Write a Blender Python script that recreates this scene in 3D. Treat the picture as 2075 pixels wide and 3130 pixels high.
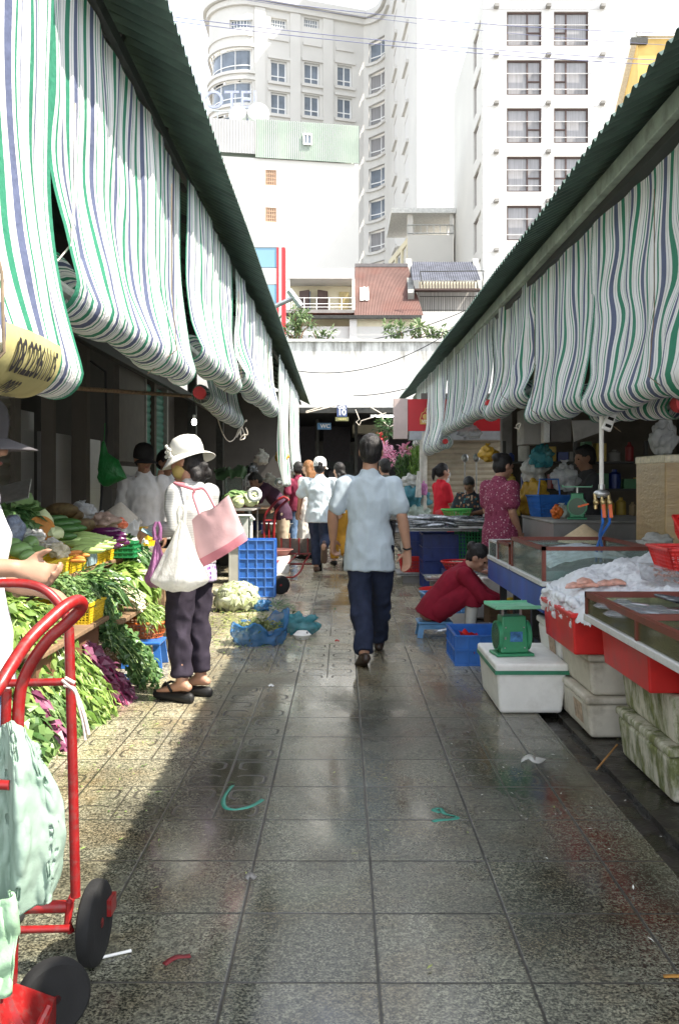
import bpy, bmesh, math, random
from math import sin, cos, pi, radians, sqrt, atan2
from mathutils import Vector, Matrix, Euler, noise
for o in list(bpy.data.objects): bpy.data.objects.remove(o)
SC = bpy.context.scene
COL = SC.collection
V = Vector
# ---------------- camera, sky, sun, exposure ----------------
FPX, CX, CY, HC = 2900.0, 1040.0, 1473.0, 1.32
cam_d = bpy.data.cameras.new('camera'); cam = bpy.data.objects.new('camera', cam_d); COL.objects.link(cam)
cam.location = (0, 0, HC); cam.rotation_euler = (pi/2, 0, 0)
cam_d.sensor_fit = 'VERTICAL'; cam_d.sensor_height = 36; cam_d.sensor_width = 24; cam_d.lens = 36*FPX/3130
cam_d.shift_x = (1037.5-CX)/3130; cam_d.shift_y = -(1565-CY)/3130
cam_d.clip_start = .05; cam_d.clip_end = 3000
SC.camera = cam
SUN = V((.55, -.20, .80)).normalized()
world = bpy.data.worlds.new('World'); SC.world = world; world.use_nodes = True
wt = world.node_tree; wt.nodes.clear()
sky = wt.nodes.new('ShaderNodeTexSky'); sky.sky_type = 'NISHITA'; sky.sun_disc = False
sky.sun_elevation = math.asin(SUN.z); sky.sun_rotation = atan2(SUN.x, SUN.y)
sky.air_density = 1.0; sky.dust_density = 1.0; sky.ozone_density = 1.0
bg = wt.nodes.new('ShaderNodeBackground'); bg.inputs[1].default_value = .15
wo = wt.nodes.new('ShaderNodeOutputWorld')
hs = wt.nodes.new('ShaderNodeHueSaturation'); hs.inputs['Saturation'].default_value = .32; hs.inputs['Value'].default_value = 1.1
wt.links.new(sky.outputs[0], hs.inputs['Color']); wt.links.new(hs.outputs[0], bg.inputs[0]); wt.links.new(bg.outputs[0], wo.inputs[0])
sun_d = bpy.data.lights.new('sun', 'SUN'); sun_d.energy = 3.4; sun_d.angle = radians(.5); sun_d.color = (1, .93, .82)
sun = bpy.data.objects.new('sun', sun_d); COL.objects.link(sun); sun.location = (20, -10, 40)
sun.rotation_euler = SUN.to_track_quat('Z', 'Y').to_euler()
SC.view_settings.view_transform = 'Standard'; SC.view_settings.look = 'None'
SC.view_settings.exposure = 1.9; SC.view_settings.gamma = 1.0; SC.view_settings.use_curve_mapping = False
SC.cycles.max_bounces = 8; SC.cycles.transparent_max_bounces = 16
SC.cycles.use_denoising = True

# ---------------- helpers ----------------
def W(px, py, Y): return V(((px-CX)/FPX*Y, Y, HC-(py-CY)/FPX*Y))   # a pixel and a distance give a point of the street
def G(px, py):
    Y = FPX*HC/(py-CY); return V(((px-CX)/FPX*Y, Y, 0))
rnd = random.Random(11)
def ru(a, b): return rnd.uniform(a, b)

class MB:
    def __init__(s): s.v = []; s.f = []; s.mi = []; s.uv = {}; s.fv = []; s.cv = 0.5
    def add(s, vs, fs, m=0):
        o = len(s.v); s.v += [tuple(v) for v in vs]
        for f in fs: s.f.append(tuple(i+o for i in f)); s.mi.append(m); s.fv.append(s.cv)
        return o
    def box(s, x0, x1, y0, y1, z0, z1, m=0, t=0.0):
        # t: how far the bottom is drawn in
        vs = [(x0+t,y0+t,z0),(x1-t,y0+t,z0),(x1-t,y1-t,z0),(x0+t,y1-t,z0),(x0,y0,z1),(x1,y0,z1),(x1,y1,z1),(x0,y1,z1)]
        s.add(vs, [(3,2,1,0),(4,5,6,7),(0,1,5,4),(1,2,6,5),(2,3,7,6),(3,0,4,7)], m); return s
    def obox(s, c, d, rot=(0,0,0), m=0):
        M = Euler(rot).to_matrix(); c = V(c); hx, hy, hz = d[0]/2, d[1]/2, d[2]/2
        vs = [c+M@V((x*hx,y*hy,z*hz)) for z in (-1,1) for x,y in ((-1,-1),(1,-1),(1,1),(-1,1))]
        s.add(vs, [(3,2,1,0),(4,5,6,7),(0,1,5,4),(1,2,6,5),(2,3,7,6),(3,0,4,7)], m); return s
    def bar(s, a, b, w, h, m=0):
        a, b = V(a), V(b); d = (b-a).normalized(); up = V((0,0,1)) if abs(d.z) < .95 else V((0,1,0))
        x = d.cross(up).normalized()*w/2; y = x.cross(d).normalized()*h/2
        vs = [p+i*x+j*y for p in (a,b) for i,j in ((-1,-1),(1,-1),(1,1),(-1,1))]
        s.add(vs, [(0,1,2,3),(7,6,5,4),(4,5,1,0),(5,6,2,1),(6,7,3,2),(7,4,0,3)], m); return s
    def tube(s, pts, r, n=8, closed=False, m=0):
        pts = [V(p) for p in pts]; k = len(pts)
        rs = r if isinstance(r, (list, tuple)) else [r]*k
        t0 = (pts[1]-pts[0]).normalized(); up = V((0,0,1)) if abs(t0.z) < .9 else V((1,0,0))
        x = t0.cross(up).normalized(); vs = []
        for i in range(k):
            if closed: t = (pts[(i+1)%k]-pts[i-1])
            else: t = pts[min(i+1,k-1)]-pts[max(i-1,0)]
            t = t.normalized() if t.length > 1e-9 else t0
            x = (x-t*x.dot(t))
            x = x.normalized() if x.length > 1e-6 else t.orthogonal().normalized()
            y = t.cross(x)
            for j in range(n):
                a = 2*pi*j/n; vs.append(pts[i]+(x*cos(a)+y*sin(a))*rs[i])
        fs = []
        for i in range(k if closed else k-1):
            p, q = i*n, ((i+1)%k)*n
            for j in range(n): fs.append((p+j, p+(j+1)%n, q+(j+1)%n, q+j))
        if not closed:
            fs.append(tuple(range(n-1,-1,-1))); fs.append(tuple((k-1)*n+j for j in range(n)))
        s.add(vs, fs, m); return s
    def lathe(s, prof, c=(0,0,0), n=16, M=None, m=0, sx=1, sy=1, open_=False):
        c = V(c); vs = []; fs = []
        for r, z in prof:
            for j in range(n):
                a = 2*pi*j/n; p = V((r*cos(a)*sx, r*sin(a)*sy, z)); vs.append(c+(M@p if M else p))
        for i in range(len(prof)-1):
            for j in range(n): fs.append((i*n+j, i*n+(j+1)%n, (i+1)*n+(j+1)%n, (i+1)*n+j))
        if not open_:
            fs.append(tuple(range(n-1,-1,-1))); fs.append(tuple((len(prof)-1)*n+j for j in range(n)))
        s.add(vs, fs, m); return s
    def ell(s, c, r, n=12, k=8, M=None, m=0, wob=0, wf=3, seed=0):
        if not isinstance(r, (list, tuple)): r = (r,r,r)
        c = V(c); vs = []; fs = []
        for i in range(k+1):
            th = pi*i/k
            for j in range(n):
                a = 2*pi*j/n; d = V((sin(th)*cos(a), sin(th)*sin(a), -cos(th)))
                f = 1+(wob*noise.noise(d*wf+V((seed,seed*1.7,0))) if wob else 0)
                p = V((d.x*r[0]*f, d.y*r[1]*f, d.z*r[2]*f)); vs.append(c+(M@p if M else p))
        for i in range(k):
            for j in range(n): fs.append((i*n+j, i*n+(j+1)%n, (i+1)*n+(j+1)%n, (i+1)*n+j))
        s.add(vs, fs, m); return s
    def loft(s, secs, side=V((1,0,0)), n=14, flat=False, m=0):
        # secs: (centre, half width along side, half depth)
        k = len(secs); cs = [V(q[0]) for q in secs]; vs = []; fs = []
        for i in range(k):
            t = (cs[min(i+1,k-1)]-cs[max(i-1,0)]).normalized()
            x = side-t*side.dot(t)
            x = x.normalized() if x.length > 1e-4 else t.orthogonal().normalized()
            y = t.cross(x)
            for j in range(n):
                a = 2*pi*j/n; vs.append(cs[i]+x*cos(a)*secs[i][1]+y*sin(a)*secs[i][2])
        for i in range(k-1):
            for j in range(n): fs.append((i*n+j, i*n+(j+1)%n, (i+1)*n+(j+1)%n, (i+1)*n+j))
        if flat:
            fs.append(tuple(range(n-1,-1,-1))); fs.append(tuple((k-1)*n+j for j in range(n)))
        else:
            t0 = (cs[0]-cs[1]).normalized()*min(secs[0][1],secs[0][2])*.8; t1 = (cs[-1]-cs[-2]).normalized()*min(secs[-1][1],secs[-1][2])*.8
            a = len(vs); vs.append(cs[0]+t0); vs.append(cs[-1]+t1)
            # rounded ends: an intermediate ring
            b = len(vs)
            for j in range(n): vs.append(cs[0]+t0*.65+(vs[j]-cs[0])*.72)
            for j in range(n): vs.append(cs[-1]+t1*.65+(vs[(k-1)*n+j]-cs[-1])*.72)
            for j in range(n):
                j2 = (j+1)%n
                fs.append((j2, j, b+j, b+j2)); fs.append((b+j2, b+j, a))
                e = (k-1)*n; fs.append((e+j, e+j2, b+n+j2, b+n+j)); fs.append((b+n+j, b+n+j2, a+1))
        s.add(vs, fs, m); return s
    def grid(s, nu, nv, fn, m=0, uvfn=None, flip=False):
        o = len(s.v); vs = []
        for i in range(nu+1):
            for j in range(nv+1):
                u, w = i/nu, j/nv; vs.append(fn(u, w))
                if uvfn: s.uv[o+len(vs)-1] = uvfn(u, w)
        fs = []
        for i in range(nu):
            for j in range(nv):
                a = i*(nv+1)+j; q = (a, a+nv+1, a+nv+2, a+1); fs.append(q[::-1] if flip else q)
        s.add(vs, fs, m); return s
    def quad(s, a, b, c, d, m=0): s.add([a,b,c,d], [(0,1,2,3)], m); return s
    def leaf(s, p, d, L, w, up=V((0,0,1)), bend=.25, v=None):
        d = V(d); 
        if v is not None: s.cv = v
        x = d.cross(up); x = x.normalized() if x.length > 1e-5 else V((1,0,0)); nrm = x.cross(d).normalized()
        p = V(p); q = p+d*L*.5+nrm*L*.06; e = p+d*L-nrm*L*bend
        s.add([p, q+x*w/2-nrm*w*.12, q+nrm*w*.06, q-x*w/2-nrm*w*.12, e], [(0,1,2),(0,2,3),(1,4,2),(2,4,3)])
    def build(s, name, mat, parent=None, smooth=True, bevel=0, seg=2, fix=False, ang=40, loc=None):
        me = bpy.data.meshes.new(name); me.from_pydata(s.v, [], s.f)
        mats = mat if isinstance(mat, (list, tuple)) else [mat]
        for q in mats: me.materials.append(q)
        if len(mats) > 1: me.polygons.foreach_set('material_index', s.mi)
        if len(set(s.fv)) > 1:
            at = me.attributes.new('var', 'FLOAT', 'FACE'); at.data.foreach_set('value', s.fv)
        if s.uv:
            uv = me.uv_layers.new(name='UVMap'); buf = [0.0]*(2*len(me.loops))
            for lp in me.loops:
                q = s.uv.get(lp.vertex_index, (0,0)); buf[2*lp.index] = q[0]; buf[2*lp.index+1] = q[1]
            uv.data.foreach_set('uv', buf)
        if fix:
            bm = bmesh.new(); bm.from_mesh(me); bmesh.ops.recalc_face_normals(bm, faces=bm.faces); bm.to_mesh(me); bm.free()
        if smooth:
            me.shade_smooth(); me.set_sharp_from_angle(angle=radians(ang))
        o = bpy.data.objects.new(name, me); COL.objects.link(o)
        if parent: o.parent = parent
        if loc is not None: o.location = loc
        if bevel:
            b = o.modifiers.new('bevel', 'BEVEL'); b.width = bevel; b.segments = seg; b.limit_method = 'ANGLE'; b.angle_limit = radians(40)
        return o

def thing(name, label, cat, loc=(0,0,0), rz=0, group=None):
    o = bpy.data.objects.new(name, None); COL.objects.link(o); o.empty_display_size = .1
    o.location = loc; o.rotation_euler = (0,0,rz); o['label'] = label; o['category'] = cat
    if group: o['group'] = group
    return o
def tag(o, label, cat, group=None, kind=None):
    o['label'] = label; o['category'] = cat
    if group: o['group'] = group
    if kind: o['kind'] = kind
    return o
def struct(o): o['kind'] = 'structure'; return o
def dup(o, loc=None, rot=None, label=None, group=None, scale=None, parent=None):
    c = o.copy(); COL.objects.link(c)
    if parent: c.parent = parent
    if loc is not None: c.location = loc
    if rot is not None: c.rotation_euler = rot if isinstance(rot, (tuple, list, Euler)) else (0,0,rot)
    if scale is not None: c.scale = scale if isinstance(scale, (tuple, list)) else (scale,)*3
    if label: c['label'] = label
    if group: c['group'] = group
    for ch in list(o.children): dup(ch, parent=c)
    return c
def remesh(o, vox, smooth=2, wr=None, keep=None):
    # one continuous skin from overlapping closed pieces
    m = o.modifiers.new('r', 'REMESH'); m.mode = 'VOXEL'; m.voxel_size = vox; m.use_smooth_shade = True
    if smooth:
        q = o.modifiers.new('s', 'SMOOTH'); q.factor = .5; q.iterations = smooth
    dg = bpy.context.evaluated_depsgraph_get(); dg.update()
    me = bpy.data.meshes.new_from_object(o.evaluated_get(dg)); swap = o.data
    mats = list(swap.materials); o.modifiers.clear(); o.data = me; me.materials.clear()
    for q in mats: me.materials.append(q)
    me.name = swap.name; bpy.data.meshes.remove(swap)
    if wr: wrinkle(me, *wr)
    me.shade_smooth()
    return o
def wrinkle(me, amp, freq, seed=0, stretch=(1,1,1)):
    ns = [v.normal.copy() for v in me.vertices]
    for v, n_ in zip(me.vertices, ns):
        p = V((v.co.x*stretch[0], v.co.y*stretch[1], v.co.z*stretch[2]))*freq+V((seed*3.1, seed, -seed))
        d = 1-abs(noise.noise(p))*2.2
        d += .5*noise.noise(p*2.3)
        v.co += n_*amp*(d-.35)
def text_mesh(txt, size, mat, name='lettering', parent=None, extrude=.002, bold=0):
    c = bpy.data.curves.new('t', 'FONT'); c.body = txt; c.size = size; c.extrude = extrude; c.align_x = 'CENTER'; c.align_y = 'CENTER'; c.offset = bold
    o = bpy.data.objects.new('t', c); COL.objects.link(o)
    dg = bpy.context.evaluated_depsgraph_get(); dg.update()
    me = bpy.data.meshes.new_from_object(o.evaluated_get(dg)); bpy.data.objects.remove(o)
    me.materials.clear(); me.materials.append(mat)
    q = bpy.data.objects.new(name, me); COL.objects.link(q)
    if parent: q.parent = parent
    return q

# ---------------- materials ----------------
class NT:
    def __init__(s, name):
        s.m = bpy.data.materials.new(name); s.m.use_nodes = True; s.t = s.m.node_tree; s.t.nodes.clear()
        s.out = s.t.nodes.new('ShaderNodeOutputMaterial')
    def put(s, sock, v):
        if isinstance(v, bpy.types.NodeSocket): s.t.links.new(v, sock)
        elif v is not None:
            if hasattr(sock.default_value, '__len__') and not hasattr(v, '__len__'): v = (v,)*len(sock.default_value)
            if hasattr(v, '__len__') and len(v) == 3 and len(sock.default_value) == 4: v = (*v, 1)
            sock.default_value = v
    def n(s, typ, ins=(), **props):
        d = s.t.nodes.new('ShaderNode'+typ)
        for k, v in props.items(): setattr(d, k, v)
        for k, v in (ins.items() if isinstance(ins, dict) else enumerate(ins)): s.put(d.inputs[k], v)
        return d
    def math(s, op, a, b=None, c=None, clamp=False): 
        return s.n('Math', [a, b, c], operation=op, use_clamp=clamp).outputs[0]
    def mix(s, f, a, b, mode='MIX'):
        d = s.n('Mix', data_type='RGBA', blend_type=mode); s.put(d.inputs[0], f); s.put(d.inputs[6], a); s.put(d.inputs[7], b); return d.outputs[2]
    def noise(s, vec, scale, detail=3, rough=.55, dist=0):
        return s.n('TexNoise', {'Vector': vec, 'Scale': scale, 'Detail': detail, 'Roughness': rough, 'Distortion': dist}).outputs[0]
    def ramp(s, f, stops, interp='LINEAR'):
        d = s.n('ValToRGB', [f]); e = d.color_ramp.elements; d.color_ramp.interpolation = interp
        while len(e) < len(stops): e.new(.5)
        for q, (p, c) in zip(e, stops):
            q.position = p; q.color = (*(c if hasattr(c, '__len__') else (c,)*3), 1)
        return d.outputs[0]
    def obj(s): return s.n('TexCoord').outputs['Object']
    def geo(s): return s.n('NewGeometry').outputs['Position']
    def map(s, vec, scale=(1,1,1), loc=(0,0,0), rot=(0,0,0)):
        return s.n('Mapping', {'Vector': vec, 'Scale': scale, 'Location': loc, 'Rotation': rot}).outputs[0]
    def xyz(s, vec):
        return s.n('SeparateXYZ', [vec]).outputs
    def bump(s, h, strength=.3, dist=.01):
        return s.n('Bump', {'Strength': strength, 'Distance': dist, 'Height': h}).outputs[0]
    def pbr(s, col, rough=.5, metal=0, nrm=None, spec=.5, **kw):
        d = s.n('BsdfPrincipled'); s.put(d.inputs['Base Color'], col); s.put(d.inputs['Roughness'], rough); s.put(d.inputs['Metallic'], metal)
        s.put(d.inputs['Specular IOR Level'], spec)
        if nrm is not None: s.put(d.inputs['Normal'], nrm)
        for k, v in kw.items(): s.put(d.inputs[k.replace('_', ' ')], v)
        return d.outputs[0]
    def done(s, sh): s.t.links.new(sh, s.out.inputs[0]); return s.m
    def mixsh(s, f, a, b): return s.n('MixShader', [f, a, b]).outputs[0]

MATS = {}
def mat(name, col, rough=.6, metal=0, var=.18, scale=9, bump=.15, bs=60, spec=.4, dirt=0, dcol=(.05,.045,.035), ds=3, trans=0, leafvar=None, coat=0, stretch=(1,1,1)):
    if name in MATS: return MATS[name]
    t = NT(name); ob = t.map(t.obj(), stretch)
    f = t.noise(ob, scale, 4)
    c1 = tuple(x*(1-var) for x in col); c2 = tuple(min(1, x*(1+var)) for x in col)
    c = t.ramp(f, [(.3, c1), (.7, c2)])
    if leafvar:
        a = t.n('Attribute', attribute_name='var').outputs['Fac']
        c = t.mix(a, c, leafvar)
    if dirt:
        g = t.noise(ob, ds, 6, .65)
        g = t.ramp(g, [(.5, 0), (.75, 1)])
        g = t.math('MULTIPLY', g, dirt)
        c = t.mix(g, c, dcol)
    nm = t.bump(t.noise(ob, bs, 3), bump, .004) if bump else None
    r = t.math('MULTIPLY_ADD', f, .2, rough-.1, clamp=True)
    sh = t.pbr(c, r, metal, nm, spec, Coat_Weight=coat)
    if trans:
        tr = t.n('BsdfTranslucent', {'Color': c}).outputs[0]
        sh = t.mixsh(trans, sh, tr)
    MATS[name] = t.done(sh); return MATS[name]

RED = lambda: mat('red_paint', (.23,.009,.009), .36, 0, .25, 14, .10, 90, .5, .75, (.13,.07,.06), 42)
M_STEEL = mat('galvanised_steel', (.42,.43,.42), .38, .8, .2, 20, .05)
M_DARKMETAL = mat('dark_metal', (.05,.05,.045), .5, .5, .3, 14, .1)
M_RUBBER = mat('black_rubber', (.010,.010,.010), .85, 0, .3, 20, .2, 120)
M_WOOD = mat('old_wood', (.22,.14,.08), .75, 0, .35, 6, .4, 30, .3, .5, stretch=(1,6,6))
M_CONC = mat('grey_concrete', (.26,.25,.235), .85, 0, .2, 2.5, .3, 40, .3, .5)
M_WHITEP = mat('white_plastic', (.74,.74,.72), .4, 0, .06, 12, .03)
M_FOAM = mat('white_foam', (.80,.79,.75), .7, 0, .07, 7, .35, 160, .3, .35, (.33,.30,.24), 5)
M_BLUEPL = mat('blue_plastic', (.03,.145,.47), .38, 0, .15, 10, .05, 60, .5, .25, (.05,.07,.12), 8)
M_DKBLUE = mat('dark_blue_plastic', (.015,.035,.17), .4, 0, .2, 10, .05, 60, .5)
M_YELPL = mat('yellow_plastic', (.72,.50,.02), .42, 0, .1, 10, .04, 60, .5, .2, (.3,.22,.05), 8)
M_REDPL = mat('red_plastic', (.62,.02,.018), .4, 0, .15, 8, .05, 60, .5, .25, (.25,.02,.02), 7)
M_GREENPL = mat('green_plastic', (.02,.22,.07), .4, 0, .15, 10, .05)
M_LGREENPL = mat('bright_green_plastic', (.10,.46,.09), .4, 0, .12, 10, .05)
M_ORANGEPL = mat('orange_plastic', (.55,.13,.02), .4, 0, .15, 10, .05)
M_CYANPL = mat('pale_blue_plastic', (.12,.30,.55), .4, 0, .15, 10, .05)
M_CARD = mat('cardboard', (.36,.245,.12), .8, 0, .15, 4, .15, 50, .2, .2)
M_ROPE = mat('pale_rope', (.55,.50,.42), .85, 0, .2, 40, .3, 200)
M_BLACK = mat('black_cloth', (.012,.012,.013), .85, 0, .3, 20, .2)
M_CABLE = mat('black_cable', (.02,.02,.022), .6, 0, .1, 5, 0)
M_ICE = mat('crushed_ice', (.86,.89,.92), .35, 0, .04, 40, .9, 90, .5, 0, trans=.25)
M_FISH = mat('silver_fish', (.38,.40,.42), .25, .35, .45, 22, .1, 80, .6)
M_FISHD = mat('dark_fish', (.12,.13,.14), .25, .3, .5, 18, .1, 80, .6)
M_PINKFISH = mat('pink_seafood', (.56,.29,.22), .35, 0, .4, 26, .3, 80, .5)
M_WHITECL = mat('white_cloth', (.78,.78,.76), .85, 0, .06, 6, .15, 90, .2)
M_TILEW = None
# ---------------- ground ----------------
def pavement_mat():
    t = NT('wet_granite_tiles'); p = t.geo(); q = t.map(p, rot=(0,0,radians(.15)))
    x, y, z = t.xyz(q)
    T = .402
    u = t.math('DIVIDE', t.math('SUBTRACT', x, .095-40*T), T); v = t.math('DIVIDE', t.math('SUBTRACT', y, 2.5-40*T), T)
    fu = t.math('FRACT', u); fv = t.math('FRACT', v)
    def edge(f): return t.math('MINIMUM', f, t.math('SUBTRACT', 1.0, f))
    wob = t.noise(p, 30, 3)
    e = t.math('MINIMUM', edge(fu), edge(fv)); e = t.math('ADD', e, t.math('MULTIPLY_ADD', wob, .012, -.006))
    joint = t.ramp(e, [(.006, 1), (.015, 0)])
    cell = t.n('CombineXYZ', [t.math('FLOOR', u), t.math('FLOOR', v), 0.0]).outputs[0]
    wn = t.n('TexWhiteNoise', [cell]).outputs[0]
    # raised snake relief on the older tiles: open rounded loops, two by two in a tile
    gu = t.math('SUBTRACT', t.math('FRACT', t.math('MULTIPLY', u, 2)), .5); gv = t.math('SUBTRACT', t.math('FRACT', t.math('MULTIPLY', v, 2)), .5)
    qx = t.math('MAXIMUM', t.math('SUBTRACT', t.math('ABSOLUTE', gu), .15), 0); qy = t.math('MAXIMUM', t.math('SUBTRACT', t.math('ABSOLUTE', gv), .12), 0)
    d = t.math('SUBTRACT', t.math('SQRT', t.math('ADD', t.math('MULTIPLY', qx, qx), t.math('MULTIPLY', qy, qy))), .17)
    ring = t.ramp(t.math('ABSOLUTE', d), [(.02, 1), (.045, 0)])
    chk = t.math('MODULO', t.math('ADD', t.math('FLOOR', t.math('MULTIPLY', u, 2)), t.math('FLOOR', t.math('MULTIPLY', v, 2))), 2)
    sgn = t.math('MULTIPLY_ADD', chk, 2, -1)
    ring = t.math('MULTIPLY', ring, t.math('GREATER_THAN', t.math('ADD', t.math('MULTIPLY', gu, sgn), gv), -.13))
    zone = t.math('MULTIPLY', t.math('GREATER_THAN', y, 3.72), t.math('MAXIMUM', t.math('LESS_THAN', x, -.31), t.math('MULTIPLY', t.math('GREATER_THAN', x, .52), .45)))
    zone = t.math('MULTIPLY', zone, t.math('GREATER_THAN', wn, .12))
    zone2 = t.math('MULTIPLY', t.math('GREATER_THAN', y, 6.4), t.math('GREATER_THAN', wn, .35))
    ring = t.math('MULTIPLY', ring, t.math('MAXIMUM', zone, zone2))
    line = t.math('MULTIPLY', t.ramp(t.math('MINIMUM', edge(t.math('FRACT', t.math('MULTIPLY', u, 2))), 1), [(.012, 1), (.03, 0)]), t.math('MAXIMUM', zone, zone2))
    groove = t.math('MAXIMUM', joint, t.math('MULTIPLY', t.math('MAXIMUM', ring, line), .9))
    sp = t.noise(p, 125, 3, .7); sp2 = t.noise(p, 50, 2)
    spk = t.ramp(t.math('MULTIPLY_ADD', sp2, .35, t.math('MULTIPLY', sp, .75)), [(.42, (.016,.017,.014)), (.53, (.125,.120,.098)), (.66, (.42,.39,.31))])
    big = t.noise(t.map(p, (1.0,.45,1)), 1.6, 5, .6, .6)
    wet = t.ramp(t.math('MULTIPLY_ADD', wn, .05, big), [(.41, 0), (.60, 1)])
    tint = t.mix(t.ramp(t.noise(p, 3.2, 4, .6), [(.45, 0), (.75, 1)]), (1,1,1), (.80,.66,.52))
    c = t.mix(1, spk, tint, 'MULTIPLY')
    c = t.mix(1, c, t.ramp(wn, [(0, .78), (1, 1.08)]), 'MULTIPLY')
    swap = t.math('MULTIPLY', t.math('ADD', t.math('SUBTRACT', y, 5.2), t.math('MULTIPLY', t.math('SUBTRACT', big, .5), 5)), .5, clamp=True)  # far floor paled: its bright sheen is put into the colour
    swap = t.math('MAXIMUM', swap, t.math('MULTIPLY', t.math('MULTIPLY', t.math('SUBTRACT', -.55, x), 1.7, clamp=True), t.math('MULTIPLY', t.math('SUBTRACT', y, 2.9), .6, clamp=True)))  # sunlit strip on the left also lightened in the colour
    c = t.mix(1, c, t.mix(swap, (.62,.66,.60), (2.2,2.12,1.85)), 'MULTIPLY')
    c = t.mix(t.math('MULTIPLY', wet, .55), c, t.mix(1, c, (.52,.52,.54), 'MULTIPLY'))
    c = t.mix(t.math('MULTIPLY', groove, .9), c, (.018,.016,.013))
    blot = t.ramp(t.noise(t.map(p, (1.3,.8,1), (4,2,0)), 1.3, 6, .65), [(.38, .55), (.56, 1.15)])
    c = t.mix(.8, c, t.mix(1, c, blot, 'MULTIPLY'))
    mud = t.ramp(t.noise(p, 5.5, 6, .7), [(.60, 0), (.74, 1)])
    c = t.mix(t.math('MULTIPLY', mud, .35), c, (.045,.032,.022))
    r = t.math('MULTIPLY_ADD', wet, -.26, .38)
    r = t.math('ADD', r, t.math('MULTIPLY', t.math('SUBTRACT', sp, .5), .25))
    r = t.math('ADD', r, t.math('MULTIPLY', groove, .3)); r = t.math('MAXIMUM', r, .07)
    h = t.math('SUBTRACT', t.math('MULTIPLY', sp, .10), groove)
    h = t.math('ADD', h, t.math('MULTIPLY', t.noise(p, 14, 3), .35))
    nm = t.bump(t.math('MULTIPLY', h, t.math('MULTIPLY_ADD', wet, -.5, 1.0)), .20, .007)
    return t.done(t.pbr(c, r, 0, nm, t.math('MULTIPLY_ADD', wet, .35, .45)))
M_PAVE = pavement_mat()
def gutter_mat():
    t = NT('wet_shaded_concrete'); p = t.geo()
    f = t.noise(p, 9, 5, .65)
    c = t.ramp(f, [(.3, (.008,.0075,.006)), (.7, (.034,.030,.024))])  # wet concrete, with the shade under the boxes darkened into its colour
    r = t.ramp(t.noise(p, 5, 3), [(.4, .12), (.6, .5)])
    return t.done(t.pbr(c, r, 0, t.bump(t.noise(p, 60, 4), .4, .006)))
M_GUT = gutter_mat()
struct(MB().box(-400,400,-150,700,-.9,-.30).build('ground', mat('distant_ground', (.22,.21,.19), .9), smooth=False))
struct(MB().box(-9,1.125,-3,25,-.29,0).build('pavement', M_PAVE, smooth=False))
g = MB(); g.box(1.126,1.235,-3,25,-.29,-.03); struct(g.build('gutter', M_GUT, smooth=False))
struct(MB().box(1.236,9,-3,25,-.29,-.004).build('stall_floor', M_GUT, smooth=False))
struct(MB().box(-9,9,25.004,62,-.29,-.006).build('hall_floor', M_CONC, smooth=False))

# ---------------- market roofs ----------------
M_ROOF = mat('green_corrugated_steel', (.080,.125,.102), .5, .1, .3, 5, .1, 60, .4, .35, (.03,.028,.022), 6)
M_ROOFB = mat('roof_beam_paint', (.30,.35,.29), .7, 0, .3, 6, .3, 40, .3, .5, (.06,.055,.04), 9)
def roof_sheet(mb, xe, ye0, ye1, ze, xi, zi, dx):
    # corrugations run down the slope; xe drifts by dx over the length
    n = int((ye1-ye0)/.1*6)
    prof = [0, 0, .5, 1, 1, .5]
    def f(u, w):
        k = round(u*n); y = ye0+(ye1-ye0)*u
        h = .026*prof[k % 6]
        x = xe+dx*u; X = x+(xi-x)*w
        return V((X, y, ze+(zi-ze)*w+h+.006*sin(y*1.9)))
    mb.grid(n, 6, f)
lb = thing('market_building', 'row of market stalls under the green corrugated roof behind the vegetables', 'building', (-1.6,10,0))
def loc_of(t): return V(t.location)
class P:      # part builder in world coordinates under a thing
    def __init__(s, t): s.t = t; s.mb = MB()
    def done(s, name, m, **kw):
        L = s.t.matrix_basis.inverted() if s.t.parent is None else s.t.matrix_basis.inverted()
        s.mb.v = [tuple(L@V(v)) for v in s.mb.v]
        o = s.mb.build(name, m, s.t, **kw); s.mb = MB(); return o
p = P(lb)
roof_sheet(p.mb, -.672, .2, 23.2, 3.2, -4.2, 4.95, -.066); p.done('roof', M_ROOF, smooth=False)
p.mb.box(-.975,-.945,.2,23,3.18,3.24); 
for y in [k*1.15+.9 for k in range(20)]: p.mb.bar((-1.0,y,3.34),(-3.2,y,4.42),.05,.06)
p.done('roof_frame', M_DARKMETAL, smooth=False)
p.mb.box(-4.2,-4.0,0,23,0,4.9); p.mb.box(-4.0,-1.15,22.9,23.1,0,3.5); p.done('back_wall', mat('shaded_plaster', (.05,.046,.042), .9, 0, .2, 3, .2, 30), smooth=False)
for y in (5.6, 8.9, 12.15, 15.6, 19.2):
    p.mb.box(-2.50,-2.36,y-.07,y+.07,0,3.9); p.done('pillar', mat('dim_pillar', (.08,.068,.056), .85, 0, .2, 3, .3, 40, .3, .5) if y < 13 else M_DARKMETAL, smooth=False, bevel=.008)  # far pillars coloured darker to stand for the deep shade there
p.mb.bar((-2.3,3.0,2.62),(-2.3,22,2.62),.07,.1);
p.done('lintel', M_DARKMETAL, smooth=False)
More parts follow.
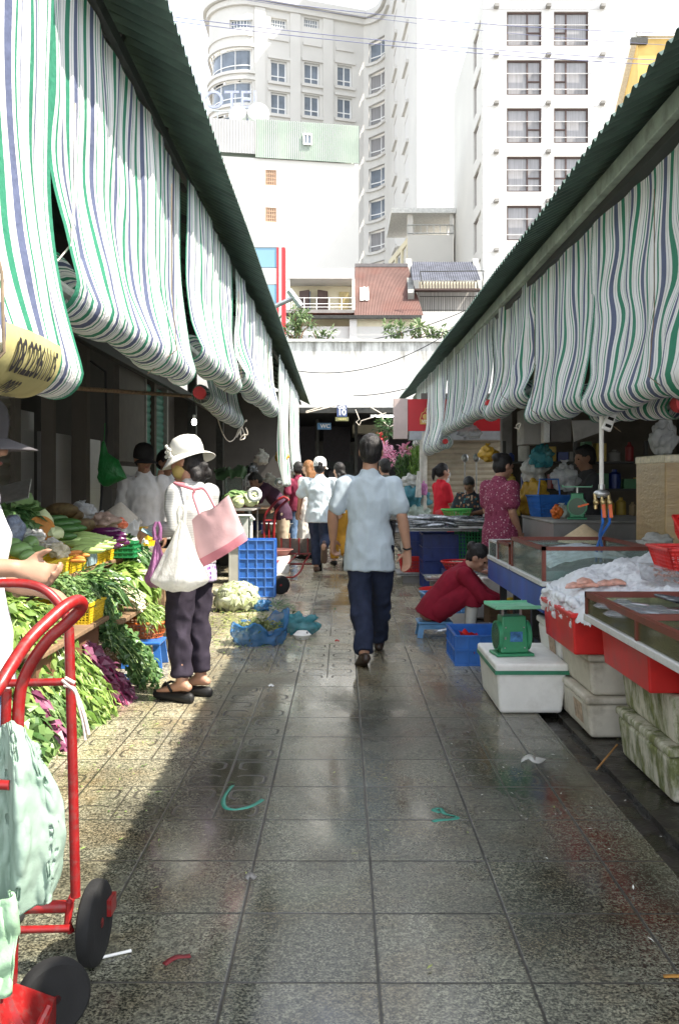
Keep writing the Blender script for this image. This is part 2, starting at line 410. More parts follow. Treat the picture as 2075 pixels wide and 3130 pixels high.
# stall fronts between the pillars: shutters, tiled panels, doorways
def shutter(p, x, y0, y1, z0, z1, name, m, facing=1, pitch=.085):
    n = max(2, int((z1-z0)/pitch))*4
    def f(u, w):
        ph = (u*n % 4); h = (0, .010, .016, .010)[int(ph)]
        return V((x+facing*h, y0+(y1-y0)*w, z0+(z1-z0)*u))
    p.mb.grid(n, 1, f, flip=facing > 0); p.done(name, m, smooth=False)
M_SHUT = mat('brown_shutter', (.10,.088,.066), .55, .2, .2, 5, .1, 50, .4, .4)
M_GSHUT = mat('green_shutter', (.05,.17,.13), .5, .2, .2, 5, .1, 50, .4, .5)
def tile_mat(name, col, s=.2, grout=(.2,.19,.17)):
    t = NT(name); ob = t.geo()
    u, v, w = t.xyz(ob)
    def e(a, k): 
        f = t.math('FRACT', t.math('DIVIDE', a, k)); return t.math('MINIMUM', f, t.math('SUBTRACT', 1.0, f))
    m_ = t.math('MINIMUM', t.math('MINIMUM', e(t.math('ADD', u, v), s), 1), e(w, s))
    j = t.ramp(m_, [(.012, 1), (.022, 0)])
    f = t.noise(ob, 6, 4)
    c = t.ramp(f, [(.3, tuple(x*.85 for x in col)), (.7, col)])
    dr = t.ramp(t.noise(t.map(ob, (1,1,.3)), 7, 5, .7), [(.55, 0), (.8, .6)])
    c = t.mix(dr, c, (.15,.13,.10))
    c = t.mix(j, c, grout)
    return t.done(t.pbr(c, .3, 0, t.bump(j, .3, -.004)))
M_TILEW = tile_mat('white_wall_tiles', (.25,.24,.23), .25)
shutter(p, -2.44, 3.2, 5.5, .1, 2.55, 'shutter', M_SHUT)
shutter(p, -2.44, 5.7, 7.0, .1, 2.55, 'shutter', M_SHUT)
p.mb.box(-2.50,-2.40,7.0,7.14,0,2.6); p.done('door_post', MATS['dim_pillar'], smooth=False); p.mb.box(-2.50,-2.40,7.94,8.02,0,2.6); p.done('door_post', MATS['dim_pillar'], smooth=False)
p.mb.box(-2.60,-2.56,7.14,7.94,0,1.9); p.mb.box(-2.56,-2.50,8.02,8.83,0,1.75); p.done('tiled_wall', M_TILEW, smooth=False)
p.mb.box(-2.58,-2.50,9.0,9.9,0,1.75); p.done('tiled_wall', M_TILEW, smooth=False); p.mb.box(-2.55,-2.42,12.3,12.9,0,1.55); p.done('tiled_wall', M_TILEW, smooth=False)
p.mb.box(-2.48,-2.42,10.4,11.75,1.55,2.6); p.done('wall_panel', mat('grey_board', (.12,.108,.095), .85, 0, .15, 6, .2, 60), smooth=False)
p.mb.box(-2.50,-2.44,10.4,11.75,0,1.50); p.done('tiled_wall', M_TILEW, smooth=False)
shutter(p, -2.42, 11.8, 12.95, .0, 2.55, 'shutter', M_GSHUT)
p.mb.box(-2.46,-2.40,11.75,11.8,0,2.6); p.mb.box(-2.46,-2.36,12.95,13.05,0,2.6); p.done('door_post', M_CONC, smooth=False)
rb = thing('market_building', 'row of fish stalls under the corrugated roof behind the glass tanks', 'building', (2.4,9,0))
p = P(rb)
roof_sheet(p.mb, 1.205, .2, 18.9, 2.9, 5.4, 5.0, -.086); p.done('roof', M_ROOF, smooth=False)
p.mb.box(1.425,1.475,.2,18.7,2.90,2.995); p.done('eave_beam', M_ROOFB, smooth=False, bevel=.006)
p.mb.box(1.476,1.56,.2,18.7,2.86,2.925)
for y in [k*1.6+.5 for k in range(12)]: p.mb.bar((1.57,y,3.05),(4.4,y,4.47),.05,.06)
p.done('roof_frame', M_DARKMETAL, smooth=False)
p.mb.box(4.6,4.75,0,13,0,4.7); p.mb.box(2.35,4.6,13.0,13.15,0,3.5); p.done('back_wall', mat('dark_plaster', (.10,.085,.065), .9, 0, .25, 3, .2, 30), smooth=False)
for y in (3.0, 12.9):
    p.mb.box(2.18,2.32,y-.07,y+.07,0,3.4); p.done('pillar', M_CONC, smooth=False, bevel=.008)
p.mb.tube([(1.30,14.9,0),(1.30,14.9,2.1)], .06); p.done('post', mat('pale_post', (.5,.48,.42), .7, 0, .2, 8, .2, 40, .3, .5))
p.mb.grid(96, 1, lambda u, w: V((1.36+1.62*w, 15.2-(0,.012,.02,.012)[round(u*96) % 4], 2.14*u))); p.done('shutter', mat('tan_shutter', (.42,.37,.28), .6, .1, .12, 4, .1, 50, .3, .3), smooth=False)
for x0, x1, z1 in ((1.28,1.36,2.2),(2.98,3.06,2.3)): p.mb.box(x0,x1,15.12,15.24,0,z1); p.done('shutter_rail', mat('pale_rail', (.45,.42,.36), .6, 0, .2, 9), smooth=False)
p.mb.box(1.3,4.5,15.3,15.4,0,2.75); p.done('end_wall', M_CONC, smooth=False)

# parapet wall over the gate, and the covered hall behind it
def stained_wall_mat():
    t = NT('stained_white_wall'); p = t.geo(); x, y, z = t.xyz(p)
    st = t.noise(t.map(p, (3.2,3.2,.5)), 1.6, 8, .75)
    hg = t.math('MULTIPLY', t.math('SUBTRACT', z, 3.6), .85, clamp=True)
    s_ = t.ramp(t.math('MULTIPLY_ADD', hg, .26, st), [(.66, 0), (.86, 1)])
    c = t.mix(t.math('MULTIPLY', s_, .8), t.ramp(t.noise(p, 2, 4), [(.3, (.56,.545,.51)), (.7, (.68,.67,.64))]), (.13,.12,.10))
    return t.done(t.pbr(c, .85, 0, t.bump(t.noise(p, 25, 4), .2, .01)))
M_STWALL = stained_wall_mat()
pw = thing('parapet_wall', 'long stained white parapet wall over the dark market gate', 'wall', (.5,24,3.2))
p = P(pw)
p.mb.box(-5,8,24,24.25,3.2,4.86); p.done('wall', M_STWALL, smooth=False)
p.mb.box(-5,8,23.94,24.31,4.863,4.93); p.done('coping', mat('wall_coping', (.62,.61,.58), .85, 0, .15, 4, .2, 40, .3, .6, (.1,.09,.08), 5), smooth=False)
p.mb.box(-5,8,23.9,24.2,3.06,3.195); p.done('gate_beam', M_DARKMETAL, smooth=False)
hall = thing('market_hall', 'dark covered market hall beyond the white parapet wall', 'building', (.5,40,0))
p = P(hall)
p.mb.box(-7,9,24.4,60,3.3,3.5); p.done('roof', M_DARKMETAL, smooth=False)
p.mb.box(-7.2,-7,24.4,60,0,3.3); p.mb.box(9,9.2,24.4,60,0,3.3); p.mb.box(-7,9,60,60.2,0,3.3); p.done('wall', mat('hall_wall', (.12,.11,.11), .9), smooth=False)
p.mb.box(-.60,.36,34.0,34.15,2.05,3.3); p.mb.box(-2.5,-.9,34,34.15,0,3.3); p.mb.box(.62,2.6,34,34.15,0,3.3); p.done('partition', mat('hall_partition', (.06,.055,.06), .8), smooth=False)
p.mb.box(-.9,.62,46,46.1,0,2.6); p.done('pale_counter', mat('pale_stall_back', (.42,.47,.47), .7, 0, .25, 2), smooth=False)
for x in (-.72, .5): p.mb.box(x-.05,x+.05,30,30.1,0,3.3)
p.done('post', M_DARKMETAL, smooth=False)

# ---------------- buildings behind ----------------
M_WH = mat('white_render', (.60,.585,.55), .85, 0, .05, .35, .05, 8, .2, .25, (.55,.53,.50), .5)
M_WH2 = mat('white_panel', (.60,.585,.56), .8, 0, .04, .3, .03, 6, .2, .2, (.6,.58,.55), .4)
M_CREAM = mat('cream_render', (.70,.64,.47), .85, 0, .12, 1.2, .1, 12, .2, .5, (.35,.30,.22), 1.2)
M_YEL = mat('yellow_render', (.55,.38,.13), .85, 0, .12, 1.2, .1, 12, .2, .4, (.3,.22,.1), 1.0)
M_GLASS = mat('window_glass', (.16,.19,.23), .12, 0, .3, .8, 0, 60, .6)
M_CURT = mat('window_curtain', (.24,.235,.24), .5, 0, .18, 5, .4, 12, .5, 0, stretch=(4,1,.15))
M_BRFR = mat('brown_window_frame', (.075,.045,.038), .6, 0, .2, 5)
M_WHFR = mat('white_window_frame', (.75,.75,.74), .6, 0, .05, 5)
class Facade:
    # a wall along a plan path, with real openings; s runs along the path, z up
    def __init__(s, t, path): 
        s.t = t; s.path = [V((x,y,0)) for x, y in path]; s.L = [0]
        for a, b in zip(s.path, s.path[1:]): s.L.append(s.L[-1]+(b-a).length)
    def at(s, d, z, out=0):
        i = 0
        while i < len(s.L)-2 and d > s.L[i+1]: i += 1
        a, b = s.path[i], s.path[i+1]; k = (b-a).normalized(); q = a+k*(d-s.L[i])
        return V((q.x+k.y*out, q.y-k.x*out, z))
    def s_px(s, px):     # distance along the path where a sight line meets it
        r = (px-CX)/FPX
        for i, (a, b) in enumerate(zip(s.path, s.path[1:])):
            d = b-a; den = d.x-r*d.y
            if abs(den) < 1e-9: continue
            k = (r*a.y-a.x)/den
            if -1e-6 <= k <= 1+1e-6 or len(s.path) == 2: return s.L[i]+k*(s.L[i+1]-s.L[i])
        return s.L[-1]*(r*s.path[0].y > 0)
    def z_py(s, d, py): return HC-(py-CY)/FPX*s.at(d, 0).y
    def wall(s, s0, s1, z0, z1, holes, depth, m, name='wall'):
        p = P(s.t); cs = [x for x in s.L if s0 < x < s1]
        xs = sorted(set([s0,s1]+cs+[h[i] for h in holes for i in (0,1)])); zs = sorted(set([z0,z1]+[h[i] for h in holes for i in (2,3)]))
        for a, b in zip(xs, xs[1:]):
            for c, d in zip(zs, zs[1:]):
                mx, mz = (a+b)/2, (c+d)/2
                if any(h[0] < mx < h[1] and h[2] < mz < h[3] for h in holes): continue
                p.mb.quad(s.at(a,c), s.at(b,c), s.at(b,d), s.at(a,d))
        for h in holes:
            a, b, c, d = h[:4]
            p.mb.quad(s.at(a,c), s.at(a,d), s.at(a,d,-depth), s.at(a,c,-depth)); p.mb.quad(s.at(b,c), s.at(b,c,-depth), s.at(b,d,-depth), s.at(b,d))
            p.mb.quad(s.at(a,c), s.at(a,c,-depth), s.at(b,c,-depth), s.at(b,c)); p.mb.quad(s.at(a,d), s.at(b,d), s.at(b,d,-depth), s.at(a,d,-depth))
        return p.done(name, m, smooth=False)
    def window(s, h, depth, fm, gm, vs=(.5,), hs=(), fw=.07, bars=None, proud=.0, cur=None):
        # frame with mullions at the given fractions, pane behind
        a, b, c, d = h; p = P(s.t); o = -depth+.10+proud
        def st(a0, b0, c0, d0, o_=o, th=.07):
            n = max(1, sum(1 for x in s.L if a0 < x < b0)+1); xs = [a0]+[x for x in s.L if a0 < x < b0]+[b0]
            for q0, q1 in zip(xs, xs[1:]):
                P8 = [s.at(q0,c0,o_), s.at(q1,c0,o_), s.at(q1,d0,o_), s.at(q0,d0,o_)]; B8 = [s.at(q0,c0,o_-th), s.at(q1,c0,o_-th), s.at(q1,d0,o_-th), s.at(q0,d0,o_-th)]
                p.mb.add(P8+B8, [(0,1,2,3),(0,4,5,1),(1,5,6,2),(2,6,7,3),(3,7,4,0)])
        st(a,b,c,c+fw); st(a,b,d-fw,d); st(a,a+fw,c+fw,d-fw); st(b-fw,b,c+fw,d-fw)
        for v in vs:
            x = a+(b-a)*v; st(x-fw*.45,x+fw*.45,c+fw,d-fw,o-.004)
        for it in hs:
            hz, f0, f1 = it if isinstance(it, tuple) else (it, 0, 1)
            z = c+(d-c)*hz; st(a+fw+(b-a-2*fw)*f0, a+fw+(b-a-2*fw)*f1, z-fw*.4, z+fw*.4, o-.008)
        fr = p.done('window', fm, smooth=False)
        q = P(s.t); xs = [a]+[x for x in s.L if a < x < b]+[b]
        for q0, q1 in zip(xs, xs[1:]): q.mb.quad(s.at(q0,c,o-.06), s.at(q1,c,o-.06), s.at(q1,d,o-.06), s.at(q0,d,o-.06))
        pn = q.done('pane', gm, smooth=False); pn.parent = fr
        return fr
    def slab(s, s0, s1, z0, z1, out, m, name):
        p = P(s.t); xs = [s0]+[x for x in s.L if s0 < x < s1]+[s1]
        for a, b in zip(xs, xs[1:]):
            A = [s.at(a,z0,out), s.at(b,z0,out), s.at(b,z1,out), s.at(a,z1,out)]; B = [s.at(a,z0,-.05), s.at(b,z0,-.05), s.at(b,z1,-.05), s.at(a,z1,-.05)]
            p.mb.add(A+B, [(0,1,2,3),(0,4,5,1),(3,2,6,7),(0,3,7,4),(1,5,6,2)])
        return p.done(name, m, smooth=False)
def body(t, pts, z0, z1, m, name='wall'):      # plain extruded plan behind the facade
    p = P(t); n = len(pts); p.mb.add([V((x,y,z)) for z in (z0,z1) for x,y in pts], [tuple(range(n-1,-1,-1)), tuple(range(n,2*n))]+[(i,(i+1)%n,n+(i+1)%n,n+i) for i in range(n)])
    return p.done(name, m, smooth=False)

# apartment block on the right of the street, brown windows
ap = thing('apartment_building', 'tall white panelled apartment block with brown framed windows in pairs', 'building', (7.3,44,0))
f = Facade(ap, [((1475-CX)/FPX*42,42),((1878-CX)/FPX*42,42)])
sl = f.s_px; hol = []; rows = [(35,140),(183,290),(330,437),(478,586),(628,735),(777,884),(925,1032)]
for i, (a, b) in enumerate(rows):
    for (x0, x1) in ((1548,1654),(1692,1797)):
        hol.append((sl(x0),sl(x1),f.z_py(0,b),f.z_py(0,a)))
ztop = f.z_py(0,-16)
f.wall(0, f.L[-1], 0, ztop, hol, .18, M_WH2)
for i, h in enumerate(hol):
    if i % 2 == 0: f.window(h, .18, M_BRFR, M_CURT, (.6,), ((.40,.6,1),), .07)
    else: f.window(h, .18, M_BRFR, M_CURT, (.36,), ((.40,0,.36),), .07)
for a, b in rows:
    z = f.z_py(0,a-7)
    f.slab(0, f.L[-1], z-.02, z+.02, .012, mat('panel_joint', (.55,.54,.53), .9), 'panel_joint')
    p = P(ap)
    for x in (1515,1673,1838): q = f.at(sl(x), z+.07, .14); p.mb.obox(q, (.20,.28,.13)); p.done('wall_lamp', M_CONC, smooth=False)
    for k in (1,2): f.slab(0, f.L[-1], z-k*.7-.012, z-k*.7+.012, .010, MATS['panel_joint'], 'panel_joint')
fs = Facade(ap, [((1475-CX)/FPX*42,52.85),((1475-CX)/FPX*42,42.003)])
hs_ = [(7.85,10.2,f.z_py(0,b),f.z_py(0,a)) for a, b in rows]
fs.wall(0, fs.L[-1], 0, ztop-.01, hs_, .2, M_WH)
for h in hs_: fs.window(h, .2, M_BRFR, M_GLASS, (.5,), (), .1)
body(ap, [(6.36,42.3),(12.05,42.3),(12.05,52.8),(6.6,52.8)], 0, ztop-.02, M_WH, 'core')
f.slab(0, f.L[-1], ztop, ztop+.25, .25, M_WH2, 'cornice')
# white tower with the curved hotel wing
ho = thing('hotel_building', 'tall white hotel with a rounded corner wing and a blank tower wall', 'building', (0,84,0))
def arc(cx, cy, r, a0, a1, n): return [(cx+r*cos(radians(a0+(a1-a0)*i/n)), cy+r*sin(radians(a0+(a1-a0)*i/n))) for i in range(n+1)]
pl = [(-11.2,92)]+arc(-8.0,80.9,3.2,180,270,10)+[(1.65,80.9),(2.0,80.95)]+arc(2.0,79.2,1.75,90,0,8)[1:]
pl = [(-11.2,92)]+arc(-7.9,81.0,3.25,180,275,10)+[(2.0,81.2)]+[(2.6,81.0),(3.2,80.5),(3.6,79.8),(3.85,79.0),(4.05,77.5),(4.86,60.5)]
f = Facade(ho, pl); sl = f.s_px; hol = []; spec = []
def addw(px0, px1, py0, py1, kind):
    a, b = sl(px0), sl(px1); zc = f.at((a+b)/2,0).y
    h = (a, b, HC-(py1-CY)/FPX*zc, HC-(py0-CY)/FPX*zc); hol.append(h); spec.append(kind); return h
for k, (a, b) in enumerate(((178,244),(276,342),(374,440))): addw(655,771,a,b,'c')
for (a, b) in ((186,250),(284,348),(382,446)):
    for i, (x0, x1) in enumerate(((828,877),(930,977),(1031,1076))): addw(x0,x1,a+i*7,b+i*7,'f')
for k in range(9): addw(1127,1175,122+97*k,184+97*k,'r')
s1, s2 = f.L[-2], f.L[-1]
for k in range(12):
    zc = 30.3-2.72*(k-3)
    for w0 in (3.0, 10.2): h = (s1+w0, s1+w0+2.2, zc, zc+1.75); hol.append(h); spec.append('t')
for x0, x1 in ((702,772),(828,878),(930,976)): addw(x0,x1,56,84,'l')
ZT = HC-(30-CY)/FPX*79.5
f.wall(0, f.L[-2], 8, ZT, [h for h in hol if h[1] < s1], .35, M_WH)
f.wall(f.L[-2], f.L[-1], 8, 52, [h for h in hol if h[0] > s1], .35, M_WH, 'wall')
for h, k in zip(hol, spec):
    if k == 'c': f.window(h, .35, M_WHFR, M_GLASS, (.14,.3,.48,.66,.83), (.28,), .10)
    elif k in 'fr': f.window(h, .35, M_WHFR, M_CURT if ru(0,1) < .4 else M_GLASS, (.5,), (.3,), .11)
    elif k == 't': f.window(h, .35, M_WHFR, M_GLASS, (.5,), (.3,), .1)
    else: f.window(h, .35, M_WHFR, M_GLASS, (.15,.3,.45,.6,.75,.9), (.5,), .07)
f.slab(f.L[0], f.L[-2]-.2, ZT, ZT+.55, .55, M_WH, 'cornice'); f.slab(f.L[0], f.L[-2]-.2, ZT-.5, ZT-.05, .25, M_WH, 'cornice')
for h, k in zip(hol, spec):
    if k == 'l': continue
    f.slab(h[0]-.25, h[1]+.25, h[2]-.28, h[2]-.04, .18, M_WH, 'window_sill')
    if k in 'fc': f.slab(h[0]-.25, h[1]+.25, h[3]+.10, h[3]+.34, .15, M_WH, 'lintel')
for x0, x1 in ((672,772),(822,882),(926,982),(1026,1080)):
    a, b = sl(x0), sl(x1); f.slab(a, b, HC-(164-CY)/FPX*81, HC-(155-CY)/FPX*81, .12, M_WH, 'wall_moulding')
for x in (778,886,986):
    a = sl(x); f.slab(a, a+.9, 8, ZT-.52, .14, M_WH, 'pilaster')
body(ho, [(4.87,60.5),((1388-CX)/FPX*60.5,60.5),(7.3,79),(4.06,78.5)], 8, 52.1, M_WH2, 'tower')
body(ho, [(-11,91),(-10,83),(1.8,81.9),(4.3,81.4),(5,92)], 8, ZT-.1, M_WH, 'core')
p = P(ho); A = W(985,45,84); p.mb.box(A.x,A.x+3.4,84,86,ZT,ZT+1.3); p.done('roof_hut', M_DARKMETAL, smooth=False)
# pale house with the green steel attic in front of the hotel
pb = thing('attic_house', 'plain white house with a pale green corrugated attic and two small windows', 'building', (-2,48,0))
f = Facade(pb, [(-8,45.2),((1096-CX)/FPX*46.8,46.8)]); sl = f.s_px
hol = []
for x0, x1, a, b in ((811,845,518,566),(811,845,633,678)):
    q = sl(x0); hol.append((q, sl(x1), f.z_py(q,b), f.z_py(q,a)))
zt = f.z_py(sl(1000),496)
f.wall(0, f.L[-1], 0, zt, hol, .12, M_WH)
for h in hol: f.window(h, .12, mat('tan_window_grille', (.40,.26,.17), .7), mat('tan_pane', (.34,.27,.21), .6), (.2,.4,.6,.8), (.25,.5,.75), .05)
body(pb, [(-8,45.6),(.6,47.1),(.8,53),(-8,53)], 0, zt-.02, M_WH, 'core')
M_GATT = mat('pale_green_cladding', (.30,.355,.305), .7, 0, .08, .8, .05, 20, .3, .3, (.5,.5,.45), .6)
zb = zt; zg = f.z_py(sl(900),374)
p = P(pb); sA, sB = sl(781), f.L[-1]; n = 150
p.mb.grid(n, 1, lambda u, w: f.at(sA+(sB-sA)*u, zb+(zg-zb)*w, .10+.03*(round(u*n) % 3 == 0))); p.done('green_cladding', M_GATT, smooth=False)
sA, sB = sl(640), sl(780)
p.mb.grid(60, 1, lambda u, w: f.at(sA+(sB-sA)*u, f.z_py(sl(700),468)+(zg-.1-f.z_py(sl(700),468))*w, .10+.02*(round(u*60) % 2))); p.done('grey_cladding', mat('pale_grey_cladding', (.33,.33,.33), .7, 0, .08, .8), smooth=False)
q = sl(925); f.window((q, sl(952), f.z_py(q,446), f.z_py(q,412)), 0, M_WHFR, M_GLASS, (.5,), (), .07, proud=.12)
body(pb, [(-7.9,45.5),(.55,47.0),(.75,53),(-7.9,53)], zb, zg-.02, M_GATT, 'attic_core')
for cx_, cy_, r in ((728,352,.46),(790,350,.56)):
    c = W(cx_,cy_,47.5)
    tk = thing('water_tank', 'smaller round steel water tank on the roof edge' if r < .5 else 'larger round steel water tank on the roof', 'water tank', (c.x,47.5,zg))
    p = P(tk); p.mb.ell((c.x,47.5,c.z), (r,r,r*.98), 20, 12); p.done('tank', mat('pale_steel', (.72,.72,.71), .35, .3, .08, 3))
    p.mb.tube([(c.x,47.5,zg-.1),(c.x,47.5,c.z-r*.8)], r*.5); p.done('stand', M_CONC)
for a, b in ((830,905),(938,1012)):
    A = W(a,372,48.0); B = W(b,374,48.0); t_ = thing('solar_heater', 'tilted dark solar panel on the green attic roof, nearer the water tanks' if a < 900 else 'tilted dark solar panel on the green attic roof, farther from the water tanks', 'solar panel', (A.x,48,zg))
    p = P(t_); p.mb.add([(A.x+.1,47.6,zg+.42),(A.x+.1,49,zg+.42),(B.x,49,zg+.05),(B.x,47.6,zg+.05),(A.x+.1,47.6,zg+.38),(A.x+.1,49,zg+.38),(B.x,49,zg+.01),(B.x,47.6,zg+.01)], [(0,3,2,1),(4,5,6,7),(0,4,7,3),(1,2,6,5),(0,1,5,4),(3,7,6,2)]); p.done('panel', mat('dark_solar_glass', (.04,.04,.045), .3), smooth=False)
    p.mb.bar((A.x+.12,47.6,zg),(A.x+.12,47.6,zg+.4),.05,.05); p.mb.bar((A.x+.12,47.6,zg),(A.x+.5,47.6,zg+.25),.05,.05); p.done('stand', M_STEEL, smooth=False)
sg = thing('roof_sign', 'pale lettering standing in a row on the rooftop before the rounded hotel corner', 'sign', W(700,340,50)[:])
tm = text_mesh('HOTEL', 1.32, mat('sign_letters', (.30,.32,.44), .5), parent=sg, extrude=.06, bold=.0); tm.rotation_euler = (pi/2,0,0); tm.location = (-.22,0,.55)
p = MB(); p.bar((-1.9,0,.02),(1.6,0,.02),.05,.05)
for x in (-1.8,-.6,.6,1.5): p.bar((x,.05,-1.2),(x,.05,.1),.05,.05)
p.build('rail', M_STEEL, sg, smooth=False)
# terrace house between tower and apartment block
th = thing('terrace_house', 'white house with a covered open roof terrace below the blank tower', 'building', (5,54,0))
Y = 52.0; X0, X1, X2 = (1203-CX)/FPX*Y, (1245-CX)/FPX*Y, (1385-CX)/FPX*Y
def zz(py, Y): return HC-(py-CY)/FPX*Y
body(th, [(X1,Y),(X2,Y),(X2+.3,Y+6),(X1-.3,Y+6)], 0, zz(718,Y), M_WH, 'wall')
p = P(th)
p.mb.box(X1,X1+.3,Y,Y+.3,zz(718,Y)+.003,zz(655,Y)); p.done('post', M_WH, smooth=False); p.mb.box(X2-.2,X2,Y,Y+.3,zz(718,Y)+.003,zz(655,Y)); p.done('post', M_WH, smooth=False); p.mb.box(X1-.3,X2,Y+4.5,Y+4.7,zz(718,Y)+.003,zz(690,Y)); p.done('rear_parapet', M_WH, smooth=False)
p.mb.box(X1-.9,X2+.1,Y-.3,Y+5,zz(655,Y),zz(640,Y)); p.done('roof', mat('terrace_roof', (.6,.6,.58), .7), smooth=False)
for z in (zz(716,Y)+.5,zz(716,Y)+.05): p.mb.tube([(X1,Y-.02,z),(X2,Y-.02,z)], .03)
for k in range(8): p.mb.tube([(X1+(X2-X1)*k/7,Y-.02,zz(716,Y)),(X1+(X2-X1)*k/7,Y-.02,zz(716,Y)+.5)], .02)
p.done('railing', M_STEEL)
f = Facade(th, [(X0,Y+5.5),(X1,Y+.02)]); hol = [(.6+k*1.7,1.9+k*1.7,z0,z0+1.6) for k in range(3) for z0 in (zz(800,Y)-.6,zz(800,Y)-3.2,zz(740,Y)-.2)]
hol = [h for h in hol if h[3] < zz(718,Y)+1 and h[1] < f.L[-1]]
f.wall(0, f.L[-1], 0, zz(725,Y), hol, .2, M_CREAM)
for h in hol: f.window(h, .2, M_WHFR, M_GLASS, (.5,), (.5,), .08)
# yellow house far right
yh = thing('yellow_house', 'yellow rendered building peeking over the fish stall roof', 'building', (20,58,0))
a, b, c = (1872-CX)/FPX*66, (1948-CX)/FPX*58, 22.0
body(yh, [(b,58),(c+4,58),(c+4,70),(a+.5,66)], 0, zz(118,58), M_YEL, 'wall')
p = P(yh); p.mb.bar((a+.4,66.2,zz(118,58)-1.2),(b-.1,57.9,zz(118,58)+.2),.5,.5); p.mb.bar((b-.1,57.9,zz(118,58)+.2),(c+4,57.9,zz(118,58)+.2),.35,.3); p.done('parapet', mat('pale_parapet', (.6,.58,.52), .8), smooth=False)
p.mb.obox((b+.0,57.8,zz(118,58)-.25), (1.0,.3,.35)); p.mb.bar((a+1.1,63.5,0),(a+1.1,63.5,zz(150,60)),.25,.12); p.done('gutter', M_DARKMETAL, smooth=False)
# bank style sign tower: blue and white panel with red stripes
sp = thing('sign_tower', 'tall blue and white panelled sign tower edged with red stripes', 'sign', (-2.1,30,0))
p = P(sp); Y = 30.0; x0, x1, x2, x3, x4 = [(q-CX)/FPX*Y for q in (740,846,853,861,872)]
for i, (a, b, m) in enumerate(((756,818,'b'),(818,870,'w'),(870,935,'b'),(935,1000,'b2'))):
    p.mb.box(x0,x1,Y,Y+.4,zz(b,Y)+.01,zz(a,Y)-.01); p.done('panel', {'b': mat('sky_blue_panel', (.19,.34,.44), .5, 0, .08, .6), 'w': M_WH2, 'b2': mat('mid_blue_panel', (.10,.20,.42), .5, 0, .08, .6)}[m], smooth=False)
p.mb.box(x0,x4,Y-.02,Y+.4,zz(756,Y),zz(746,Y)); p.mb.box(x2,x3,Y-.02,Y+.4,4.6,zz(756,Y)-.003); p.done('white_stripe', M_WH2, smooth=False)
p.mb.box(x1,x2,Y-.025,Y+.4,4.6,zz(756,Y)-.003); p.mb.box(x3,x4,Y-.025,Y+.4,4.6,zz(756,Y)-.003); p.done('red_stripe', mat('red_panel', (.45,.03,.035), .5, 0, .06, 1), smooth=False)
# row houses over the parapet
Y = 33.0
def X_(px, Y=33.0): return (px-CX)/FPX*Y
bh = thing('balcony_house', 'small cream house with a balcony, white awning fascia and open shutters', 'house', (X_(980),34,0))
p = P(bh)
p.mb.box(X_(880),X_(1082),Y+1.2,Y+4,4,zz(820,Y)); p.done('wall', M_CREAM, smooth=False)
p.mb.box(X_(876),X_(1080),Y-.1,Y+1.3,zz(853,Y),zz(822,Y)); p.done('canopy', M_WH, smooth=False)
p.mb.box(X_(872),X_(1084),Y-.12,Y+1.2,zz(958,Y),zz(948,Y)); p.done('balcony_floor', M_CONC, smooth=False)
for x0, x1, z1, z0, m in ((922,946,870,932,M_GLASS),(950,975,872,934,M_CREAM),(1036,1068,872,938,mat('yellow_shutter', (.52,.42,.2), .7))):
    p.mb.box(X_(x0),X_(x1),Y+1.14,Y+1.2,zz(z0,Y),zz(z1,Y)); p.done('window', m, smooth=False)
for x0, a in ((920,.9),(978,-.9)):
    p.mb.obox((X_(x0)+.08,Y+.95,(zz(934,Y)+zz(870,Y))/2), (.05,.42,.7), (0,0,a)); p.done('shutter', M_BRFR, smooth=False)
for z in (zz(912,Y), zz(930,Y), zz(940,Y)): p.mb.tube([(X_(892),Y-.08,z),(X_(1082),Y-.08,z)], .012)
for k in range(6): p.mb.tube([(X_(892+k*38),Y-.08,zz(948,Y)),(X_(892+k*38),Y-.08,zz(910,Y))], .014)
p.done('railing', M_WHFR)
for x in (882,1080): p.mb.box(X_(x)-.05,X_(x)+.05,Y-.08,Y+.02,zz(948,Y),zz(853,Y))
p.done('post', M_WH, smooth=False)
M_RUST = mat('rusty_corrugated_steel', (.135,.078,.066), .75, .1, .25, 1.2, .15, 30, .3, .5, (.15,.05,.035), .9)
p.mb.grid(60, 2, lambda u, w: V((X_(885)+(X_(1085)-X_(885))*u, Y-.25+.5*w, zz(975,Y)+.22*w+.02*(round(u*60) % 2)))); p.done('tile_canopy', mat('red_roof_tiles', (.34,.13,.08), .8, 0, .3, 3), smooth=False)
rh = thing('rusty_roof_house', 'low house under a broad rusty corrugated roof with one white patch', 'house', (X_(1180),35,0))
p = P(rh); n = 84
def rf(u, w): 
    x0 = X_(1082)+(X_(1087)-X_(1082))*w; x1 = X_(1292)+(X_(1250,34.2)-X_(1292))*w
    return V((x0+(x1-x0)*u, 32.7+2.2*w, zz(965,32.7)+(zz(812,34.9)-zz(965,32.7))*w+.025*(round(u*n) % 2)))
p.mb.grid(n, 5, rf); p.done('roof', M_RUST, smooth=False)
p.mb.grid(4, 1, lambda u, w: rf(.09+.14*u, .26+.26*w)+V((0,-.02,.05))); p.done('roof_patch', M_WH, smooth=False)
p.mb.bar(rf(0,1),rf(1,1),.2,.12); p.done('ridge', mat('dark_ridge', (.13,.12,.12), .8), smooth=False)
p.mb.box(X_(1078),X_(1290),32.9,36,3,zz(968,32.7)-.05); p.done('wall', M_CREAM, smooth=False)
p.mb.box(X_(890),X_(1285),32.55,32.7,zz(972,32.6)-.02,zz(962,32.6)-.02); p.done('gutter', M_DARKMETAL, smooth=False)
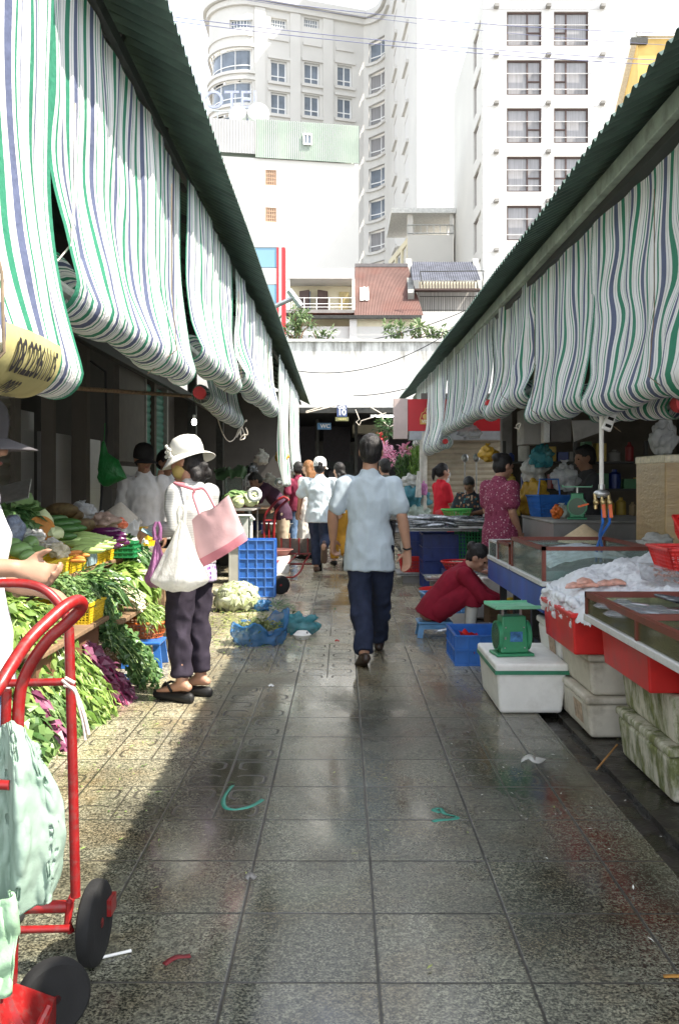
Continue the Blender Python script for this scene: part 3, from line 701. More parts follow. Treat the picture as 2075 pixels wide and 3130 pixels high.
p.mb.box(X_(880),X_(1290),32.86,32.9,zz(1050,33),zz(1000,33)); p.mb.box(X_(1068),X_(1090),32.7,32.86,zz(1050,33),zz(975,33)); p.done('lower_wall', M_WH, smooth=False)
bt = thing('tiled_roof_house', 'house with a blue grey tiled roof and a railed balcony', 'house', (X_(1370),35,0))
p = P(bt); n = 60
p.mb.grid(n, 24, lambda u, w: V((X_(1262)+(X_(1475)-X_(1262))*u+.1*w, 33.4+2.4*w, zz(858,33.4)+(zz(802,35.8)-zz(858,33.4))*w+.035*abs(sin(u*n*pi/2))+.03*((w*12) % 1)))); p.done('roof', mat('blue_grey_roof_tiles', (.075,.08,.10), .7, 0, .35, 3, .2, 20), smooth=False)
for x in (1258,1478): p.mb.bar((X_(x),33.3,zz(905,33.3)),(X_(x)+.1,35.9,zz(800,35.9)),.22,.25); p.done('gable', mat('mossy_concrete', (.25,.25,.23), .9, 0, .3, 3, .3, 20), smooth=False)
p.mb.box(X_(1283),X_(1460),33.35,33.5,zz(884,33.4),zz(862,33.4)); p.done('slatted_band', M_CREAM, smooth=False)
for k in range(19): p.mb.box(X_(1285+k*9.3),X_(1287+k*9.3),33.31,33.348,zz(884,33.4),zz(862,33.4))
p.mb.box(X_(1270),X_(1470),33.2,33.6,zz(890,33.4),zz(885,33.4)); p.done('slat', M_BRFR, smooth=False)
p.mb.box(X_(1283),X_(1465),34.2,34.3,4,zz(890,34.2)); p.done('balcony_wall', mat('curtained_wall', (.42,.40,.38), .8, 0, .35, 5, 0, stretch=(3,1,.1)), smooth=False)
p.mb.box(X_(1283),X_(1475),33.25,33.4,4,zz(953,33.3)); p.mb.box(X_(1283),X_(1475),33.41,36,zz(960,33.3),zz(955,33.3)); p.done('wall', M_WH, smooth=False)
for k in range(34): p.mb.tube([(X_(1284+k*5.6),33.3,zz(953,33.3)),(X_(1284+k*5.6),33.3,zz(906,33.3))], .008, 4)
for z in (906,948): p.mb.tube([(X_(1284),33.3,zz(z,33.3)),(X_(1472),33.3,zz(z,33.3))], .014, 4)
p.done('railing', M_DARKMETAL)
for a, b in (((1283,830),(1478,828)),((1478,828),(1470,905)),((1283,830),(1290,870))):
    A = W(*a,32.6); B = W(*b,32.6); p.mb.bar(A,B,.03,.03)
p.done('awning_frame', M_DARKMETAL, smooth=False)
# lamp arm on the left roof edge
la = thing('roof_bracket', 'grey pipe bracket sticking up from the left roof edge', 'bracket', W(800,955,14)[:])
p = P(la); p.mb.tube([W(780,965,14.6),W(893,912,14.6)], .035); p.done('arm', M_STEEL); p.mb.tube([W(884,888,14.6),W(920,936,14.6)], .05); p.done('crosspiece', M_STEEL)

# shrubs on the parapet
M_LEAFT = mat('shrub_leaves', (.09,.15,.06), .5, 0, .25, 3, 0, leafvar=(.19,.26,.11), trans=.3)
def shrub(c, rx, rz, n, label, seed, name='shrub'):
    r = random.Random(seed); t = thing(name, label, 'shrub', (c.x,c.y,4.9)); p = P(t)
    cl = [V((r.gauss(0,.45)*rx, r.gauss(0,.25)*rx, r.uniform(-.1,1)*rz)) for _ in range(16)]
    for _ in range(n):
        q = r.choice(cl); d = V((r.gauss(0,1),r.gauss(0,1),r.gauss(0,1))).normalized()
        p.mb.leaf(c+q+d*r.uniform(0,.25)*rx, d+V((0,0,.2)), r.uniform(.10,.2), r.uniform(.05,.09), v=r.random())
    p.done('foliage', M_LEAFT, smooth=False)
    for q in cl[:8]: p.mb.tube([(c.x,c.y,4.8), tuple(c+q*.5+V((0,0,-.1))), tuple(c+q)], [.03,.02,.008], 5)
    p.done('branch', M_WOOD)
shrub(W(905,1015,25.5), .45, .62, 420, 'leafy green shrub at the left end of the parapet wall', 1)
shrub(W(1235,1035,25.5), .6, .42, 420, 'wide green shrub behind the middle of the parapet wall', 2)
shrub(W(1340,1038,25.5), .35, .3, 120, 'tiny shrub at the right end of the parapet wall', 3)
shrub(W(980,1038,25.5), .4, .22, 120, 'low shrub behind the parapet wall between two larger shrubs', 4)
# wires
def sag(a, b, s, n=24): 
    a, b = V(a), V(b); return [a.lerp(b, i/n)-V((0,0,s*4*(i/n)*(1-i/n))) for i in range(n+1)]
M_WIRE = mat('power_cable', (.12,.13,.22), .6, 0, .1, 3, 0)
def wire(pts, r, label, m=None, cat='cable', group=None, name='overhead_cable'):
    return tag(MB().tube(pts, r, 5).build(name, m or M_WIRE), label, cat, group)
for i, ((a, b), (c, d), lab) in enumerate((((300,20),(2300,195),'lower overhead power cable of the close pair across the hotel'),((300,33),(2300,210),'upper strand beside the lower pair of cables crossing the hotel'),((700,-12),(2300,105),'highest thick power cable across the sky by the apartment block'),((620,-22),(2300,150),'thin power cable below the highest one by the apartment block'))):
    wire(sag(W(a,b,26), W(c,d,26), .25), .011 if i != 3 else .007, lab)
for i, (a, b, c, s) in enumerate((((880,1050),(1420,950),25,.3),((900,1062),(1450,985),25,.25),((905,1133),(1350,1030),23.6,.35),((1080,1210),(1400,1130),23.6,.15))):
    wire(sag(W(*a,c), W(*b,c), s), .012, ['thick black cable sagging over the parapet coping','second black cable just under the coping cable','thin cable curving across the middle of the white wall','thin cable low on the right of the white wall'][i], M_CABLE)
wire([W(935,1258,23.5),W(1000,1238,23.5),W(1045,1218,23.5),W(1080,1216,23.5),W(1125,1240,23.5),W(1165,1264,23.5),W(1172,1290,23.5),W(1190,1306,23.5),W(1212,1292,23.5),W(1226,1250,23.4),W(1232,1232,23.4)], .014, 'pale cable looping above the gate and hanging in a bight', M_ROPE)
wire([W(1086,1252,23.4),W(1098,1282,23.4),W(1088,1290,23.4),W(1098,1300,23.4),W(1104,1286,23.4),W(1150,1272,23.4),W(1180,1262,23.4)], .012, 'knotted pale cord hanging in the gate', M_ROPE)
wire([W(935,1262,23.4),W(1000,1246,23.4),W(1040,1236,23.4)], .016, 'pale cord from the left roof end to the gate sign', M_ROPE)

M_TUBE = (lambda t: t.done(t.n('Emission', {'Color': (.9,.97,1,1), 'Strength': 7.0}).outputs[0]))(NT('lit_tube'))
for (px, py, Y, w_, lab) in ((1175,1272,27,.75,'lit fluorescent tube just inside the dark gate'),(1040,1325,43,1.1,'added tube deep inside the market hall, lighting the pale counter')):  # the deeper tube is an added light for the pale counter
    c = W(px,py,Y); tl = thing('tube_lamp', lab, 'lamp', c[:]); MB().tube([(-w_/2,0,0),(w_/2,0,0)], .02, 8).build('tube', M_TUBE, tl); MB().box(-w_/2-.03,w_/2+.03,-.03,.03,.025,.06).build('fitting', M_WHFR, tl, smooth=False); MB().tube([(0,0,.06),(0,0,3.3-c.z)], .006, 5).build('hanger', M_DARKMETAL, tl)
# ---------------- striped awnings ----------------
def stripe_mat():
    t = NT('striped_awning_cloth'); uv = t.n('TexCoord').outputs['UV']; u, v, _ = t.xyz(uv)
    f = t.math('FRACT', t.math('DIVIDE', u, .27))
    WH, GR, BL, LN = (.84,.84,.82), (.04,.235,.14), (.115,.135,.225), (.36,.36,.37)
    c = t.ramp(f, [(0,WH),(.10,LN),(.115,WH),(.19,GR),(.37,WH),(.45,LN),(.465,WH),(.54,BL),(.72,WH),(.80,GR),(.85,WH),(.93,BL),(.955,WH)], 'CONSTANT')
    edge = t.math('LESS_THAN', v, .5)
    ob = t.obj(); n1 = t.noise(ob, 3, 5, .65)
    c = t.mix(t.ramp(n1, [(.5, 0), (.8, .35)]), c, t.mix(1, c, (.62,.56,.46), 'MULTIPLY'))
    h = t.math('ADD', t.noise(ob, 9, 4), t.math('MULTIPLY', t.noise(ob, 45, 2), .15))
    nm = t.bump(h, .55, .03)
    sh = t.pbr(c, .7, 0, nm, .25)
    tr = t.n('BsdfTranslucent', {'Color': c, 'Normal': nm}).outputs[0]
    return t.done(t.mixsh(.30, sh, tr))
M_STRIPE = stripe_mat()
M_YPATCH = mat('yellowed_print_panel', (.50,.45,.20), .6, 0, .2, 5, .3, 20, .3, .4, (.24,.20,.08), 6, trans=.15)
M_INK = mat('black_print', (.02,.018,.02), .6, 0, .3, 20, 0)
M_CORD = mat('brown_cord', (.20,.15,.10), .9, 0, .2, 30, 0)
M_REDCAP = mat('red_end_cap', (.50,.02,.02), .5, 0, .1, 10)
def awning(label, side, x, y0, y1, zt, zb0, zb1, r=.1, amp=.03, seed=0, gather=1.25, swirl=.05, drift=0, pinch=0, group='striped awnings along the stall rows', turn=300, cap=None, foldn=7, vs=.7):
    t = thing('awning', label, 'awning', (x+drift*(y0+y1)/2, (y0+y1)/2, zt), 0, group); p = P(t); rr = random.Random(seed)
    ph = [(rr.uniform(0, 6.28), rr.uniform(.7, 1.4)) for _ in range(4)]; Wd = y1-y0
    nu = max(40, int(Wd*(34 if y0 < 9 else 16))); nv = 54
    def f(u, w):
        y = y0+Wd*u; zb = zb0+(zb1-zb0)*u+.022*noise.noise(V((y*1.3,seed*2.1,3))); X = x+drift*y
        k = min(1, w/vs)
        q = V((y*1.1, k*1.3, seed*7.3))
        sw = swirl*(noise.noise(V((y*1.4, k*2.6*(zt-zb), seed*3.1)))+.5*noise.noise(V((y*3, k*5, seed*1.7))))*(k*(1.15-k*.5))
        yy = y+sw-pinch*(u-.5)*k*2
        if side > 0 and u in (0.0, 1.0): yy = y-pinch*(u-.5)*k*2+sw*.3
        fold = sum(sin(u*Wd*(2.2+1.9*i)*ph[i][1]*2+ph[i][0]+k*1.5*noise.noise(q))/(1+.5*i) for i in range(4))*.45
        fold += .9*noise.noise(V((yy*4.2, k*2.2, seed)))
        R_ = r*(1+.16*noise.noise(V((y*2.3, seed, 1))))
        if w <= vs:
            z = zt+(zb-zt)*k; out = R_*max(0, (k-.55)/.45)**2+amp*fold*(.35+.65*k)*(1-max(0,k-.85)*4)
            return V((X+side*out, yy, z))
        th = radians((w-vs)/(1-vs)*turn); Rr = R_*(1-.12*(w-vs)/(1-vs))+amp*.35*fold
        return V((X+side*Rr*cos(th), yy, zb-Rr*sin(th)*1.05))
    p.mb.grid(nu, nv, f, uvfn=lambda u, w: (Wd*u*gather+seed*.07+.02*noise.noise(V((u*Wd*2,w*2,seed))) if .035 < Wd*u < Wd-.035 else .076, w), flip=side < 0)
    p.done('canvas', M_STRIPE, ang=70)
    a, b = f(0.0, vs), f(1.0, vs); e = side*-r
    p.mb.tube([(a.x+e,y0-.06,zb0),(b.x+e,y1+.06,zb1)], .022, 8); p.done('roller_pole', M_STEEL)
    if cap is not None:
        p.mb.tube([(b.x+e-side*.0, y0-.10, zb0+.0),(b.x+e, y0-.01, zb0)], cap, 16); p.done('end_cap', M_REDCAP)
    c = y0+Wd*rr.uniform(.25,.75); p.mb.tube([(x+drift*c+side*(r*1.0+.025), c, z_) for z_ in (zt-.35, zb0+.3)]+[(x+drift*c+side*(r+.05),c,zb0),(x+drift*c,c,zb0-r*1.25)], .0028, 5); p.done('cord', M_CORD)
    return t, f
XL = -.90
LW = lambda label, x, y0, y1, zt, zb0, zb1, r, amp, seed, ga, sw, **k: awning(label, 1, -.90+(x+1.0), y0*.90, y1*.90, 1.32+(zt-1.32)*.90, 1.32+(zb0-1.32)*.90, 1.32+(zb1-1.32)*.90, r*.92, amp, seed, ga, sw, **k)
t0, f0 = LW('nearest striped awning on the left with a yellow phone number panel on its roll', -1.0, 1.5, 3.33, 3.38, 1.70, 1.71, .105, .035, 3, 1.1, .05, vs=.66)
LW('long sunlit striped awning hanging behind the phone number one', -1.07, 3.45, 6.40, 3.38, 2.06, 2.07, .105, .05, 4, 1.15, .07)
LW('third sunlit striped awning on the left, above the boy in the cap', -1.02, 6.43, 9.05, 3.38, 2.24, 2.26, .10, .04, 5, 1.2, .05)
LW('fourth sunlit striped awning on the left, above the hanging knotted rope', -1.0, 9.1, 14.1, 3.38, 2.36, 2.38, .11, .05, 6, 1.15, .08)
LW('short striped awning rolled on a red capped pole under the left roof', -1.24, 8.6, 11.6, 3.3, 2.12, 2.06, .09, .04, 7, 1.15, .05, cap=.05)
LW('tall pale awning let almost fully down near the far end of the left row', -.98, 15.0, 18.2, 3.34, 1.32, 1.28, .05, .05, 8, 1.0, .06, pinch=.12)
LW('last pale awning let down at the far end of the left row', -.98, 18.4, 22.6, 3.34, 1.55, 1.5, .05, .05, 9, 1.0, .06, pinch=.1)
# right side, in shade
XR = 1.60; DR = -.014
awning('nearest wavy striped awning on the right, over the red baskets', -1, XR, 2.9, 5.71, 3.0, 1.80, 1.80, .09, .04, 21, 1.05, .34, DR, vs=.72)
awning('broad straight hanging striped awning on the right beside the white pipe', -1, XR, 5.66, 7.36, 3.0, 1.84, 1.84, .08, .03, 22, 1.05, .12, DR, vs=.74)
awning('bunched up striped awning on the right with folds gathered on its roll', -1, XR, 7.30, 9.26, 3.0, 2.05, 2.00, .09, .05, 23, 1.4, .22, DR)
awning('striped awning on the right with a tilted roll above the pink pyjama woman', -1, XR, 9.20, 12.7, 3.0, 2.08, 2.02, .08, .04, 24, 1.2, .05, DR, cap=.03)
awning('narrow pale awning on the right beside the red emblem sign', -1, XR, 12.72, 15.35, 3.0, 1.86, 1.84, .09, .05, 25, 1.1, .05, DR, cap=.035)
awning('farthest narrow awning at the end of the right row', -1, XR, 15.42, 17.1, 3.0, 2.05, 2.03, .07, .03, 26, 1.1, .03, DR)
awning('low striped roll under the nearest right awning with a red end', -1, XR+.22, 4.9, 6.4, 2.3, 1.72, 1.78, .07, .03, 27, 1.0, .02, DR, cap=.045)
# yellow printed panel with the phone number, bent over the nearest roll
_y0, _y1, _r = 1.5*.90, 3.33*.90, .105*.92
def roll_pt(y, ang, d):
    u = (y-_y0)/(_y1-_y0); R_ = _r*(1+.16*noise.noise(V((y*2.3, 3, 1))))+d; z0 = 1.32+(1.70-1.32)*.90; zb = z0+.0085*u+.022*noise.noise(V((y*1.3,6.3,3)))
    return V((XL+R_*cos(radians(ang)), y, zb-R_*1.05*sin(radians(ang))))
p = P(t0)
def flat_pt(y, a, d):
    if a >= 0: return roll_pt(y, a, d)
    return roll_pt(y, 0, d)+V((-.045*(a/-72)**2, 0, .105*(-a)*pi/180))
def patch(u, w): return flat_pt(2.225+.45*u, -14+128*w, .020)
p.mb.grid(30, 30, patch); pa = p.done('print_panel', M_YPATCH, ang=80)
def bent(txt, size, a0, yc, sx=1):
    o = text_mesh(txt, size, M_INK, 'lettering', None, .0, .002)
    bm = bmesh.new(); bm.from_mesh(o.data)
    for _ in range(3):
        le = [e for e in bm.edges if e.calc_length() > .012]
        if le: bmesh.ops.subdivide_edges(bm, edges=le, cuts=1)
        bmesh.ops.triangulate(bm, faces=bm.faces)
    bm.to_mesh(o.data); bm.free()
    L = t0.matrix_basis.inverted()
    for v in o.data.vertices:
        v.co = L@flat_pt(yc+v.co.x*sx, a0-v.co.y/.115*180/pi, .026)
    o.parent = pa; return o
bent('08.22361115', .106, 22, 2.455, .62)
bent('0903', .06, 60, 2.39, .8); bent('MAI CHE', .05, 88, 2.48, .8)
tag(MB().tube([(-.85,2.19,3.1),(-.85,2.19,2.1),(-.78,2.19,1.8),(-.775,2.19,1.62),(-.87,2.19,1.52)], .004, 6).build('tie_rope', M_CORD), 'brown rope tied down the nearest striped awning', 'rope')
tag(MB().tube([(-.91,3.26,2.62),(-.90,3.22,2.29),(-.89,3.15,2.11),(-.92,3.09,2.04),(-.97,3.06,2.11),(-1.0,3.09,2.2)], .004, 6).build('tie_rope', M_ROPE), 'pale rope looped at the near edge of the second awning', 'rope')
def rope_tangle(c, n, size, label, seed, r=.007):
    rr = random.Random(seed); pts = []; q = V(c)
    for i in range(n): q = V(c)+V((rr.gauss(0,size*.35), rr.gauss(0,size*.35), rr.uniform(-size*1.6,size*.6))); pts.append(q)
    sm = []
    for i in range(len(pts)-1):
        a, b = pts[i], pts[i+1]; m0 = (pts[i+1]-pts[i-1])*.5 if i else b-a; m1 = (pts[min(i+2,n-1)]-a)*.5
        for k in range(6):
            s_ = k/6; sm.append(a*(2*s_**3-3*s_**2+1)+m0*(s_**3-2*s_**2+s_)+b*(-2*s_**3+3*s_**2)+m1*(s_**3-s_**2))
    return tag(MB().tube(sm, r, 5).build('rope_knot', M_ROPE), label, 'rope')
c = W(738,1300,10.5); rope_tangle(c, 12, .10, 'knotted pale rope hanging below the fourth left awning', 5)
wire(sag(W(660,1255,10.2), W(735,1300,10.5), .25), .006, 'slack pale cord hanging beside the knotted rope', M_ROPE)
rope_tangle(W(862,1335,15.4), 12, .12, 'dark rope coil hanging on the tall pale awning', 6, .012)
rope_tangle(W(1585,1290,8.1), 7, .06, 'thin rope loop under the bunched awning', 8, .004)

# ---------------- crates, boxes, baskets ----------------
def crate_mb(mb, w, d, h, nx, ny, nz, t=.006, taper=.02, rim=.012, base=True, band=0):
    # lattice walls; band: closed strip at the top as a share of the height
    def wall(a, b, c, e, n):
        # a,b bottom corners, c,e top corners
        a, b, c, e = V(a), V(b), V(c), V(e)
        for i in range(n+1):
            k = i/n; mb.bar(a.lerp(b,k), c.lerp(e,k), t*1.25, t)
        for j in range(nz+1):
            k = j/nz; mb.bar(a.lerp(c,k), b.lerp(e,k), t*.8, t)
        if band:
            A, B = a.lerp(c,1-band), b.lerp(e,1-band); n_ = (b-a).cross(c-a).normalized()*t*.3
            mb.add([A+n_,B+n_,e+n_,c+n_,A-n_,B-n_,e-n_,c-n_], [(0,1,2,3),(7,6,5,4),(0,4,5,1),(2,6,7,3),(1,5,6,2),(0,3,7,4)])
    B = [(-w/2+taper,-d/2+taper,.0),(w/2-taper,-d/2+taper,.0),(w/2-taper,d/2-taper,.0),(-w/2+taper,d/2-taper,.0)]
    T = [(-w/2,-d/2,h),(w/2,-d/2,h),(w/2,d/2,h),(-w/2,d/2,h)]
    for i, n in ((0,nx),(1,ny),(2,nx),(3,ny)): wall(B[i], B[(i+1)%4], T[i], T[(i+1)%4], n)
    return B, T
def crate(label, loc, rz, w, d, h, m, nx=14, ny=10, nz=6, t=.006, taper=.02, group=None, band=.18, name='plastic_crate', cat='crate', rx=0, ry=0):
    o = thing(name, label, cat, loc, rz, group); o.rotation_euler = (rx, ry, rz)
    mb = MB(); B, T = crate_mb(mb, w, d, h, nx, ny, nz, t, taper, band=band); mb.build('lattice_wall', m, o, smooth=False)
    mb = MB()
    for i in range(4): 
        a, b = V(T[i]), V(T[(i+1)%4]); k = (b-a).normalized()*.009; mb.bar(a-k, b+k, .02, .014)
    mb.build('rim', m, o, smooth=False)
    MB().box(-w/2+taper+.003,w/2-taper-.003,-d/2+taper+.003,d/2-taper-.003,.002,.010).build('base', m, o, smooth=False)
    return o
def solid_crate(label, loc, rz, w, d, h, m, group=None, ribs=(4,3), hnd=True, name='plastic_crate', cat='crate', rot=None, taper=.015, hor=2):
    o = thing(name, label, cat, loc, rz, group)
    if rot: o.rotation_euler = rot
    mb = MB(); t = .008
    mb.box(-w/2+taper,w/2-taper,-d/2+taper,d/2-taper,0,.012)
    def side(x0,x1,y0,y1): 
        mb.box(x0,x1,y0,y1,.0125,h)
    side(-w/2,w/2,-d/2,-d/2+t); side(-w/2,w/2,d/2-t,d/2); side(-w/2,-w/2+t,-d/2+t,d/2-t); side(w/2-t,w/2,-d/2+t,d/2-t)
    mb.build('body', m, o, smooth=False)
    mb = MB(); g_ = .008
    for i in range(ribs[0]+1):
        x = -w/2+w*i/ribs[0]; 
        for y in (-d/2-g_/2-.001, d/2+g_/2+.001): mb.box(x-.004,x+.004,y-g_/2,y+g_/2,.004,h-.012)
    for i in range(ribs[1]+1):
        y = -d/2+d*i/ribs[1]
        for x in (-w/2-g_/2-.001, w/2+g_/2+.001): mb.box(x-g_/2,x+g_/2,y-.004,y+.004,.004,h-.012)
    for k in range(hor+1):
        z = h*(k/hor)*.97+.006
        for y in (-d/2-.007, d/2+.007): mb.bar((-w/2-.008,y,z),(w/2+.008,y,z),.010,.012)
        for x in (-w/2-.007, w/2+.007): mb.bar((x,-d/2-.008,z),(x,d/2+.008,z),.010,.012)
    mb.build('ribs', m, o, smooth=False)
    return o
def foam_box(label, loc, rz, w, d, h, m=None, lid=True, tape=False, group='stacked white foam boxes under the fish tanks', rimz=None):
    o = thing('foam_box', label, 'foam box', loc, rz, group); m = m or M_FOAM
    hb = h*.82 if lid else h
    mb = MB(); mb.box(-w/2,w/2,-d/2,d/2,0,hb,t=.022); mb.build('box', m, o, smooth=False, bevel=.022, seg=3)
    if lid:
        mb = MB(); mb.box(-w/2-.008,w/2+.008,-d/2-.008,d/2+.008,hb+.002,h); mb.build('lid', m, o, smooth=False, bevel=.014, seg=3)
    if tape:
        mb = MB(); e = .0105
        mb.box(-w/2-e,w/2+e,-d/2-e,d/2+e,hb-.010,hb+.012); mb.build('green_tape', mat('green_tape', (.03,.20,.11), .4), o, smooth=False)
    return o
def tub(label, loc, w, d, h, m, taper=.035, group=None, name='plastic_tub'):
    o = thing(name, label, 'tub', loc, 0, group); mb = MB()
    mb.box(-w/2,w/2,-d/2,d/2,0,h,t=taper)
    # hollow: replace the top by a rim and an inner well
    mb.f.pop(1); mb.mi.pop(1); mb.fv.pop(1)
    i_ = .018; b = 8
    vs = [(-w/2+i_,-d/2+i_,h),(w/2-i_,-d/2+i_,h),(w/2-i_,d/2-i_,h),(-w/2+i_,d/2-i_,h),(-w/2+taper+i_,-d/2+taper+i_,.03),(w/2-taper-i_,-d/2+taper+i_,.03),(w/2-taper-i_,d/2-taper-i_,.03),(-w/2+taper+i_,d/2-taper-i_,.03)]
    o_ = len(mb.v); mb.v += vs
    for f_ in [(4,5,o_+1,o_),(5,6,o_+2,o_+1),(6,7,o_+3,o_+2),(7,4,o_,o_+3),(o_,o_+1,o_+5,o_+4),(o_+1,o_+2,o_+6,o_+5),(o_+2,o_+3,o_+7,o_+6),(o_+3,o_,o_+4,o_+7),(o_+4,o_+5,o_+6,o_+7)]: mb.f.append(f_); mb.mi.append(0); mb.fv.append(.5)
    mb.build('body', m, o, smooth=False, bevel=.012, seg=3)
    mb = MB()
    for y in (-d/2-.006, d/2+.006): mb.bar((-w/2-.012,y,h-.012),(w/2+.012,y,h-.012),.012,.022)
    for x in (-w/2-.006, w/2+.006): mb.bar((x,-d/2,h-.012),(x,d/2,h-.012),.012,.022)
    mb.build('rim', m, o, smooth=False, bevel=.004)
    return o
def basket_round(label, loc, r0, r1, h, m, n=44, rings=5, group=None, name='round_basket', sy=1.0, cat='basket'):
    o = thing(name, label, cat, loc, 0, group); mb = MB()
    for i in range(n):
        a = 2*pi*i/n; c, s_ = cos(a), sin(a); mb.bar((r0*c,r0*s_*sy,.004),(r1*c,r1*s_*sy,h), .010, .004)
    for k in range(rings):
        z = h*k/rings+.004; r = r0+(r1-r0)*k/rings; mb.tube([(r*cos(2*pi*i/32),r*sin(2*pi*i/32)*sy,z) for i in range(32)], .0045, 4, True)
    mb.build('lattice_wall', m, o, smooth=False)
    MB().tube([(r1*cos(2*pi*i/40),r1*sin(2*pi*i/40)*sy,h) for i in range(40)], .012, 6, True).build('rim', m, o)
    MB().lathe([(.001,.002),(r0,.002),(r0,.009),(.001,.009)], n=28, sy=sy).build('base', m, o)
    return o
def basin(label, loc, r, h, m, group=None, sy=1.0, name='basin'):
    o = thing(name, label, 'basin', loc, 0, group)
    MB().lathe([(r*.7,0),(r*.95,h*.9),(r*1.06,h),(r*1.06,h+.006),(r*.93,h*.92),(r*.66,.008),(.001,.008)], n=32, sy=sy).build('bowl', m, o); return o
M_FOAMD = mat('dirty_white_foam', (.62,.58,.49), .75, 0, .12, 7, .4, 150, .3, .75, (.20,.16,.10), 5)
def mossy_mat():
    t = NT('mossy_white_foam'); ob = t.geo(); x, y, z = t.xyz(ob)
    c = t.ramp(t.noise(ob, 6, 4), [(.3, (.50,.49,.38)), (.7, (.66,.63,.53))])
    st = t.noise(t.map(ob, (5,5,2.0)), 2.1, 7, .7)
    g1 = t.ramp(st, [(.43, 0), (.58, 1)])
    c = t.mix(t.math('MULTIPLY', g1, .9), c, t.ramp(t.noise(ob, 22, 4), [(.3, (.055,.085,.015)), (.7, (.20,.22,.06))]))
    b = t.ramp(t.noise(t.map(ob, (9,9,1.2), (3,1,2)), 2, 6, .7), [(.56, 0), (.75, .8)])
    c = t.mix(b, c, (.13,.10,.06))
    return t.done(t.pbr(c, .8, 0, t.bump(t.noise(ob, 120, 3), .45, .006), .3))
M_MOSS = mossy_mat()
# stack nearest, mossy
foam_box('mossy foam box at the bottom of the nearest stack, standing on the wet floor', (1.62,4.235,0), 0, .56, .74, .235, M_MOSS, True)
foam_box('mossy foam box on top of the nearest stack under a red tub', (1.63,4.24,.237), 0, .55, .73, .205, M_MOSS, False)
foam_box('dirty foam box at the bottom right corner of the picture', (1.72,3.42,0), 0, .58, .72, .24, M_MOSS, True)
foam_box('dirty foam box at the right edge below the nearest red tub', (1.72,3.42,.242), 0, .57, .71, .20, M_FOAMD, False)
foam_box('stained foam box at the bottom of the middle stack', (1.53,5.19,0), 0, .53, .66, .215, M_FOAMD, True)
foam_box('dirty white foam box in the middle stack under the red tub', (1.535,5.19,.217), 0, .52, .65, .215, M_FOAMD, True)
foam_box('cleaner foam box low in the narrow stack beside the green tape box', (1.52,5.86,0), 0, .5, .58, .22, M_FOAM, True)
foam_box('cleaner foam box on top of the narrow stack beside the green tape box', (1.52,5.86,.222), 0, .49, .57, .24, M_FOAM, True)
foam_box('white foam box with green taped lid carrying the green scale', (1.085,5.73,0), 0, .40, .70, .29, M_FOAM, True, True, None)
def box_print(o, z0, z1, y0, y1, m):      # printed patch on the street side of a foam box
    d = max(abs(v.co.x) for v in o.children[0].data.vertices); MB().add([], []) if 0 else None
    mb = MB(); mb.quad((-d+.022*(1-z0/.19)-.003,y1,z0),(-d+.022*(1-z0/.19)-.003,y0,z0),(-d+.022*(1-z1/.19)-.003,y0,z1),(-d+.022*(1-z1/.19)-.003,y1,z1)); mb.build('printed_patch', m, o, smooth=False)
M_PRINT = mat('faded_brown_print', (.48,.36,.26), .8, 0, .4, 26, .1, 60, .2, .6, (.66,.62,.54), 22)
for o in bpy.data.objects:
    if o.get('category') == 'foam box' and o.get('label', '').startswith(('stained', 'cleaner')): box_print(o, .05, .155, -.20, -.02, M_PRINT)
tubg = 'red plastic tubs on the foam boxes'
tub('red plastic tub in front of the ice heap', (1.51,5.18,.436), .66, .70, .215, M_REDPL, .014, tubg)
tub('red plastic tub below the front glass tray', (1.57,4.25,.446), .62, .70, .20, M_REDPL, .014, tubg)
tub('red plastic tub cut by the right edge of the picture', (1.66,3.42,.446), .62, .70, .20, M_REDPL, .014, tubg)

# ---------------- glass tanks ----------------
def glass_mat(name, tint, haze, hz):
    t = NT(name); ob = t.geo()
    tr = t.n('BsdfTransparent', {'Color': (*tint,1)}).outputs[0]; gl = t.n('BsdfGlossy', {'Color': (.9,.9,.9,1), 'Roughness': .05}).outputs[0]
    df = t.pbr(hz, .5)
    fr = t.n('LayerWeight', {'Blend': .25}).outputs['Fresnel']
    a = t.mixsh(t.math('MULTIPLY', fr, .8), tr, gl)
    n_ = t.ramp(t.noise(t.map(ob, (3,3,1)), 5, 5, .65), [(.3, haze*.4), (.75, haze)])
    return t.done(t.mixsh(n_, a, df))
M_TGLASS = glass_mat('tank_glass', (.86,.93,.90), .28, (.35,.40,.37))
M_AGLASS = glass_mat('algae_glass', (.70,.72,.55), .55, (.16,.15,.07))
M_CLEAR = glass_mat('clear_plastic', (.93,.94,.95), .25, (.6,.62,.64))
M_WATER = mat('dark_tank_water', (.03,.045,.04), .06, 0, .4, 3, .5, 9, .6)
M_WATERL = mat('cloudy_tank_water', (.24,.33,.34), .08, 0, .2, 3, .5, 9, .6)
M_BRN = mat('brown_aluminium_frame', (.15,.035,.022), .45, .1, .2, 10, .05)
M_CHALK = mat('chipped_white_edge', (.58,.58,.56), .6, .1, .15, 20, .2, 60, .4, .6, (.2,.2,.2), 20)
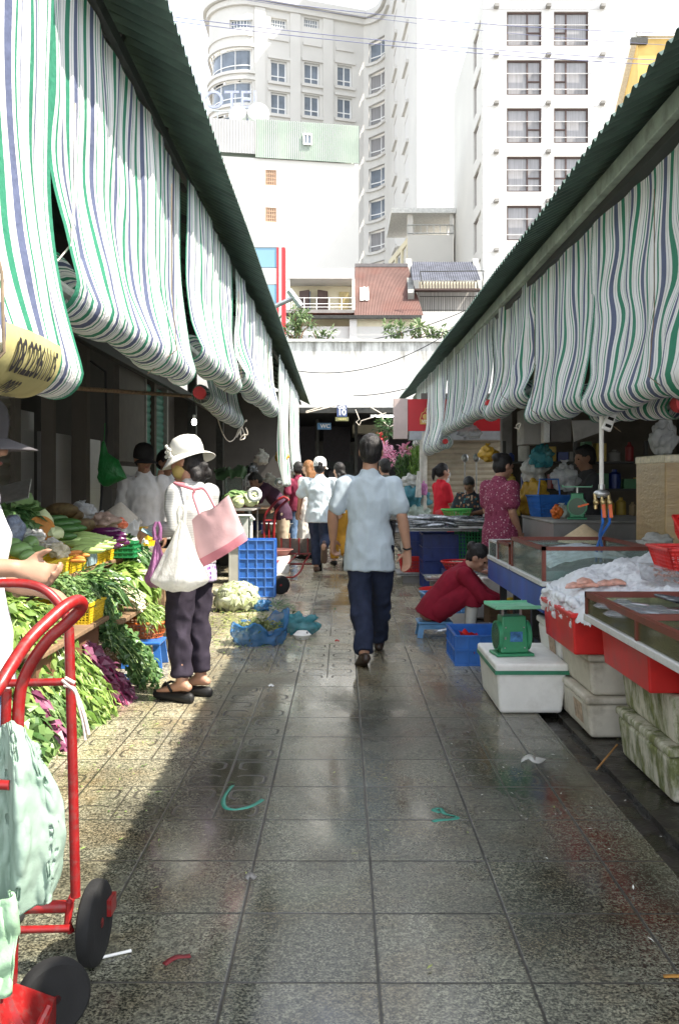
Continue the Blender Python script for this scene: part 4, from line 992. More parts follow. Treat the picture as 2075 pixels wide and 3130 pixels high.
def tank(label, x0, x1, y0, y1, z0, z1, fr=.024, divs=(), gm=None, fm=None, water=None, wm=None):
    o = thing('glass_tank', label, 'glass tank', ((x0+x1)/2,(y0+y1)/2,z0)); p = P(o); h = fr/2
    cs = [(x0,y0),(x1,y0),(x1,y1),(x0,y1)]
    for i in range(4):
        a, b = cs[i], cs[(i+1)%4]; d = (V((*b,0))-V((*a,0))).normalized()*h
        p.mb.bar(V((*a,z1-h))-d, V((*b,z1-h))+d, fr, fr)
        p.mb.bar((a[0],a[1],z0+.002),(a[0],a[1],z1-fr), fr*.94, fr*.94)
    for dv in divs: 
        p.mb.bar((x0+h,dv,z1-h),(x1-h,dv,z1-h),fr*.9,fr*.9); p.mb.bar((x0,dv,z0+.002),(x0,dv,z1-fr),fr*.9,fr*.9)
    p.done('frame', fm or M_BRN, smooth=False)
    e = .003
    for nm_, q in (('w',(x0-e,x0+e,y0+h,y1-h)),('w',(x1-e,x1+e,y0+h,y1-h)),('w',(x0+h,x1-h,y0-e,y0+e)),('w',(x0+h,x1-h,y1-e,y1+e))):
        p.mb.box(*q,z0+.004,z1-fr); p.done('glass_pane', gm or M_TGLASS, smooth=False)
    for dv in divs: p.mb.box(x0+h,x1-h,dv-e,dv+e,z0+.004,z1-fr); p.done('divider', gm or M_TGLASS, smooth=False)
    p.mb.box(x0-.018,x1+.018,y0-.018,y1+.018,z0-.03,z0); p.done('tray_edge', M_CHALK, smooth=False, bevel=.004)
    if water: p.mb.box(x0+h,x1-h,y0+h,y1-h,z0+.004,z0+water); p.done('water', wm or M_WATER, smooth=False)
    return o
tank('shallow glass tray with algae stained panes in the right foreground', 1.16, 2.1, 2.75, 4.45, .70, .805, .026, (3.70,), M_AGLASS, None, .055)
tank('big brown framed glass tank holding bagged ice', 1.225, 1.88, 5.72, 6.75, .72, .93, .024, (), M_TGLASS, None, .06, M_WATERL)
tank('small brown framed glass tank behind the big one', 1.225, 1.80, 6.86, 7.36, .72, .87, .02, (), M_TGLASS, None, .05, M_WATERL)
tank('smallest clear edged glass tank at the far end of the blue bench', 1.225, 1.7, 7.42, 7.80, .72, .85, .014, (), M_TGLASS, M_CHALK, .04, M_WATERL)
bench = thing('tank_bench', 'blue panelled bench carrying the glass tanks', 'bench', (1.55,6.75,0)); p = P(bench)
M_BLUEB = mat('stained_blue_board', (.035,.10,.36), .5, 0, .3, 4, .15, 30, .4, .45, (.12,.08,.28), 3, stretch=(1,1,.4))
p.mb.box(1.215,1.245,5.70,7.82,.53,.684); p.mb.box(1.2455,1.9,5.70,5.73,.53,.684); p.done('panel', M_BLUEB, smooth=False)
p.mb.box(1.2455,1.92,5.74,7.82,.64,.684); p.done('top', M_BLUEB, smooth=False)
for x in (1.32, 1.85):
    for y in (5.82, 6.45, 7.1, 7.7): p.mb.box(x-.025,x+.025,y-.025,y+.025,0,.638); p.done('leg', M_DARKMETAL, smooth=False)
p.mb.bar((1.32,6.0,.25),(1.32,7.65,.25),.03,.04); p.done('rail', M_DARKMETAL, smooth=False)
tb = thing('tray_table', 'low dark table carrying the glass tray and the ice', 'table', (1.8,4.2,0)); p = P(tb)
p.mb.box(1.18,2.3,2.72,4.5,.65,.668); p.mb.box(1.95,2.35,4.52,5.66,.60,.64); p.done('top', M_DARKMETAL, smooth=False)
for x, y in ((2.2,2.8),(2.2,4.4),(2.25,5.5),(2.0,5.5)): p.mb.box(x-.03,x+.03,y-.03,y+.03,0,.599); p.done('leg', M_DARKMETAL, smooth=False)
# bagged ice in the big tank
def heap(name, label, cat, x0, x1, y0, y1, zf, m, nu=60, nv=60, rough=.02, fr=9, kind=None):
    def f(u, w):
        x, y = x0+(x1-x0)*u, y0+(y1-y0)*w; z = zf(u, w)
        n_ = noise.noise(V((x*fr,y*fr,1)))+.6*noise.noise(V((x*fr*2.6,y*fr*2.6,2)))+.4*noise.noise(V((x*fr*6,y*fr*6,3)))
        z += 0
        return V((x+rough*.5*noise.noise(V((x*20,y*20,7))), y+rough*.5*noise.noise(V((x*20,y*20,9))), z+rough*n_))
    o = MB().grid(nu, nv, f).build(name, m, ang=180); return tag(o, label, cat, None, kind)
heap('bagged_ice', 'clear bag of ice filling the big glass tank', 'ice', 1.27, 1.85, 5.78, 6.70, lambda u, w: .775+.13*sin(pi*min(1,max(0,(u*.9+.08))))**.6*sin(pi*(.1+.85*w))**.5+.03*(u-.3), mat('bagged_ice', (.60,.66,.70), .22, 0, .15, 9, .6, 30, .6, 0, trans=.1), 50, 60, .012, 7)
def icez(u, w):
    # u across (0 street side), w from the camera side to the back
    e = min(1, u/.16, (1-w)/.08+.5, w/.10+.12)
    rise = .11+.20*max(0, min(1, (u-.05)*1.3))*(.45+.55*w)
    dip = .075*math.exp(-((u-.32)**2/.035+(w-.42)**2/.05))
    return .62+(rise+.035-dip)*max(0,e)**.6
heap('ice_heap', 'big heap of crushed ice between the glass tank and the tray', 'ice', 1.185, 2.25, 4.50, 5.66, icez, M_ICE, 150, 150, .022, 9)
# ice skirt hanging over the corner of the red tub
sk = MB()
for i in range(150): 
    a = ru(0,1); c = V((1.185+ru(-.005,.25)*a, 4.86+ru(0,.75), .615+ru(-.03,.09))); sk.ell(c, (ru(.012,.03),ru(.012,.03),ru(.012,.028)), 7, 5, None, 0, .35, 3, i)
io = tag(remesh(sk.build('ice_spill', M_ICE), .008, 0, (.006, 60, 2)), 'crushed ice spilling over the rim of the red tub', 'ice')
def fish_mb(mb, L, H, T, c=(0,0,0), rz=0, ry=0, rx=0, m=0, tail=True, seed=0):
    M = Euler((rx,ry,rz)).to_matrix(); c = V(c); secs = []; N_ = 9
    for i in range(N_):
        k = i/(N_-1); h = H*(sin(pi*min(1,k*.96+.02))**.7)*(1-.55*k)*.72+.003; secs.append((V((L*(k-.5),0,0)), h, T*(sin(pi*min(.98,k*.9+.06))**.7)*.5+.002))
    q = MB(); 
    q.loft([(a, r2, r1) for a, r1, r2 in secs], V((0,1,0)), 10)
    if tail: 
        q.add([(L*.48,0,.006),(L*.62,.002,H*.42),(L*.57,0,0),(L*.62,.002,-H*.42),(L*.48,0,-.006)], [(0,1,2),(0,2,3),(0,3,4)])
        q.add([(-L*.1,0,H*.42),(L*.12,.001,H*.40),(L*.16,0,H*.62),(0,0,H*.66)], [(0,1,2,3)])
    mb.add([c+M@V(v) for v in q.v], q.f, m)
def fish_pile(n, cx, cy, z, sx, sy, L, H, m, label, name='fish', group=None, seed=0, spread=.35, lay=.03, flat=True):
    # every fish is its own thing
    r = random.Random(seed); proto = None
    for i in range(n):
        rz = r.gauss(0, spread)+(pi if r.random() < .5 else 0); loc = (cx+r.uniform(-sx,sx), cy+r.uniform(-sy,sy), z+H*.14+lay*(i/n)+r.uniform(0,.008))
        rot = (pi/2+r.gauss(0,.12), r.gauss(0,.08), rz); s_ = r.uniform(.8,1.2)
        if proto is None:
            mb = MB(); fish_mb(mb, L, H, H*.45); proto = mb.build(name, m); tag(proto, label, 'fish', group); proto.location = loc; proto.rotation_euler = rot
        else: dup(proto, loc, rot, None, group, s_)
# squid and fillets on the ice
pk = MB()
for i in range(9): pass
for i, (px, py, s_, a) in enumerate(((1755,1748,.11,.3),(1790,1762,.12,-.2),(1850,1750,.11,.1),(1880,1746,.10,-.3),(1785,1780,.10,.5))):
    c = W(px,py,5.12); c.z = .752+.006*i; mb = MB(); mb.loft([((-s_*.5,0,0),.006,.004),((-s_*.3,0,.008),.03,.012),((0,0,.012),.038,.016),((s_*.3,0,.008),.03,.013),((s_*.5,0,0),.02,.008)], V((0,1,0)), 12)
    q = mb.build('squid', M_PINKFISH); q.location = c; q.rotation_euler = (.15,-.05,a); tag(q, 'pink seafood piece lying on the crushed ice', 'seafood', 'pink seafood on the ice')
# shrimp container and red baskets on the right
sc = thing('shrimp_container', 'clear tub of shrimps below the red basket', 'container', (1.86,4.85,.80)); p = P(sc)
p.mb.box(1.60,2.15,4.62,5.1,.80,.885,t=.01); p.done('tub', M_CLEAR, smooth=False)
for i in range(150):
    c = V((ru(1.63,2.1),ru(4.65,5.07),ru(.815,.885))); a = ru(0,6.28)
    p.mb.tube([c+V((cos(a+k*.55)*.018, sin(a+k*.55)*.018, .004*sin(k))) for k in range(5)], [.004,.007,.006,.005,.002], 5)
sh_ = p.done('shrimps', M_PINKFISH); sh_['kind'] = 'stuff'
def basket_box(label, loc, rot, w, d, h, m, name='plastic_basket', nx=20, ny=14, nz=5):
    o = thing(name, label, 'basket', loc); o.rotation_euler = rot
    mb = MB(); B, T = crate_mb(mb, w, d, h, nx, ny, nz, .007, .03, band=.28); mb.build('lattice_wall', m, o, smooth=False)
    mb = MB()
    for i in range(4): a, b = V(T[i]), V(T[(i+1)%4]); k = (b-a).normalized()*.012; mb.bar(a-k, b+k, .024, .016)
    mb.build('rim', m, o, smooth=False, bevel=.004); MB().box(-w/2+.035,w/2-.035,-d/2+.035,d/2-.035,.002,.010).build('base', m, o, smooth=False)
    return o
basket_box('red plastic basket with slotted sides at the right edge', (1.87,4.83,.885), (0,0,-.06), .50, .40, .10, M_REDPL)
basket_box('red plastic basket tilted up behind the slotted one', (2.02,5.1,.95), (.75,.0,.15), .42, .34, .09, M_REDPL)
# lids and fish in the front tray
for i, (px, py, Y) in enumerate(((1935,1855,3.95),(2005,1855,3.98),(1900,1842,4.15))):
    c = W(px,py,Y); mb = MB(); mb.lathe([(.09,0),(.10,.008),(.088,.016),(.04,.022),(.02,.036),(.001,.036)], n=24, sx=1.25); o = mb.build('floating_lid', M_CLEAR); o.location = (c.x,Y,.762+.004*i); tag(o, 'translucent lid floating in the front glass tray', 'lid', 'lids in the front tray')
mb = MB(); mb.lathe([(.085,0),(.10,.03),(.095,.036),(.03,.030),(.001,.032)], n=24); o = mb.build('plastic_bowl', M_WHITEP); o.location = (1.42,3.45,.755); tag(o, 'white plastic bowl floating in the near part of the glass tray', 'bowl')
fish_pile(14, 1.55, 4.18, .752, .25, .12, .22, .06, M_FISHD, 'dark fish lying in the shallow glass tray', group='fish in the front tray', seed=3)

# ---------------- green spring scale ----------------
M_SCALE = mat('green_scale_paint', (.045,.27,.13), .4, .1, .1, 12, .05, 60, .5, .25, (.03,.08,.05), 14)
s = thing('spring_scale', 'green market spring scale standing on the taped foam box', 'scale', (1.02,5.66,.291), .12)
mb = MB(); mb.box(-.115,.115,-.085,.085,0,.018); mb.build('base', M_SCALE, s, smooth=False, bevel=.006)
mb = MB(); mb.add([(-.085,-.065,.019),(.085,-.065,.019),(.085,.065,.019),(-.085,.065,.019),(-.072,-.055,.235),(.072,-.055,.235),(.072,.055,.235),(-.072,.055,.235)], [(3,2,1,0),(4,5,6,7),(0,1,5,4),(1,2,6,5),(2,3,7,6),(3,0,4,7)]); mb.build('body', M_SCALE, s, smooth=False, bevel=.008)
for sx in (-1, 1):
    mb = MB(); mb.tube([(sx*.076,0,.115),(sx*.098,0,.115)], .088, 28); dl = mb.build('dial', M_SCALE, s, ang=30)
    mb = MB(); mb.tube([(sx*.0985,0,.115),(sx*.100,0,.115)], .076, 28); mb.build('dial_face', mat('dark_dial', (.02,.10,.05), .2, 0, .1, 5, 0), dl, ang=30)
mb = MB(); mb.bar((-.055,0,.235),(-.055,0,.285),.012,.012); mb.bar((.055,0,.235),(.055,0,.285),.012,.012); mb.build('pan_support', M_STEEL, s, smooth=False)
mb = MB(); mb.box(-.135,.135,-.13,.13,.286,.294); mb.bar((-.135,-.128,.30),(.135,-.128,.30),.006,.012); mb.bar((-.135,.128,.30),(.135,.128,.30),.006,.012); mb.build('pan', mat('pale_green_pan', (.18,.48,.30), .35, .1, .1, 8, .05), s, smooth=False)
mb = MB(); mb.obox((.01,-.0635,.115), (.075,.002,.06), (.055,0,0)); mb.build('label_plate', mat('blue_label', (.05,.16,.34), .4, 0, .5, 40), s, smooth=False)
mb = MB()
for x, z in ((-.055,.17),(.055,.17),(-.06,.05),(.06,.05)): mb.ell((x,-.066+.054*(.17-.17),z), .005, 8, 5)
mb.box(-.062,-.052,-.0665,-.0625,.10,.115); mb.build('screws', M_STEEL, s)

# blue crate beside the seated woman, stool, cloth
solid_crate('blue plastic crate with a red cloth beside the squatting woman', (1.05,7.08,0), 0, .44, .54, .215, M_BLUEPL, None, (5,6), hor=2)
mb = MB(); mb.grid(14, 14, lambda u, w: V((.86+.12*u+.02*sin(w*5), 6.95-.12*u+.06*noise.noise(V((u*3,w*3,1))), .235-.16*w+.03*noise.noise(V((u*4,w*4,4)))))); tag(mb.build('cleaning_cloth', M_REDPL, ang=80), 'red cloth hanging over the rim of the blue crate', 'cloth')
st = thing('plastic_stool', 'low blue plastic stool under the squatting woman', 'stool', (.80,8.12,0)); mb = MB()
mb.box(-.15,.15,-.13,.13,.12,.14); mb.build('seat', M_CYANPL, st, smooth=False, bevel=.012)
for x in (-1,1):
    for y in (-1,1): MB().bar((x*.13,y*.11,0),(x*.11,y*.095,.122),.045,.02).build('leg', M_CYANPL, st, smooth=False)

for y in (-.105,.105): MB().bar((-.11,y,.095),(.11,y,.095),.012,.04).build('apron', M_CYANPL, st, smooth=False)
# fish box and fish by the bench
foam_box('open foam box of fish beside the blue bench', (1.53,8.66,.22), 0, .56, .42, .25, M_FOAM, False, False, None)
tag(MB().box(1.33,1.74,8.5,8.82,0,.215).build('wooden_block', M_WOOD, smooth=False, bevel=.01), 'wooden block under the open fish box', 'block')
fish_pile(16, 1.50, 8.64, .46, .2, .13, .28, .09, M_FISH, 'silver fish heaped in the open foam box', group='fish in the open foam box', seed=5, spread=.6, lay=.08)
fish_pile(7, 1.42, 8.55, .49, .12, .1, .30, .10, M_PINKFISH, 'reddish fish head piece on the open foam box', 'fish', 'fish pieces on the foam box', 6, 1.2, .05)
fish_pile(6, 1.18, 7.75, .03, .15, .2, .5, .12, M_FISH, 'long silver fish lying on the floor by the blue bench', 'fish', 'fish on the floor by the bench', 8, .3, .08)
fish_pile(3, 1.28, 6.35, .10, .08, .1, .42, .10, M_FISH, 'silver fish lying behind the green scale', 'fish', 'fish behind the scale', 9, .25, .04)
tag(MB().box(1.1,1.45,6.2,6.55,.0,.09).build('cutting_board', M_WOOD, smooth=False, bevel=.008), 'dark wooden board under the fish behind the scale', 'board')
# ---------------- fish stall interior, right ----------------
ct = thing('tiled_counter', 'white tiled counter with chipped edge inside the fish stall', 'counter', (2.1,8.9,0)); p = P(ct)
p.mb.box(1.84,2.9,8.2,9.6,0,.955); p.done('body', M_TILEW, smooth=False)
p.mb.box(1.83,2.91,8.19,9.61,.956,.985); p.done('top', M_CONC, smooth=False, bevel=.01)
p.mb.box(1.834,1.839,8.75,8.85,.55,.68); p.mb.box(1.834,1.839,9.2,9.3,.60,.72); p.done('drain_hole', M_BLACK, smooth=False)
s2 = dup(s, (2.12,8.5,.986), 1.3, 'green spring scale inside the dim fish stall on the tiled counter')
bk = basket_box('blue plastic basket with a tall handle on the tiled counter', (2.02,9.2,.986), (0,0,.3), .34, .26, .2, M_BLUEPL)
MB().tube([(-.12,0,.2),(-.10,0,.36),(.10,0,.36),(.12,0,.2)], .008, 6).build('handle', M_BLUEPL, bk)
def bag(label, loc, r, m, name='plastic_bag', cat='bag', seed=0, neck=True, vox=None, wob=.55, parts=None, group=None, wr=.012):
    mb = MB(); mb.ell((0,0,r[2]*.95), r, 36, 26, None, 0, wob, 2.2, seed)
    for v_i, v in enumerate(mb.v):
        if v[2] < 0: mb.v[v_i] = (v[0], v[1], 0.0)
    if neck:
        n = 14; b = len(mb.v)
        for k, (rr_, z) in enumerate(((.34,1.72),(.14,1.98),(.20,2.15),(.36,2.38))):
            for j in range(n): a = 2*pi*j/n; q = 1+.5*noise.noise(V((cos(a)*2+seed,sin(a)*2,k*.7))); mb.v.append((r[0]*rr_*q*cos(a), r[1]*rr_*q*sin(a), r[2]*z*(1+.08*noise.noise(V((cos(a)*3,sin(a)*3,seed))))))
        for k in range(3):
            for j in range(n): mb.f.append((b+k*n+j, b+k*n+(j+1)%n, b+(k+1)*n+(j+1)%n, b+(k+1)*n+j)); mb.mi.append(0); mb.fv.append(.5)
    o = mb.build(name, m, ang=180); o.location = loc
    if wr: wrinkle(o.data, wr, 9, seed); wrinkle(o.data, wr*.5, 24, seed+5)
    return tag(o, label, cat, group)
def plastic(name, col, tr=.35, rough=.3, clear=.0):
    t = NT(name); ob = t.obj(); n1 = t.noise(ob, 12, 5, .6)
    c = t.ramp(n1, [(.3, tuple(x*.8 for x in col)), (.7, tuple(min(1,x*1.15) for x in col))])
    nm = t.bump(t.noise(t.map(ob, (1,1,.5)), 22, 4, .6), .8, .02)
    sh = t.pbr(c, rough, 0, nm, .5); a = t.n('BsdfTranslucent', {'Color': c, 'Normal': nm}).outputs[0]
    sh = t.mixsh(tr, sh, a)
    if clear: sh = t.mixsh(clear, sh, t.n('BsdfTransparent', {'Color': (.95,.96,.97,1)}).outputs[0])
    return t.done(sh)
M_PWHITE = plastic('thin_white_plastic', (.64,.64,.60), .4)
M_PBLUE = plastic('thin_blue_plastic', (.05,.22,.50), .4, .22, .38)
M_PTEAL = plastic('thin_teal_plastic', (.06,.36,.42), .4, .22, .35)
M_PGREEN = plastic('thin_green_plastic', (.03,.24,.06), .4, .3)
M_PPURP = plastic('thin_purple_plastic', (.42,.18,.36), .45, .3, .1)
M_PCLEAR = plastic('thin_clear_plastic', (.72,.73,.74), .4, .2, .45)
M_PYEL = plastic('yellow_sack', (.50,.30,.03), .15, .35)
bag('yellow foil sack standing on the counter in the dim stall', (1.93,9.52,.986), (.14,.09,.18), M_PYEL, 'foil_sack', 'sack', 4, False)
c = W(1432,1405,10.2)
for i, (px, py, Y, r_, m, lab) in enumerate(((1715,1570,8.6,.07,M_PWHITE,'white plastic bundle in the dim stall beside the green scale'),(1700,1565,8.35,.05,M_ORANGEPL,'orange bundle in front of the dim stall scale'),(1630,1440,9.9,.12,M_PWHITE,'crumpled pale bag behind the yellow foil sack'),(1725,1460,9.4,.13,M_PCLEAR,'clear bag hanging in the dim stall'),(1655,1395,9.7,.11,M_PTEAL,'teal bag hanging among the stall goods'))):
    q = W(px,py,Y); bag(lab, (q.x,Y,q.z-r_), (r_,r_*.8,r_), m, 'plastic_bag', 'bag', 20+i)
cb = thing('wall_cupboard', 'grey wall cupboards hanging over the dim fish stall', 'cupboard', (2.1,9.2,1.7)); p = P(cb)
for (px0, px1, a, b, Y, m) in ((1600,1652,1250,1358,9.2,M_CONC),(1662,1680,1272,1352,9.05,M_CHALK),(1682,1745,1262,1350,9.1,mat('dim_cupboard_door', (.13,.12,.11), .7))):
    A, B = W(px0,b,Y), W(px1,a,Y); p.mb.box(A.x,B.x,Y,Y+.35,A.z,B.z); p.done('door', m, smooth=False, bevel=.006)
hb = thing('hanging_board', 'tilted grey board hanging above the dim stall', 'board', W(1790,1300,7.8)[:]); p = P(hb)
A = [W(1748,1285,7.8),W(1832,1285,7.8),W(1832,1322,7.8),W(1755,1350,7.8)]; p.mb.add([q for q in A]+[q+V((0,.03,0)) for q in A], [(3,2,1,0),(4,5,6,7),(0,1,5,4),(1,2,6,5),(2,3,7,6),(3,0,4,7)]); p.done('board', M_CONC, smooth=False)
for q in (A[0],A[1]): p.mb.tube([q,q+V((0,0,.6))], .006); p.done('hanger', M_CABLE)
cl = tag(MB().tube([(2.55,9.0,2.1),(3.4,9.2,2.1)], .015).build('tube_lamp', mat('dim_tube_lamp', (.6,.75,.78), .3)), 'thin tube lamp under the nearest right awning', 'lamp')
# tall carton, its counter, bags on top
kc = thing('stall_counter', 'dark counter carrying the tall wrapped carton', 'counter', (2.6,6.5,0)); p = P(kc)
p.mb.box(2.08,3.2,5.9,7.2,.84,.88); p.done('top', M_CONC, smooth=False, bevel=.008); p.mb.box(2.12,3.16,5.95,7.15,0,.839); p.done('body', M_DARKMETAL, smooth=False)
cr = thing('tall_carton', 'tall tape wrapped brown carton standing on the stall counter', 'carton', (2.46,6.53,.881)); p = P(cr)
def tape_mat():
    t = NT('taped_carton'); ob = t.geo(); x, y, z = t.xyz(ob)
    c = t.ramp(t.noise(t.map(ob, (1,1,9)), 3, 4), [(.3, (.29,.19,.075)), (.7, (.40,.275,.12))])
    w = t.noise(t.map(ob, (2,2,40)), 1.2, 3); nm = t.bump(t.noise(t.map(ob, (6,6,18)), 3, 5), .4, .01)
    return t.done(t.pbr(t.mix(t.ramp(w, [(.62, 0), (.7, .35)]), c, (.55,.42,.24)), .28, 0, nm, .5))
M_TAPEC = tape_mat()
p.mb.box(2.127,2.8,6.22,6.84,.882,1.46); p.done('box', M_TAPEC, smooth=False, bevel=.012)
p.mb.box(2.122,2.805,6.215,6.845,1.445,1.50); p.done('lid', mat('pale_tape', (.62,.55,.40), .35, 0, .25, 30, .4, 60), smooth=False, bevel=.01)
bag('clear bag of bundled straws standing on the tall carton', (2.25,6.6,1.502), (.085,.08,.12), M_PCLEAR, 'plastic_bag', 'bag', 31)
bag('clear bag at the right edge on the tall carton', (2.52,6.6,1.502), (.11,.08,.11), M_PCLEAR, 'plastic_bag', 'bag', 32)
# white water pipe with taps and blue hoses
wp = thing('water_pipe', 'white vertical water pipe with brass taps hanging over the tanks', 'pipe', (1.55,5.62,1.3)); p = P(wp)
p.mb.tube([(1.545,5.62,2.95),(1.545,5.62,1.30)], .0135, 12); p.done('pipe', mat('white_pipe', (.62,.60,.55), .4, 0, .1, 6, .05, 60, .5, .3))
M_BRASS = mat('brass_fitting', (.45,.34,.16), .35, .8, .2, 20, .05)
p.mb.tube([(1.545,5.62,1.305),(1.545,5.62,1.275)], .02); p.mb.ell((1.545,5.62,1.25), (.05,.03,.025)); p.done('manifold', M_STEEL)
for dx in (-.04, 0, .04):
    p.mb.tube([(1.545+dx,5.62,1.25),(1.545+dx,5.60,1.20),(1.545+dx,5.60,1.16)], .011); p.mb.ell((1.545+dx,5.59,1.20), .018); p.done('tap', M_BRASS)
    p.mb.bar((1.545+dx-.05*(dx < 0),5.585,1.19),(1.545+dx-.11*(dx < 0),5.56,1.175 if dx < 0 else 1.11),.02,.008); p.done('tap_lever', mat('orange_lever', (.60,.12,.04), .4), smooth=False)
M_HOSE = mat('blue_hose', (.02,.14,.50), .35, 0, .1, 10, 0)
for dx, e in ((0,.05),(.04,.02)):
    p.mb.tube([(1.545+dx,5.60,1.16),(1.55+dx,5.61,1.08),(1.56+dx*.3,5.72,1.0),(1.575+e,5.9,.92),(1.58+e,5.95,.82)], .0085, 8); p.done('hose', M_HOSE)
pl = thing('power_strip', 'white power strip tied to the water pipe', 'socket', (1.585,5.6,1.68)); mb = MB(); mb.obox((0,0,0), (.055,.035,.12), (0,.35,0)); mb.build('body', M_WHITEP, pl, smooth=False, bevel=.005)
for k in (-.03,.012): mb = MB(); mb.obox((k*.36-.0,-.0185,k), (.035,.003,.018), (0,.35,0)); mb.build('socket', M_BLACK, pl, smooth=False)
tag(MB().tube([(1.56,5.6,2.6),(1.575,5.6,2.1),(1.57,5.6,1.74)], .005).build('hanging_cable', M_CABLE), 'dark power cord running down to the white power strip', 'cord')
ch = MB(); ch.lathe([(.20,0),(.195,.006),(.10,.075),(.012,.135),(.001,.138)], n=32); o = ch.build('conical_hat', mat('straw_hat', (.52,.40,.25), .8, 0, .1, 30, .3, 90)); o.location = (1.86,7.25,.86); tag(o, 'straw conical hat lying behind the big glass tank', 'hat')
tag(MB().box(1.72,2.02,7.1,7.5,0,.855).build('bin', M_DARKMETAL, smooth=False), 'dark bin carrying the straw hat behind the tanks', 'bin')
bag('white cloth bundle with blue strap behind the tank corner', (2.0,6.05,.885), (.10,.09,.05), M_PWHITE, 'cloth_bundle', 'bundle', 33, False)
# ---------------- fish and basins further along on the right ----------------
def tray(label, loc, w, d, m=M_STEEL, rz=0, name='metal_tray', group=None):
    o = thing(name, label, 'tray', loc, rz, group); mb = MB(); h = .035
    mb.box(-w/2,w/2,-d/2,d/2,0,.006)
    for a, b in (((-w/2,-d/2,h),(w/2,-d/2,h)),((w/2,-d/2,h),(w/2,d/2,h)),((w/2,d/2,h),(-w/2,d/2,h)),((-w/2,d/2,h),(-w/2,-d/2,h))):
        a0, b0 = V(a), V(b); a1, b1 = V((a[0]*.94,a[1]*.94,.004)), V((b[0]*.94,b[1]*.94,.004)); mb.add([a1,b1,b0,a0], [(0,1,2,3)]); mb.bar(a0,b0,.02,.012)
    mb.build('dish', m, o, smooth=False); return o
cg = 'stacked crates under the fish trays'
for z in (0, .34): solid_crate('dark blue crate under the fish tray, lower one' if z == 0 else 'dark blue crate directly under the fish tray', (1.28,12.0,z), 0, .50, .55, .33, M_DKBLUE, cg, (5,5))
solid_crate('dark blue crate behind the blue pair under the fish trays', (1.15,12.8,.3), 0, .5, .5, .45, M_DKBLUE, cg, (5,5))
crate('green lattice crate under the fish trays beside the blue crates', (1.72,11.9,.34), 0, .52, .5, .40, M_GREENPL, 14, 12, 9, .008, .01, cg, .0)
crate('green lattice crate at the bottom next to the dark blue crates', (1.72,11.9,0), 0, .52, .5, .33, M_GREENPL, 14, 12, 7, .008, .01, cg, .0)
tag(MB().box(1.45,2.0,11.65,12.2,.745,.775).build('foam_board', M_FOAM, smooth=False, bevel=.008), 'white foam board on top of the green lattice crate', 'board')
tray('grey tray piled with silver fish on the dark blue crates', (1.26,11.85,.72), .85, .62)
fish_pile(34, 1.25, 11.9, .745, .36, .22, .42, .09, M_FISH, 'silver fish piled on the grey tray beyond the squatting woman', group='fish on the grey tray', seed=11, spread=.45, lay=.13)
tray('second grey tray of dark fish on the green lattice crate', (1.72,11.9,.79), .6, .5)
fish_pile(10, 1.72, 11.9, .80, .2, .14, .4, .10, M_FISHD, 'dark fish on the tray above the green lattice crate', group='dark fish on the tray', seed=12, spread=.3, lay=.06)
basket_round('pale green basket among the fish trays', (1.52,12.4,.86), .15, .2, .10, M_LGREENPL, 30, 4)
chair = thing('plastic_chair', 'red plastic chair back showing over the fish trays', 'chair', (1.5,13.2,0)); mb = MB(); mb.box(-.2,.2,-.2,.2,.40,.43); mb.build('seat', M_REDPL, chair, smooth=False, bevel=.01)
mb = MB(); mb.grid(8, 8, lambda u, w: V((-.19+.38*u+.0*w, .19+.04*w, .45+.5*w-.06*(2*u-1)**2*w))); q = mb.build('backrest', M_REDPL, chair); q.modifiers.new('t','SOLIDIFY').thickness = .012
for x in (-.17,.17):
    for y in (-.17,.17): MB().bar((x,y,0),(x*.95,y*.95,.40),.04,.03).build('leg', M_REDPL, chair, smooth=False)
wt_ = thing('work_table', 'white panelled work table before the tan shutter', 'table', (2.0,14.3,0)); mb = MB(); mb.box(-.42,.42,-.25,.25,.80,.84); mb.build('top', M_WHITEP, wt_, smooth=False); mb = MB(); mb.box(-.40,.40,-.23,.23,.42,.795); mb.box(-.40,.40,-.23,.23,.0,.41); mb.build('panel', M_WHITEP, wt_, smooth=False)
# baskets and basins on the ground
tray('round edged steel dish under the red slotted basket', (1.02,12.6,.10), .56, .5, M_STEEL)
tag(MB().box(.82,1.2,12.4,12.8,0,.095).build('low_block', M_CONC, smooth=False), 'low block under the steel dish', 'block')
basket_box('red slotted basket on the steel dish past the man in the blue shirt', (1.02,12.6,.138), (0,0,.05), .46, .36, .20, M_REDPL, nx=16, ny=12)
basin('pale blue basin stacked by the dark blue crates', (1.22,13.4,.42), .26, .12, M_CYANPL); basin('blue basin below the pale one by the dark blue crates', (1.22,13.4,.26), .25, .14, M_BLUEPL); tag(MB().lathe([(.2,0),(.2,.255)], (1.22,13.4,0), 20).build('bucket', M_DKBLUE), 'dark blue bucket carrying the two blue basins', 'bucket')
fish_pile(6, 1.22, 13.4, .50, .12, .12, .25, .06, M_FISH, 'small fish lying in the pale blue basin', group='fish in the pale blue basin', seed=15, spread=1)
basket_round('red round basket of shellfish beyond the squatting woman', (1.40,11.1,.30), .17, .22, .09, M_REDPL, 30, 4); tag(MB().box(1.2,1.62,10.9,11.3,0,.295).build('upturned_crate', M_DKBLUE, smooth=False), 'upturned crate under the red shellfish basket', 'crate')
basket_round('yellow round basket of shellfish beyond the squatting woman', (1.37,10.2,.2), .17, .22, .13, M_ORANGEPL, 30, 5); tag(MB().lathe([(.2,0),(.22,.19)], (1.37,10.2,0), 20).build('bucket', M_STEEL), 'steel bucket under the yellow shellfish basket', 'bucket')
